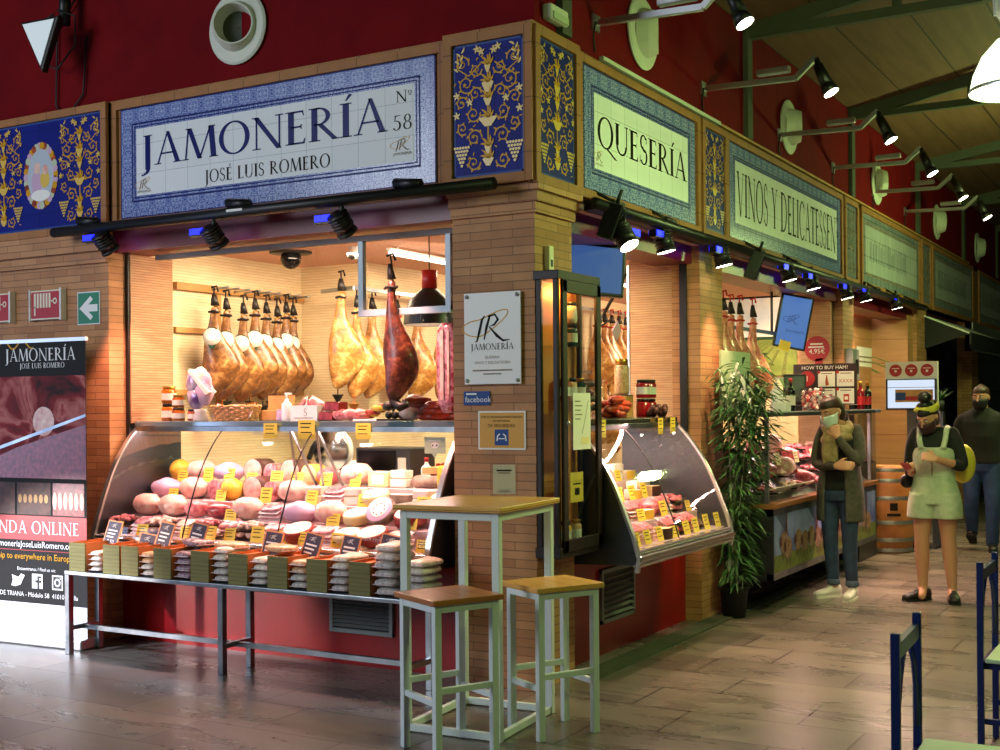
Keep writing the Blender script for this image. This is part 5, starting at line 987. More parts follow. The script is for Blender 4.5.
# back counters with slicer, oven and boxes seen through the glass
t = thing('back_counter', 'brown back counter seen through the long glass case', 'counter'); b = MB('wood_counter'); b.box((-3.3, 1.3, 0), (-1.4, 1.75, 1.0)); b.build('body', t); b = MB('steel'); b.box((-3.3, 1.27, 1.0), (-1.38, 1.78, 1.03)); b.build('worktop', t, None, None, .005)
t = thing('meat_slicer', 'white meat slicer on the back counter, seen through the left pane', 'slicer', (-2.65, 1.5, 1.03)); b = MB('white'); b.box((-.3, -.16, 0), (.3, .16, .07)); b.box((-.1, -.05, .07), (.3, .15, .16)); b.build('body', t, None, None, .02)
b = MB('steel_brushed'); b.cyl((.1, -.08, .24), (.1, -.05, .24), .16, None, None, 30); b.build('blade', t); b = MB('white'); b.lathe([(.17, -.02), (.17, .02)], None, 30, (0, 0, 0)); b.v = [V3((q.x+.1, q.z-.03, q.y+.24)) for q in b.v]; b.build('blade_guard', t)
b = MB('black'); b.tube([(-.12, -.06, .18), (-.05, -.1, .26), (.0, -.12, .3)], .022); b.ball((-.2, -.08, .12), .035); b.build('handle', t); b = MB('steel'); b.box((-.34, -.14, .09), (-.08, .1, .11)); b.build('carriage', t)
t = thing('microwave', 'dark microwave oven on the back counter, seen through the middle pane', 'oven', (-2.0, 1.5, 1.03)); b = MB('steel_dark'); b.box((-.24, -.17, 0), (.24, .17, .27)); b.build('body', t, None, None, .008); b = MB('black_gloss'); b.box((-.22, -.176, .02), (.12, -.17, .25)); b.build('door', t); b = MB('label_white'); b.box((.14, -.175, .05), (.21, -.17, .2)); b.build('panel', t)
for i, (x, m, h) in enumerate(((-1.66, 'gel_white', .2), (-1.56, 'rind_dark', .16), (-1.46, 'bottle_dark', .2))): bottle((x, 1.4, 1.03), 'small bottle on the back counter right of the microwave, %s from the left' % ORD[i], h, .04, m)
t = thing('carton_box', 'brown carton on the back counter at the right', 'box', (-1.5, 1.62, 1.03)); b = MB('terracotta_box'); b.box((-.1, -.1, 0), (.1, .1, .14)); b.build('carton', t); b = MB('cork'); b.box((-.1, -.1, .14), (.1, -.01, .145)); b.build('flap', t)
t = thing('carving_board', 'pale wooden carving board shelf behind the right end of the long case', 'board', (-.95, .85, 0)); b = MB('light_wood'); b.box((-.28, -.15, 1.16), (.3, .15, 1.2)); b.build('board', t); b = MB('meat_dark'); b.box((-.25, -.1, .9), (.25, .1, 1.16)); b.build('stand', t); b = MB('steel_dark'); b.box((-.25, -.1, 0), (.25, .1, .9)); b.build('cabinet', t)
for i, x in enumerate((-1.08, -.98, -.88)): place('chor', (x, .8, 1.2), .3*i, 'small chorizo on the carving board shelf, %s from the left' % ORD[i], 'chorizo on the carving board', .6)
for i, y in enumerate((1.35, 1.8, 2.2)):
    t = thing('storage_box', 'wooden box on the back shelf seen through the right glass case, %s from the left' % ORD[i], 'box', (-1.15, y, 1.03)); b = MB(('white', 'light_wood', 'wood_counter')[i]); b.box((-.15, -.19, 0), (.15, .19, .2+.04*i)); b.build('box', t); b = MB('black'); b.box((.15, -.05, .1), (.16, .05, .13)); b.build('handle', t)
t = thing('side_counter', 'back shelf behind the right glass case', 'counter'); b = MB('wood_counter'); b.box((-1.35, 1.1, 0), (-.95, 2.4, 1.0)); b.build('body', t); b = MB('steel'); b.box((-1.37, 1.1, 1.0), (-.93, 2.42, 1.03)); b.build('worktop', t)
# ================================================================== THE DELI STALL (VINOS) AND BEYOND
t = thing('deli_counter', 'deli counter with a sheep photo on its front, in the third opening', 'counter')
b = MB('steel_dark'); b.box((-.12, 3.05, .26), (.38, 3.07, .84)); b.box((-.12, 6.30, .26), (.38, 6.34, .84)); b.box((-.12, 3.07, .26), (.36, 6.3, .72)); b.build('body', t)
b = MB('wood_counter'); b.box((.2, 3.03, .80), (.40, 6.38, .84)); b.build('ledge', t, None, None, .006)
b = MB('steel'); b.box((.33, 3.05, .26), (.385, 6.3, .31)); b.box((.33, 3.05, .745), (.38, 6.3, .80)); b.build('trim', t)
def sheep(b):
    b.rect(0, 0, 3.22, .435, 0, 'sheep_sky'); b.rect(0, 0, 3.22, .13, .001, 'sheep_grass')
    rr = random.Random(2)
    for k in range(4): x = .3+.85*k; b.flat([(x-.04, .1), (x+.04, .1), (x+.03, .435), (x-.03, .435)], .0015, 'rind_dark'); b.flat([(x, .435), (x-.25, .435), (x-.03, .3)], .0018, 'sheep_tree')
    for k in range(15):
        x = .15+2.95*(k+.5*rr.random())/15; y = .14+.06*rr.random(); b.disc(x, y+.02, .10, .085, .002+.0001*k, 'sheep', 14); b.disc(x-.09, y+.03, .03, .042, .0045, 'rind_dark', 10)
        for q in (-.05, -.02, .03, .06): b.rect(x+q-.007, y-.11, x+q+.007, y-.04, .0019, 'rind_dark')
M['sheep_sky'] = plain('sheep_sky', '#4e5aa0', .4, c2='#8f9ccc', scale=4); M['sheep_grass'] = plain('sheep_grass', '#77803c', .5, c2='#5a6432', scale=30); M['sheep'] = plain('sheep', '#9a7a62', .6, c2='#6f5442', scale=30); M['sheep_tree'] = plain('sheep_tree', '#3c4a6a', .6)
b = MB(); b.T = RT(.382, 3.07, .31); sheep(b); b.build('photo_panel', t)
b = MB('glass'); b.box((.33, 3.06, .84), (.336, 6.32, 1.5)); b.box((-.1, 3.06, .84), (.33, 3.066, 1.5)); b.build('front_glass', t)
b = MB('steel_dark'); b.box((-.28, 3.04, 1.5), (.36, 6.42, 1.535)); b.build('top_shelf', t, None, None, .005)
for y in (3.07, 4.6, 6.28): b = MB('steel'); b.box((.315, y-.015, .84), (.345, y+.015, 1.5)); b.build('post', t)
b = MB('steel'); b.loft([[(-.1, 3.08, .84), (.3, 3.08, .84), (-.1, 3.08, 1.2)], [(-.1, 6.3, .84), (.3, 6.3, .84), (-.1, 6.3, 1.2)]], None, True, True, False); b.build('sloped_deck', t)
rr = random.Random(17)
kinds = 'tray tray2 loin pack ham tray pack3 roll tray tray2 pack2 loin chor'.split(); n = 0
for j, f in enumerate((.16, .42, .68, .92)):
    for i in range(13):
        y = 3.2+.232*i+.05*rr.random(); p = V3((.3-.4*f, y, .84+.36*f+.004)); kd = kinds[(i*3+j*5) % 13]
        place(kd, p, pi/2+rr.random()*.6, '%s, %s of deli counter, %s from left' % (KIND[kd][1], ('front row', 'second row', 'third row', 'top row')[j], ORD[i]), 'meat on the deli counter', 1.05, (0, .0, pi/2+rr.random()))
for i in range(7):
    y = 3.2+.17*i; t = thing('brochure', 'white and orange brochure on the deli ledge, %s from the left' % ORD[i], 'brochure', (.26, y, .86), 0, 'brochures on the deli counter', (0, -.55, 0)); b = MB('paper'); b.box((-.19, -.07, .03), (.12, .07, .034)); b.build('sheet', t); b = MB('chorizo'); b.box((-.17, -.05, .0345), (-.05, .05, .0355)); b.box((.02, -.05, .0345), (.06, .05, .0355)); b.build('picture', t)
for i in range(6): p = (.05, 3.3+.5*i, 1.10); card((p[0]+.15, p[1], p[2]), pi/2, .12, .1, 'pale price card on the deli counter meat, %s from the left' % ORD[i], 'price cards on the deli counter', 'card_pale')
# deli counter top
zd = 1.536
for i, (px, m, h) in enumerate(((757, 'bottle_dark', .27), (761, 'bottle_red', .24), (791, 'bottle_dark', .28))): p = onz(px, 409.5, zd); p = onx(px, 405, .12); bottle((.12, p.y, zd), 'wine bottle on the deli counter top, %s from the left' % ORD[i], h, .04, m, 'lid_gold' if i < 1 else 'label_white')
p = onx(777, 400, .15); pump((.15, p.y, zd), 'large clear sanitizer pump bottle on the deli counter top', 1.5)
p = onx(783, 405, .2); t = thing('napkin_box', 'small white napkin box beside the large sanitizer bottle', 'napkins', (.2, p.y, zd)); b = MB('white'); b.box((-.05, -.06, 0), (.05, .06, .07)); b.build('box', t); b = MB('paper'); b.flat([(-.03, 0), (.03, 0), (.02, .05), (-.03, .04)]); b.T = Matrix(); b.v = [V3((q.x, 0, q.y+.07)) for q in b.v]; b.build('napkin', t)
p = onx(795, 395, .0); t = thing('card_terminal', 'dark upright till display on the deli counter top', 'till', (0, p.y, zd), .5); b = MB('black'); b.box((-.06, -.05, 0), (.06, .05, .05)); b.box((-.1, -.02, .05), (.1, .03, .33)); b.build('body', t, None, None, .008); b = MB('steel_dark'); b.box((-.085, -.024, .08), (.085, -.02, .31)); b.build('display', t)
p = onx(813, 402, .2); t = thing('candy_bucket', 'clear bucket of red sweets on the deli counter top', 'bucket', (.2, p.y, zd)); b = MB('glass_clear'); b.lathe([(.08, 0), (.085, .01), (.11, .2), (.105, .2), (.08, .012)], None, 22); b.build('bucket', t)
b = MB('icon_red'); rr = random.Random(1)
for k in range(70): a = rr.random()*6.28; r = .085*sqrt(rr.random()); b.ball((r*cos(a), r*sin(a), .02+.17*rr.random()), .016, ('icon_red', 'meat_pale', 'paper')[k % 3], 6, 5)
s_ = b.build('sweets', t); s_['kind'] = 'stuff'
# HOW TO BUY HAM? board
y0 = 5.15; a, c = ony(794, 405, y0), ony(857, 363, y0); w_, h_ = c.x-a.x, c.z-a.z
t = thing('menu_board', 'dark HOW TO BUY HAM? board with four white picture squares on the deli counter', 'menu board', ((a.x+c.x)/2, y0, a.z)); b = MB('menu_dark'); b.T = FR(0, 0, 0); b.box((-w_/2, 0, -.015), (w_/2, h_, 0)); b.text('HOW TO BUY HAM?', .046, 0, h_-.05, .001, 'white')
for ix, iy, kk in ((.0, .17, 0), (.17, .17, 1), (.0, .015, 2), (.17, .015, 3)):
    x0 = -.04+ix; b.rect(x0-.02, iy-.005, x0+.135, iy+.132, .001, 'white'); b.disc(x0-.012, iy+.125, .014, None, .003, 'icon_red', 12); b.rect(x0+.01, iy+.11, x0+.11, iy+.118, .002, 'rind_grey')
    if kk == 0: b.flat([(x0+.05, iy+.0), (x0+.08, iy+.01), (x0+.07, iy+.05), (x0+.062, iy+.1), (x0+.055, iy+.1), (x0+.045, iy+.04)], .002, 'sausage')
    if kk == 1: b.text('XXXX', .045, x0+.06, iy+.03, .002, 'icon_red')
    if kk == 2: b.disc(x0+.04, iy+.04, .03, None, .002, 'icon_red', 12); b.rect(x0+.08, iy+.02, x0+.11, iy+.08, .002, 'icon_red')
    if kk == 3: b.rect(x0+.04, iy+.01, x0+.09, iy+.08, .002, 'icon_red'); b.rect(x0+.05, iy+.03, x0+.08, iy+.06, .003, 'paper')
b.disc(-.16, .24, .07, None, .001, 'icon_red', 24); b.text('1', .07, -.16, .215, .002, 'white'); b.rect(-.24, .02, -.09, .13, .001, 'meat_dark'); b.build('board', t)
b = MB('black'); b.box((-.15, -.0, -.06), (.15, .12, .0)); b.build('stand', t, (0, 0, 0)); 
# screen, mural, hams, signs of the deli
p = onx(794, 322, -.15)
def lg(b): logo(b, -.06, -.02, .12, .003, 'fb_blue', 'ink_blue'); b.text('Jamonería', .045, .03, -.1, .003, 'fb_blue')
screen('tilted upright screen with a ham outline hung over the deli counter', Matrix.Translation(p) @ Matrix.Rotation(radians(30), 4, 'Z') @ Matrix.Rotation(radians(11), 4, 'Y') @ FR(0, 0, 0), .27, .47, 'screen_sky', lg)
b = MB('black'); q = onx(784, 290, -.15); b.tube([p+V3((0, .05, .1)), p+V3((-.05, .08, .3)), (p.x-.1, p.y+.0, ZC)], .015); tag(b.build('screen_bracket'), 'black bracket holding the tilted screen from the ceiling', 'bracket')
b = MB('card_yellow'); p2 = onx(785, 345, -.06); b.T = Matrix.Translation(p2) @ Matrix.Rotation(.5, 4, 'Z') @ Matrix.Rotation(.3, 4, 'Y'); b.box((-.05, -.002, -.05), (.05, 0, .04)); b.rect(-.03, -.03, .03, -.02, 0); tag(b.build('price_card'), 'yellow price card clipped under the tilted screen', 'price card')
ym = 9.9; a, c = ony(752, 376, ym), ony(802, 296, ym); t = thing('wall_mural', 'photo mural of a green vineyard under a cloudy sky on the deli back wall', 'mural', (a.x, ym, a.z))
M['mural_sky'] = plain('mural_sky', '#b9cfe6', .5, c2='#f4f4ee', scale=2.0); M['mural_field'] = plain('mural_field', '#8a9a48', .5, c2='#6d8238', scale=6)
W_, H_ = c.x-a.x, c.z-a.z; b = MB('mural_field'); b.T = FR(0, -.0, 0); b.box((-1.2, 0, -.01), (W_, H_*.48, 0))
for k in range(14): x = W_*.2; b.flat([(-1.1+.25*k, 0), (-1.04+.25*k, 0), (.15+.06*k, H_*.44), (.13+.06*k, H_*.44)], .002, 'sheep_grass')
b.rect(-1.2, H_*.46, W_, H_*.5, .002, 'tag_green'); b.build('field', t); b = MB('mural_sky'); b.T = FR(0, 0, 0); b.box((-1.2, H_*.48, -.01), (W_, H_, 0)); b.build('sky', t)
b = MB('steel_dark'); b.bar((-.3, 3.1, 2.26), (-.3, 5.3, 2.26), .03); b.cyl((-.3, 5.2, 2.26), (-.3, 5.2, ZC), .012); b.cyl((-.3, 3.15, 2.26), (-.3, 3.15, ZC), .012); tag(b.build('ham_rail'), 'steel rail carrying reddish hams over the deli counter', 'rail')
for i, (px, z, L) in enumerate(((724, 2.47, .9), (731, 2.45, .9), (740, 2.46, .9), (753, 2.46, .95))): p = onx(px, 320, -.2); ham('reddish ham hung hoof up over the deli counter, %s from the left' % ORD[i], 'reddish hams of the deli', 'ham_red', (-.2, p.y, z), .4, L, None, 'rope_red', None, 120+i, .95)
b = MB('board_green'); a, c = onx(721, 388, .06), onx(750, 353, .06); b.box((.05, a.y, a.z-.2), (.065, c.y, c.z)); b.box((.04, a.y+.05, zd), (.05, a.y+.1, a.z)); b.box((.04, c.y-.1, zd), (.05, c.y-.05, a.z)); tag(b.build('divider_board'), 'pale green divider board standing behind the bamboo on the deli counter', 'board')
b = MB('icon_red'); b.T = FR(-.24, 6.498, 2.16); b.disc(0, 0, .13, None, .002, None, 30); b.rect(-.07, .04, .06, .055, .003, 'white'); b.rect(-.09, .01, .07, .024, .003, 'white'); b.text('4,95€', .07, 0, -.05, .003, 'white'); b.box((-.02, -.16, 0), (.06, -.1, .002)); tag(b.build('wall_sticker'), 'round red sticker on the wood panel right of the tilted screen', 'sticker')
t = thing('end_case', 'clear glass end case past the menu board, behind the standing woman', 'glass case'); b = MB('steel_dark'); b.box((.01, 6.46, .0), (.18, 7.2, .98)); b.build('base', t); b = MB('glass_clear')
for s_ in ((.175, 6.46, .98, .18, 7.2, 1.5), (.01, 6.46, .98, .18, 6.465, 1.5)): b.box(s_[:3], s_[3:])
b.build('glass_front', t); b = MB('steel'); b.box((.01, 6.46, 1.5), (.2, 7.35, 1.53)); b.build('top', t)
for i in range(5): y = 6.5+.16*i; place(('tray', 'pack', 'tray2', 'pack3', 'tray')[i], (.1, y, .982), pi/2, '%s in the clear end case, %s from the left' % (KIND[('tray', 'pack', 'tray2', 'pack3', 'tray')[i]][1], ORD[i]), 'food in the clear end case', .9)
for i, px in enumerate((869, 875, 881, 887, 893)): p = onx(px, 400, .1); bottle((.09+.04*(i % 2), 6.62+.15*i, 1.531), 'dark wine bottle on the clear end case, %s from the left' % ORD[i], .29, .04, 'bottle_red' if i == 1 else 'bottle_dark', 'ink_red' if i % 2 else 'label_white', 'bottles on the end case', 'lid_gold')
# barrel, order kiosk
p = onz(893, 553, 0); bx, by = .2, 7.58
t = thing('wooden_barrel', 'oak wine barrel with grey hoops behind the woman in the romper', 'barrel', (bx, by, 0)); b = MB('barrel_wood'); n = 26; Hb = .92
rg = []
for k in range(11): f = k/10; r = .255+.055*sin(pi*f); rg.append([(r*cos(2*pi*j/52)*(1 if j % 2 else .993), r*sin(2*pi*j/52)*(1 if j % 2 else .993), Hb*f) for j in range(52)])
b.loft(rg, None, True, True, True); b.lathe([(.235, Hb-.005), (.235, Hb+.002)], 'light_wood', 26); b.build('staves', t)
for f in (.04, .16, .36, .64, .84, .96): r = .255+.055*sin(pi*f)+.004; b = MB('hoop'); b.lathe([(r-.002, Hb*f-.022), (r+.001, Hb*f), (r-.002, Hb*f+.022)], None, 40, (0, 0, 0), True, False); b.build('hoop', t)
b = MB('ink'); b.T = Matrix.Rotation(radians(26), 4, 'Z') @ FR(0, -.312, .5); b.box((-.04, -.04, 0), (.04, .04, .004)); b.rect(-.07, -.1, .07, -.07, .002, 'ink'); b.build('brand', t)
y0 = 7.95; a, c = ony(886, 410, y0), ony(938, 361, y0); w_, h_ = c.x-a.x, c.z-a.z
t = thing('order_kiosk', 'white kiosk with three red circles above a lit screen, behind the barrel', 'kiosk', ((a.x+c.x)/2, y0, 0)); b = MB('steel_dark'); b.box((-.05, 0, 0), (.05, .06, a.z)); b.box((-.25, .0, 0), (.25, .3, .03)); b.build('post', t)
b = MB('white'); b.T = FR(0, 0, a.z); b.box((-w_/2, 0, -.04), (w_/2, h_, 0))
for k in range(3): b.disc(-w_*.3+w_*.3*k, h_*.82, .068, None, .001, 'icon_red', 24); b.rect(-w_*.3+w_*.3*k-.012, h_*.78, -w_*.3+w_*.3*k+.012, h_*.83, .002, 'white'); b.rect(-w_*.3+w_*.3*k-.04, h_*.855, -w_*.3+w_*.3*k+.04, h_*.87, .002, 'white')
b.build('board', t); b = MB('screen_frame'); b.T = FR(0, -.005, a.z); b.box((-w_/2+.01, .0, 0), (w_/2-.01, h_*.64, .02)); b.build('screen_case', t)
b = MB('screen_pale'); b.T = FR(0, -.026, a.z); b.rect(-w_/2+.03, .02, w_/2-.03, h_*.62, 0); b.rect(-w_*.3, h_*.16, w_*.42, h_*.42, .001, 'light_wood'); b.rect(-w_*.1, h_*.2, w_*.4, h_*.28, .002, 'icon_red'); b.rect(-w_*.3, h_*.2, -w_*.1, h_*.36, .002, 'fb_blue'); b.rect(-w_/2+.03, h_*.46, w_/2-.03, h_*.47, .001, 'steel_dark'); b.build('display', t)
t = thing('small_plant', 'small leafy plant behind the right side of the white kiosk', 'plant', (.62, 8.25, 1.5)); b = MB('leaf'); rr = random.Random(8)
for k in range(26): a = rr.random()*6.28; e = .3+.9*rr.random(); L = .12+.1*rr.random(); d = V3((cos(a)*cos(e), sin(a)*cos(e), sin(e))); s2 = d.cross(V3((0, 0, 1))).normalized()*.018; o_ = V3((0, 0, .12)); b.add([o_, o_+d*L*.5+s2, o_+d*L, o_+d*L*.5-s2], [(0, 1, 2, 3)])
b.build('leaves', t); b = MB('pot'); b.lathe([(.05, 0), (.07, .12), (.065, .12)], None, 16); b.build('pot', t); b = MB('steel_dark'); b.box((-.06, -.06, -1.5), (.06, .06, 0)); b.build('stand', t)
b = MB('paper'); b.T = RT(-.497, 0, 0); a, c = onx(857, 366, -.497), onx(882, 350, -.497); b.rect(a.y, a.z, c.y, c.z, .003); b.rect(a.y+.1, a.z+.05, c.y-.1, a.z+.07, .004, 'rind_grey'); b.rect(a.y+.1, a.z+.11, c.y-.1, a.z+.13, .004, 'rind_grey'); tag(b.build('paper_notice'), 'white paper notice on the boards of the closed wooden stall', 'notice')
b = MB('card_yellow'); b.T = RT(-.497, 0, 0); a, c = onx(891, 379, -.497), onx(908, 357, -.497); b.rect(a.y, a.z, c.y, c.z, .003); b.rect(a.y+.2, a.z+.06, c.y-.2, c.z-.06, .004, 'light_wood'); tag(b.build('paper_notice'), 'yellow framed notice on the boards left of the kiosk circles', 'notice')
t = thing('wall_cabinet', 'small grey box on the second grey pillar', 'box', (.0, 6.8, 2.0)); b = MB('steel_grey'); b.box((0, -.14, -.16), (.08, .14, .16)); b.build('case', t, None, None, .006); b = MB('black'); b.box((.08, -.02, -.1), (.1, .04, .05)); b.build('handset', t)
# awning and far stall
t = thing('awning', 'small black awning with a scalloped edge and white top at the dark stall', 'awning'); b = MB('white'); b.loft([[(.0, 10.7, 2.72), (.0, 10.7, 2.74), (.55, 10.7, 2.5), (.55, 10.7, 2.48)], [(.0, 13.6, 2.72), (.0, 13.6, 2.74), (.55, 13.6, 2.5), (.55, 13.6, 2.48)]], None, True, True, False); b.build('canopy', t)
b = MB('awning_black')
for k in range(14): y = 10.72+.205*k; b.T = Matrix.Translation((.56, y, 2.5)) @ Matrix(((0, 0, 1, 0), (1, 0, 0, 0), (0, 1, 0, 0), (0, 0, 0, 1))); b.flat([(0, 0), (.2, 0), (.2, -.16), (.15, -.2), (.1, -.21), (.05, -.2), (0, -.16)][::-1], .0); b.prism([(0, -.16), (.05, -.2), (.1, -.21), (.15, -.2), (.2, -.16), (.2, 0), (0, 0)], -.01, .01)
b.T = Matrix(); b.loft([[(.0, 10.69, 2.72), (.55, 10.69, 2.48), (.0, 10.69, 2.3)], [(.0, 10.71, 2.72), (.55, 10.71, 2.48), (.0, 10.71, 2.3)]], None, True, True, False); b.build('valance', t)
# hanging bell lamp over the aisle
M['lamp_glass'] = plain('lamp_glass', '#f3fbe8', .25, emis='#eaffcf', es=2.2)
p = V3((2.325, 1.45, 3.49)); t = thing('hall_lamp', 'big bright bell pendant lamp hung from the roof at the upper right', 'pendant lamp', (p.x, p.y, p.z-.13)); b = MB('lamp_glass'); b.lathe([(.255, 0), (.25, .03), (.235, .1), (.19, .2), (.11, .29), (.07, .31)], None, 34, (0, 0, 0), True, False); b.build('shade', t); b = MB('aluminium'); b.lathe([(.258, -.006), (.262, .006), (.256, .016)], None, 34, (0, 0, 0), True, False); b.build('rim', t)
b = MB('lamp_hid'); b.ball((0, 0, .1), .07); b.build('bulb', t); b = MB('vent_white'); b.lathe([(.06, .31), (.05, .37), (.08, .39), (.11, .44), (.12, .52)], None, 12, (0, 0, 0), True, True); b.box((-.11, -.09, .52), (.11, .09, .68)); 
for k in range(10): a = k*pi/5; b.bar((.115*cos(a), .115*sin(a), .44), (.13*cos(a), .13*sin(a), .66), .012)
b.build('ballast', t); b = MB('cable'); b.cyl((0, 0, .68), (0, 0, 1.75), .006); b.build('cord', t)
# ================================================================== BAR TABLE, STOOLS, BLUE CHAIRS
def frame_table(name, label, cat, c, rz, hx, hy, H, top_m, th, low, tb, group=None, ov=.02, leg=.035):
    t = thing(name, label, cat, (c[0], c[1], 0), rz, group)
    b = MB(top_m); b.box((-hx-ov, -hy-ov, H-th), (hx+ov, hy+ov, H)); b.build('seat' if name == 'bar_stool' else 'top', t, None, None, .004)
    for x in (-hx, hx):
        for y in (-hy, hy): s = leg/2; xx, yy = x-s*(1 if x > 0 else -1), y-s*(1 if y > 0 else -1); b = MB('table_white'); b.box((xx-s, yy-s, 0), (xx+s, yy+s, H-th)); b.build('leg', t, None, None, .003)
    b = MB('table_white'); s = leg/2; z0, z1 = H-th-leg, H-th
    for y in (-hy+s, hy-s): b.box((-hx+leg, y-s, z0), (hx-leg, y+s, z1))
    for x in (-hx+s, hx-s): b.box((x-s, -hy+leg, z0), (x+s, hy-leg, z1))
    b.build('apron', t, None, None, .003)
    for i, (lz) in enumerate(low):
        b = MB('table_white')
        if i % 2 == 0 or len(low) == 1:
            for y in (-hy+s, hy-s): MB('table_white').box((-hx+leg, y-s*.7, lz), (hx-leg, y+s*.7, lz+tb)).build('stretcher', t, None, None, .002)
        if i % 2 == 1 or len(low) == 1:
            for x in (-hx+s, hx-s): MB('table_white').box((x-s*.7, -hy+leg, lz), (x+s*.7, hy-leg, lz+tb)).build('stretcher', t, None, None, .002)
    return t
frame_table('bar_table', 'tall white-framed bar table with planked pine top by the corner pillar', 'table', (.045, -.70), radians(4), .272, .325, 1.12, 'pine_top', .028, (.005,), .035, None, .025, .04)
frame_table('bar_stool', 'white framed bar stool with a reddish brown seat, nearest the camera', 'stool', (.175, -1.195), radians(-27), .168, .17, .73, 'oak_top', .026, (.245, .30), .028)
frame_table('bar_stool', 'white bar stool with a light pine seat, right of the bar table', 'stool', (.452, -.68), radians(-29), .148, .175, .735, 'pine_top', .026, (.235, .29), .028)
p = onz(505, 496, 1.121); t = thing('menu_stand', 'clear acrylic stand holding a white card on the bar table', 'menu stand', (p.x-.02, p.y+.03, 1.121), .45)
b = MB('glass_clear'); b.box((-.075, -.03, 0), (.075, .03, .004)); b.box((-.075, -.006, .004), (.075, -.003, .17)); b.box((-.075, .004, .004), (.075, .007, .17)); b.build('acrylic', t)
b = MB('paper'); b.T = FR(0, -.002, 0); b.box((-.06, .008, -.004), (.06, .165, 0)); b.rect(-.04, .13, .04, .138, .001, 'ink'); b.rect(-.03, .118, .03, .123, .001, 'rind_grey'); b.rect(-.035, .018, .035, .022, .001, 'rind_grey'); b.rect(-.025, .028, .025, .031, .001, 'rind_grey'); b.build('card', t)
def blue_chair(p, rz, label):
    t = thing('cafe_chair', label, 'chair', p, rz, 'blue cafe chairs')     # back at x = 0, seat towards +x
    for y in (-.215, .215): b = MB('chair_blue'); b.box((-.014, y-.014, 0), (.014, y+.014, .885)); b.build('back_leg', t, None, None, .003)
    for y in (-.2, .2): b = MB('chair_blue'); b.box((.39, y-.014, 0), (.418, y+.014, .44)); b.build('front_leg', t, None, None, .003)
    b = MB('chair_blue'); b.box((-.01, -.2, .80), (.01, .2, .85))
    for s in (-1, 1): b.tube([(0, s*.2, .5), (0, s*.19, .62), (0, s*.14, .73), (0, s*.07, .80)], .01, None, 8)
    b.build('back_rail', t); b = MB('placard_edge'); b.box((-.013, -.05, .80), (-.01, .05, .84)); b.build('badge', t)
    b = MB('chair_blue'); b.box((0, -.2, .405), (.4, -.18, .435)); b.box((0, .18, .405), (.4, .2, .435)); b.box((.39, -.2, .405), (.41, .2, .435)); b.box((-.005, -.2, .405), (.015, .2, .435)); b.build('seat_frame', t)
    b = MB('chair_seat'); b.box((.02, -.225, .436), (.44, .225, .456)); b.build('seat', t, None, None, .006)
    for y in (-.2, .2): b = MB('chair_blue'); b.box((0, y-.01, .16), (.4, y+.01, .185)); b.build('stretcher', t)
    return t
blue_chair((2.405, -1.92, 0), radians(3), 'blue steel cafe chair with a pale green seat, nearer the camera at the lower right')
blue_chair((2.365, .0, 0), radians(0), 'blue steel cafe chair at the right edge, behind the nearer blue chair')
# ================================================================== POTTED BAMBOO
p = onz(730, 612, 0); PX, PY = .135, 2.86
t = thing('potted_bamboo', 'tall potted bamboo with narrow leaves between the two glass cases', 'plant', (PX, PY, 0))
b = MB('pot'); b.lathe([(.085, 0), (.105, .2), (.12, .21), (.12, .235), (.105, .235), (.1, .2)], None, 26); b.lathe([(.1, .19), (.01, .2)], 'rind_dark', 26); b.build('pot', t)
rr = random.Random(31); stems = []
for i in range(9):
    a = rr.random()*6.28; r = .06*rr.random(); x, y = r*cos(a), r*sin(a); H_ = 1.3+.42*rr.random(); dx, dy = .2*rr.random()-.02, .44*(rr.random()-.45)
    pts = [(x+dx*(f**1.6), y+dy*(f**1.6), .19+H_*f) for f in [k/8 for k in range(9)]]; stems.append(pts)
    b = MB('board_green' if i % 3 else 'leaf'); b.tube(pts, [.008-.0006*k for k in range(9)], None, 7); b.build('cane', t)
b = MB('leaf')
for pts in stems:
    for k in range(1, 9):
        c = V3(pts[k])
        for q in range(26 if k > 5 else 12):
            a = rr.random()*6.28; tw = V3((cos(a), 1.3*sin(a), .5*(rr.random()-.3))); o_ = c+tw*((.02+.15*rr.random()) if k > 5 else (.02+.09*rr.random()))+V3((0, 0, .2*(rr.random()-.5)))
            a2 = a+2.2*(rr.random()-.5); e = 1.1*(rr.random()-.55); d = V3((cos(a2)*cos(e), sin(a2)*cos(e), sin(e))); L = .09+.1*rr.random(); s2 = d.cross(V3((.3*(rr.random()-.5), .3*(rr.random()-.5), 1))).normalized()*(.008+.008*rr.random()); dn = V3((0, 0, -.014-.02*rr.random()))
            P = [o_, o_+d*L*.35+s2+dn*.2, o_+d*L*.7+s2*.7+dn, o_+d*L+dn*2.2, o_+d*L*.7-s2*.7+dn, o_+d*L*.35-s2+dn*.2]
            if min(p.x for p in P) < -.12: continue
            b.add(P, [(0, 1, 2, 3, 4, 5)])
b.build('foliage', t)
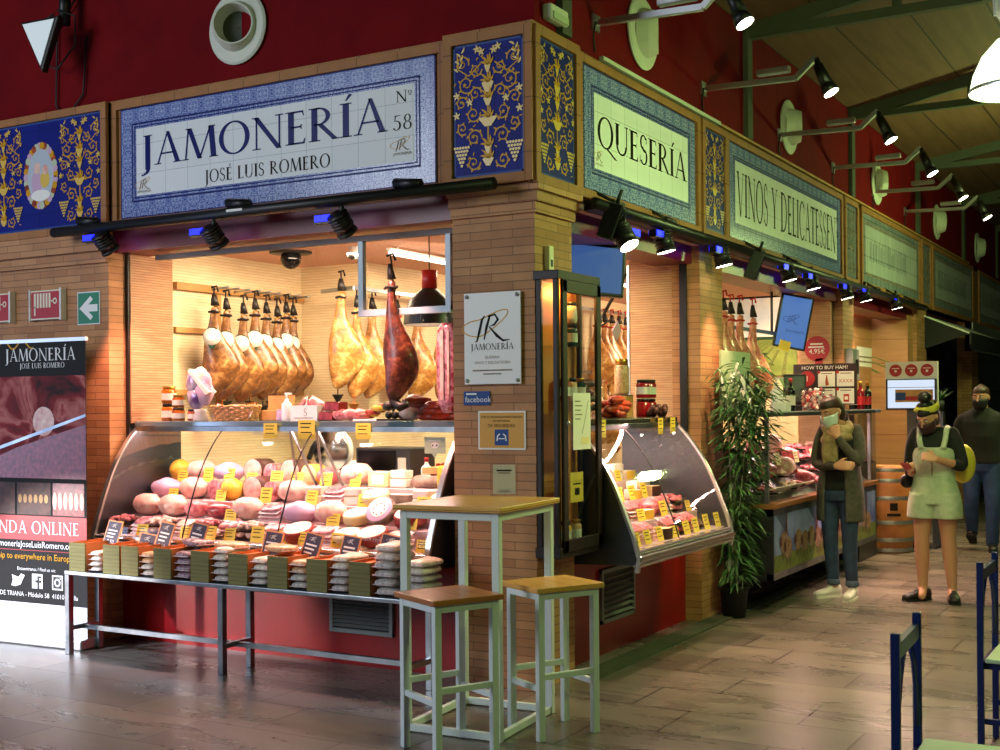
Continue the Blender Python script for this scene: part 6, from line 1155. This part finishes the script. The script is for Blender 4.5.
# ================================================================== PEOPLE
def lerp(a, c, f): return tuple(a[i]+(c[i]-a[i])*f for i in range(len(a)))
def limb(b, pts, rs, m=None, n=16):
    P = [V3(pts[0])]; Rr = [rs[0]]
    for i in range(len(pts)-1):
        for k in range(1, 5): P.append(V3(pts[i]).lerp(V3(pts[i+1]), k/4)); Rr.append(rs[i]+(rs[i+1]-rs[i])*k/4)
    for _ in range(2):
        Q = P[:]
        for i in range(1, len(P)-1): Q[i] = P[i]*.5+(P[i-1]+P[i+1])*.25
        P = Q
    b.tube(P, Rr, m, n); b.ball(P[0], Rr[0]*1.0, m, n, 8); b.ball(P[-1], Rr[-1]*1.0, m, n, 8)
def rings(b, rs, m=None, n=28):
    b.loft([[(cx+rx*cos(2*pi*k/n), cy+ry*sin(2*pi*k/n), z) for k in range(n)] for z, cx, cy, rx, ry in rs], m, True, True, True)
def hand(b, w, d, up, side, curl, m=None):
    """palm at the wrist w, pointing along d; up = back of the hand, side = thumb side; curl bends the fingers towards the palm"""
    w, d, up, side = V3(w), V3(d).normalized(), V3(up), V3(side); up = (up-d*up.dot(d)).normalized(); side = (side-d*side.dot(d)-up*side.dot(up)).normalized()
    b.loft([[w+d*f+side*(x*wd)+up*(y*th) for x, y in ((-1, -.4), (-.6, -1), (.6, -1), (1, -.4), (1, .4), (.6, 1), (-.6, 1), (-1, .4))] for f, wd, th in ((-.01, .026, .017), (.02, .034, .016), (.06, .042, .014), (.088, .040, .012))], m)
    for k, L in enumerate((.068, .076, .070, .055)):
        o = w+d*.082+side*(.030-.020*k); pts = [o]; ang = 0
        for q in (.45, .32, .26): ang += curl*(1+.08*k); pts.append(pts[-1]+(d*cos(ang)-up*sin(ang))*L*q*1.0)
        limb(b, pts, [.0098, .0092, .0085, .0072], m, 8)
    o = w+d*.025+side*.032; limb(b, [o, o+(side*.75+d*.6-up*.2)*.03, o+(side*.8+d*1.3-up*.35)*.042], [.0125, .011, .009], m, 8)
def head_parts(t, TM, hair_m, style, mask_m, body, skin='skin'):
    b = body; b.T = TM      # head joins the body mesh
    rings(b, [(.0, 0, -.045, .028, .03), (.012, 0, -.042, .042, .045), (.04, 0, -.022, .055, .07), (.075, 0, -.008, .064, .086), (.11, 0, 0, .070, .094), (.145, 0, .006, .073, .098), (.18, 0, .008, .068, .092), (.205, 0, .008, .052, .072), (.225, 0, .008, .022, .03)])
    b.tube([(0, -.098, .128), (0, -.108, .098), (0, -.118, .078), (0, -.10, .068)], [.009, .011, .015, .01], None, 8)
    for s in (-1, 1):
        b.ball((s*.073, .008, .1), .014, None, 8, 6, .03, .02); b.ball((s*.03, -.085, .128), .016, None, 8, 6, .007)
    b.T = Matrix()
    for s in (-1, 1):
        e = MB('eye_white'); e.T = TM; e.ball((s*.03, -.088, .113), .0105, None, 10, 8, .007); e.ball((s*.03, -.0965, .113), .005, 'hair_black', 8, 6); e.tube([(s*.014, -.096, .131), (s*.03, -.1, .135), (s*.048, -.09, .131)], .0035, 'hair_black', 6); e.build('eye', t)
    e = MB('lips'); e.T = TM; e.ball((0, -.094, .042), .02, None, 10, 6, .007, .008); e.build('mouth', t)
    e = MB(mask_m); e.T = TM; n = 14; rg = []
    for z, rx, ry, oy in ((-.004, .046, .052, -.04), (.015, .058, .072, -.03), (.045, .067, .09, -.022), (.075, .071, .098, -.018), (.095, .070, .096, -.012)):
        rg.append([(rx*1.03*cos(a), oy+ry*1.03*sin(a), z) for a in [pi*1.02+pi*.96*k/n for k in range(n+1)]])
    e.loft(rg, None, False, False, True, False); e.T = TM
    for s in (-1, 1): e.tube([(s*.066, -.03, .085), (s*.075, .0, .098), (s*.078, .02, .1)], .003, None, 6)
    o = e.build('face_mask', t); md = o.modifiers.new('so', 'SOLIDIFY'); md.thickness = .004; md.offset = 1
    h = MB(hair_m); h.T = TM
    lo = [(.225, .03, .04, .01), (.21, .058, .08, .01), (.185, .074, .1, .01), (.15, .08, .107, .012)]
    rings(h, [(.238, 0, .01, .02, .025)]+[(z, 0, oy, rx, ry) for z, rx, ry, oy in lo]); 
    if style == 'short':
        rings(h, [(.152, 0, .024, .078, .096), (.11, 0, .04, .076, .076), (.06, 0, .05, .066, .056)])
    else: rings(h, [(.15, 0, .02, .08, .10), (.11, 0, .04, .079, .080), (.05, 0, .052, .070, .066), (.0, 0, .052, .05, .05)])
    if style == 'bun': h.ball((0, .035, .268), .058, None, 14, 10, .045); lumpyT(h)
    if style == 'tail': limb(h, [(0, .09, .1), (.01, .12, .04), (.03, .1, -.06)], [.035, .03, .02])
    o = h.build('hair', t, None, None, 0, 0, .007)
    if style == 'bun': e = MB('band_yellow'); e.T = TM @ Matrix.Rotation(-.15, 4, 'X'); e.lathe([(.084, .152), (.090, .165), (.088, .195), (.076, .21)], None, 26, (0, .008, 0), True, False, 1, 1.25); e.build('head_band', t); e = MB('bag_yellow'); e.T = TM; e.ball((-.03, -.085, .215), .022, None, 8, 6, .014); e.build('band_knot', t)
def lumpyT(h): pass
def shoe(t, p, rz, m, sole='shoe_white', lift=0, pitch=0):
    b = MB(m); b.T = Matrix.Translation(p) @ Matrix.Rotation(rz, 4, 'Z') @ Matrix.Rotation(pitch, 4, 'X')
    prof = [(.075, .02, .075), (.06, .035, .09), (.02, .037, .095), (-.04, .038, .082), (-.1, .043, .06), (-.15, .042, .05), (-.185, .028, .038)]
    b.loft([[(w*cos(a), y, max(.012, .012+h*(.5+.5*sin(a)) if sin(a) > 0 else .012+h*.5*(1+sin(a)))) for a in [2*pi*k/16 for k in range(16)]] for y, w, h in prof]); 
    b.loft([[(w*1.06*cos(a), y*1.03, z) for (y, w) in [(0, 0)]] for z in ()]) if 0 else None
    o = [(w*1.05, y) for y, w, h in prof]; poly = [(w, y) for w, y in o]+[(-w, y) for w, y in o[::-1]]; b.prism(poly[::-1], 0, .02, sole)
    for k in range(4): b.bar((-.02, -.05-.022*k, .095-.011*k), (.02, -.05-.022*k, .095-.011*k), .006, .004, sole if m == 'shoe_white' else 'black')
    b.build('shoe', t)
def person(label, loc, rz, J, H, parts):
    t = thing('person', label, 'person', loc, rz); t.scale = (H,)*3; return t
def R3(ax, a): return Matrix.Rotation(a, 4, ax)
# --- woman in the grey cardigan
fz = .0
def woman_cardigan():
    c = onz(841, 598, 0); t = thing('person', 'woman in grey cardigan, beige scarf and blue mask, hand at her chin', 'person', (c.x, c.y, 0), -.12); t.scale = (1.005,)*3
    TM = Matrix.Translation((-.02, -.035, 1.425)) @ R3('Z', -.35) @ R3('X', .32) @ R3('Y', -.08)
    el_l, wr_l = (.20, -.06, 1.08), (.05, -.17, 1.32); el_r, wr_r = (-.205, -.03, 1.08), (.05, -.20, 1.09)
    b = MB('skin'); head_parts(t, TM, 'hair', 'tail', 'mask_blue', b)
    limb(b, [(0, .01, 1.33), (0, .0, 1.42), (-.012, -.012, 1.47)], [.06, .05, .05])
    rings(b, [(.9, 0, 0, .13, .095), (1.1, 0, 0, .11, .08), (1.3, 0, .01, .125, .085), (1.39, 0, .01, .08, .06)])
    limb(b, [(.13, .01, 1.34), el_l, wr_l], [.035, .03, .025]); limb(b, [(-.13, .01, 1.34), el_r, wr_r], [.035, .03, .025])
    hand(b, wr_l, (-.35, .25, .9), (.2, -.9, .2), (-.9, -.2, -.2), .55); hand(b, wr_r, (.95, -.02, .05), (0, -1, .3), (0, .1, 1), .35)
    for s in (-1, 1): limb(b, [(s*.085, 0, .9), (s*.088, -.01, .5), ((.098, -.0, .08) if s > 0 else (-.072, .03, .08))], [.07, .045, .032])
    b.build('body', t, None, None, 0, 0, .0075)
    b = MB('jeans')
    rings(b, [(1.0, 0, 0, .142, .105), (.93, 0, 0, .158, .118), (.86, 0, 0, .165, .122), (.80, 0, 0, .16, .11)])
    limb(b, [(.082, 0, .86), (.088, -.02, .5), (.09, -.015, .32), (.098, .0, .13)], [.092, .064, .057, .048]); limb(b, [(-.082, 0, .86), (-.085, .0, .5), (-.08, .02, .32), (-.072, .03, .13)], [.092, .064, .057, .048]); b.build('jeans', t, None, None, 0, 0, .009)
    for x, y in ((.098, .0), (-.072, .03)): b = MB('jeans_cuff'); b.lathe([(.05, .105), (.053, .11), (.053, .145), (.05, .15)], None, 20, (x, y, 0)); b.build('cuff', t)
    b = MB('tee_black'); rings(b, [(.89, 0, 0, .172, .13), (1.0, 0, 0, .152, .115), (1.12, 0, 0, .135, .103), (1.25, 0, -.005, .152, .118), (1.33, 0, 0, .155, .105), (1.395, 0, .01, .1, .07)]); b.build('top', t, None, None, 0, 0, .009)
    b = MB('cardigan'); 
    for s, el, wr in ((1, el_l, wr_l), (-1, el_r, wr_r)):
        w2 = V3(wr)*.93+V3(el)*.07; limb(b, [(s*.135, .015, 1.375), (s*.165, .0, 1.3), el, tuple(w2)], [.05, .05, .045, .034])
        rg = []
        for z, o, d in ((1.39, .09, .08), (1.3, .155, .112), (1.15, .152, .112), (1.0, .178, .138), (.86, .195, .152), (.70, .198, .152), (.63, .196, .15)):
            rg.append([(s*o*sin(a), -d*cos(a)+.01, z) for a in [.5+(pi-.5)*k/12 for k in range(13)]]+[(s*(o-.022)*sin(a), -(d-.022)*cos(a)+.01, z) for a in [pi-(pi-.5)*k/12 for k in range(13)]])
        b.loft(rg)
    b.build('cardigan', t, None, None, 0, 0, .01)
    b = MB('scarf')
    for k in range(4):
        pts = [((.085+.02*(k % 2))*cos(a), -.02+(.085+.01*k)*sin(a)-.015*(k == 3), 1.40-.032*k+.018*sin(a*2+k)) for a in [2*pi*j/22 for j in range(23)]]; b.tube(pts, .034, None, 8)
    limb(b, [(-.05, -.12, 1.33), (-.055, -.13, 1.2), (-.05, -.125, 1.08)], [.04, .045, .035]); limb(b, [(.02, -.12, 1.33), (.0, -.135, 1.22), (.01, -.13, 1.12)], [.035, .04, .03]); b.build('scarf', t, None, None, 0, 0, .009)
    shoe(t, (.105, -.02, 0), .1, 'shoe_white'); shoe(t, (-.075, .03, 0), -.5, 'shoe_white')
    t['_'] = 1; del t['_']; return t
M['jeans_cuff'] = plain('jeans_cuff', '#4a5a74', .8)
woman_cardigan()
def woman_romper():
    c = onz(936, 601, 0); t = thing('person', 'woman in pale green romper with yellow head band, looking down at a phone', 'person', (c.x, c.y, 0), .05); t.scale = (.985,)*3
    TM = Matrix.Translation((-.02, -.05, 1.415)) @ R3('Z', -.35) @ R3('X', .5)
    el_l, wr_l = (.225, -.02, 1.1), (.045, -.24, 1.17); el_r, wr_r = (-.205, .03, 1.08), (-.155, -.18, 1.05)
    b = MB('skin'); head_parts(t, TM, 'hair_black', 'bun', 'mask_plum', b)
    limb(b, [(0, .01, 1.33), (0, -.005, 1.42), (-.012, -.03, 1.47)], [.062, .052, .052])
    rings(b, [(.9, 0, 0, .15, .11), (1.1, 0, 0, .13, .1), (1.3, 0, .01, .155, .1), (1.39, 0, .01, .08, .06)])
    limb(b, [(.14, .01, 1.34), el_l, wr_l], [.038, .037, .027]); limb(b, [(-.14, .01, 1.34), el_r, wr_r], [.038, .037, .027])
    hand(b, wr_l, (-.85, -.25, .3), (.1, -.8, .5), (-.1, .2, .9), .75); hand(b, wr_r, (-.1, -.8, .35), (-.8, .1, -.5), (.5, .0, .8), .6)
    limb(b, [(.09, 0, .9), (.105, -.015, .5), (.115, .0, .38), (.13, .015, .09)], [.095, .06, .058, .036]); limb(b, [(-.09, 0, .9), (-.10, -.03, .5), (-.10, -.01, .38), (-.10, .01, .09)], [.095, .06, .058, .036])
    for x, y in ((.13, .01), (-.10, .0)): limb(b, [(x, y, .09), (x, y-.06, .045)], [.036, .034])
    b.build('body', t, None, None, 0, 0, .0075)
    b = MB('tee_black'); rings(b, [(1.0, 0, 0, .14, .11), (1.15, 0, 0, .142, .112), (1.27, 0, -.005, .165, .125), (1.34, 0, 0, .17, .105), (1.40, 0, .01, .1, .075), (1.43, 0, .005, .07, .065)])
    for s, el, wr in ((1, el_l, wr_l), (-1, el_r, wr_r)):
        m_ = V3(el).lerp(V3(wr), .3 if s > 0 else .55); limb(b, [(s*.14, .01, 1.375), (s*.175, .0, 1.29), el, tuple(m_)], [.05, .053, .05, .043])
    b.build('top', t, None, None, 0, 0, .009)
    b = MB('romper')
    rings(b, [(.80, 0, 0, .195, .145), (.9, 0, 0, .195, .14), (1.0, 0, 0, .165, .13), (1.03, 0, 0, .158, .128), (1.08, 0, 0, .168, .135), (1.2, 0, -.005, .172, .136), (1.26, 0, -.012, .15, .132)])
    for s in (-1, 1):
        rg = [[(s*.095+rx*cos(a), ry*sin(a), z) for a in [2*pi*k/24 for k in range(24)]] for z, rx, ry in ((.88, .105, .135), (.8, .118, .145), (.7, .125, .145), (.68, .125, .145))]; b.loft(rg)
        b.tube([(s*.085, -.125, 1.25), (s*.1, -.115, 1.32), (s*.105, -.06, 1.41), (s*.1, .04, 1.42), (s*.08, .11, 1.3)], .024, None, 10)
    b.build('romper', t, None, None, 0, 0, .009)
    b = MB('cable'); b.lathe([(.160, 1.02), (.163, 1.03), (.160, 1.04)], 'romper', 26, (0, 0, 0), True, False, 1, .81); b.build('waist_cord', t)
    b = MB('romper'); b.box((-.004, -.139, 1.03), (.004, -.134, 1.25), 'rind_grey')
    for k in range(4): b.ball((.0, -.139, 1.08+.05*k), .007, 'rind_grey', 8, 6)
    b.build('buttons', t)
    shoe(t, (.135, .0, 0), .25, 'shoe_black', 'rubber'); shoe(t, (-.10, .0, 0), -.75, 'shoe_black', 'rubber'); return t
M['mask_plum'] = plain('mask_plum', '#3a1820', .7)
tw = woman_romper()
bpy.context.view_layer.update()
q = tw.matrix_world @ V3((-.165, -.268, 1.098)); t = thing('mobile_phone', 'black mobile phone in the hand of the woman in the romper', 'phone', q, 0, None, (radians(-35), 0, -.3)); b = MB('phone'); b.box((-.036, -.07, -.004), (.036, .07, .004)); b.build('body', t, None, None, .003); b = MB('lamp_red'); b.box((-.037, -.071, -.006), (.037, .071, -.003)); b.build('cover', t)
q = tw.matrix_world @ V3((-.215, -.02, .98)); t = thing('shoulder_bag', 'small dark bag at the hip of the woman in the romper', 'bag', q, .3); b = MB('black'); b.ball((0, 0, 0), .055, None, 12, 8, .06, .04); b.build('pouch', t); b = MB('black'); b.tube([(0, .02, .05), (.05, .0, .1), (.09, -.03, .08)], .007); b.build('strap', t)
q = tw.matrix_world @ V3((.20, .16, 1.12)); t = thing('backpack', 'yellow bag behind the right side of the woman in the romper', 'bag', q, .2); b = MB('bag_yellow'); b.ball((0, 0, 0), .10, None, 14, 10, .16, .06); b.build('pouch', t); b = MB('black'); b.tube([(-.05, -.04, .14), (-.1, -.08, .2), (-.12, -.1, .12)], .008); b.build('strap', t)
def man():
    c = onz(987, 552, 0); t = thing('person', 'man in black t-shirt and black mask walking up at the right edge', 'person', (1.10, 8.05, 0), .12); t.scale = (1.07,)*3
    TM = Matrix.Translation((0, -.02, 1.435)) @ R3('Z', -.25) @ R3('X', .06)
    b = MB('skin'); head_parts(t, TM, 'hair', 'short', 'mask_black', b)
    limb(b, [(0, .01, 1.34), (0, .0, 1.43), (0, .0, 1.49)], [.07, .062, .06])
    rings(b, [(.9, 0, 0, .15, .11), (1.1, 0, 0, .15, .11), (1.3, 0, .01, .155, .1), (1.39, 0, .01, .085, .065)])
    el_l, wr_l = (.255, .05, 1.1), (.265, -.03, .86); el_r, wr_r = (-.25, .03, 1.1), (-.26, -.1, .88)
    limb(b, [(.14, .01, 1.31), el_l, wr_l], [.034, .042, .03]); limb(b, [(-.14, .01, 1.31), el_r, wr_r], [.034, .042, .03])
    hand(b, wr_l, (0, -.15, -1), (1, 0, 0), (0, -1, 0), .35); hand(b, wr_r, (0, -.3, -1), (-1, 0, 0), (0, -1, 0), .35)
    for s in (-1, 1): limb(b, [(s*.09, 0, .9), (s*.09, -.02, .5)], [.08, .055])
    b.build('body', t, None, None, 0, 0, .008)
    b = MB('tee_olive'); rings(b, [(.88, 0, 0, .185, .14), (1.0, 0, 0, .178, .138), (1.15, 0, -.01, .182, .142), (1.3, 0, 0, .195, .13), (1.36, 0, .005, .19, .105), (1.40, 0, .008, .14, .09), (1.44, 0, .01, .08, .075)])
    for s, el in ((1, el_l), (-1, el_r)): m_ = V3((s*.195, .01, 1.36)).lerp(V3(el), .85); limb(b, [(s*.14, .01, 1.35), (s*.195, .01, 1.31), tuple(m_)], [.05, .06, .058])
    b.build('t_shirt', t, None, None, 0, 0, .01)
    b = MB('jeans_blue'); rings(b, [(.96, 0, 0, .17, .125), (.88, 0, 0, .18, .13), (.8, 0, 0, .17, .12)])
    limb(b, [(.09, 0, .86), (.10, -.08, .5), (.10, -.06, .3), (.095, -.02, .09)], [.1, .075, .066, .062]); limb(b, [(-.09, 0, .86), (-.1, -.06, .52), (-.1, .06, .32), (-.1, .16, .17)], [.1, .075, .066, .058]); b.build('jeans', t, None, None, 0, 0, .01)
    b = MB('black'); b.lathe([(.172, .93), (.178, .935), (.178, .955), (.172, .96)], None, 28, (0, 0, 0), True, False, 1, .74); b.build('belt', t)
    shoe(t, (.095, -.02, 0), .1, 'shoe_black', 'rubber'); shoe(t, (-.1, .17, .07), -.1, 'shoe_black', 'rubber', 0, -.45); return t
man()
# ================================================================== CAMERA, LIGHT
cam = bpy.data.cameras.new('camera'); co = bpy.data.objects.new('camera', cam); COL.objects.link(co)
cs, sn = cos(TH), sin(TH); UP = V3((0, 0, 1)); right = RX*cs-UP*sn; upv = RX*sn+UP*cs; back = -FW
co.matrix_world = Matrix(((right.x, upv.x, back.x, CAM.x), (right.y, upv.y, back.y, CAM.y), (right.z, upv.z, back.z, CAM.z), (0, 0, 0, 1)))
cam.sensor_width = 36; cam.lens = FPX/1000*36; cam.shift_y = (HY-375)/1000; cam.clip_start = .05
sc.camera = co
def light(name, typ, loc, power, c, tgt=None, size=.3, sy=None, spot=60, blend=.5):
    l = bpy.data.lights.new(name, typ); l.energy = power; l.color = lin(c)[:3]
    o = bpy.data.objects.new(name, l); COL.objects.link(o); o.location = loc
    if typ == 'AREA':
        l.size = size
        if sy: l.shape = 'RECTANGLE'; l.size_y = sy
    else: l.shadow_soft_size = size
    if typ == 'SPOT': l.spot_size = radians(spot); l.spot_blend = blend
    if tgt is not None: o.rotation_euler = (V3(tgt)-V3(loc)).to_track_quat('-Z', 'Y').to_euler()
    return o
w = bpy.data.worlds.new('world'); sc.world = w; w.use_nodes = True
w.node_tree.nodes['Background'].inputs[0].default_value = lin('#8fa0b0'); w.node_tree.nodes['Background'].inputs[1].default_value = .05
PK = '#ffc4b8'
# stall ceiling lamps, plus an added light by the back wall brightening the mural
for p, tg, pw, a, c_ in (((-2.2, .9, 2.70), (-2.6, 1.2, 0), 62, 1.2, .3), ((-1.2, 1.5, 2.70), (-2.0, 2.0, 0), 62, 1.2, .3), ((-1.6, 3.6, 2.70), (-2.4, 3.9, 0), 75, .3, 1.6), ((-1.2, 6.4, 2.65), (-2.4, 6.6, 0), 80, .3, 1.2), ((-.8, 8.6, 2.65), (-.9, 9.8, .8), 90, .6, .6), ((-.3, 8.6, 2.6), (-.5, 8.6, 0), 40, .3, 1.6)):
    light('stall_lamp_and_fill', 'AREA', p, pw, '#ffe2bc', tg, a, c_)
# lamps inside the glass cases
light('case_lamp', 'AREA', (-1.95, .30, 1.455), 50, PK, (-1.95, .12, .6), 2.5, .06)
light('case_lamp', 'AREA', (-.12, 1.25, 1.455), 42, PK, (.05, 1.25, .6), .06, 1.6)
light('case_lamp', 'AREA', (.1, 4.7, 1.48), 90, PK, (.15, 4.7, .6), .06, 3.0)
light('showcase_fill', 'POINT', (.075, .25, 2.25), 6, '#ffb050', None, .03)  # added warm light to brighten the showcase inside, no lamp fitting there
# spotlights hung from the black bars
for x in (-3.08, -2.07, -1.10): light('bar_spot', 'SPOT', (x+.01, -.12, 2.60), 120, '#ffb4a0', (x+.05, .28, 1.5), .04, None, 70, .5)
for x in (-3.2, -1.10): light('bar_spot', 'SPOT', (x+.02, -.2, 2.60), 130, '#ffb4a0', (x-.15, -.3, .0), .04, None, 60, .4)
for y in (.75, 1.68, 2.75, 4.45, 5.1, 6.4, 7.1): light('bar_spot', 'SPOT', (.2, y, 2.6), 120, '#ffc8a4', (.45, y, .0), .04, None, 74, .6)
# spotlights on the wall arms, pendants over the aisle
for y in (.8, 2.645, 4.5, 6.25, 7.91, 9.55): light('arm_spot', 'SPOT', (.97, y, 3.72), 135, '#ffdcac', (1.6, y-.2, 0), .05, None, 80, .6)
for p in ((2.325, 1.45, 3.28), (2.27, 8, 3.3), (5.0, -3.5, 4)): light('pendant_bulb', 'POINT', p, 190, '#dcff98', None, .15)
light('door_daylight', 'SPOT', (-8.2, -5.6, 1.45), 2600, '#fff0e6', (-2.9, .1, .22), .08, None, 13, .3)
# daylight from the market entrance on the left and behind
light('entrance_daylight', 'AREA', (-5.5, -8.5, 4.2), 430, '#e2e9f4', (-2.0, 0, 2.6), 4, 3)
light('door_daylight', 'SPOT', (-6.2, -5.0, 3.6), 2600, '#cfe0ff', (-3.3, -.3, .0), .1, None, 17, .5)
light('door_daylight', 'AREA', (-7.5, -3.5, 1.6), 60, '#bcd2ff', (-3.5, -1.5, 0), 2.5, 2.0)
sc.view_settings.view_transform = 'Standard'; sc.view_settings.look = 'None'; sc.view_settings.exposure = 0; sc.view_settings.gamma = 1
sc.view_settings.use_curve_mapping = False
sc.cycles.use_denoising = True; sc.cycles.max_bounces = 8; sc.cycles.transparent_max_bounces = 16; sc.cycles.sample_clamp_indirect = 6
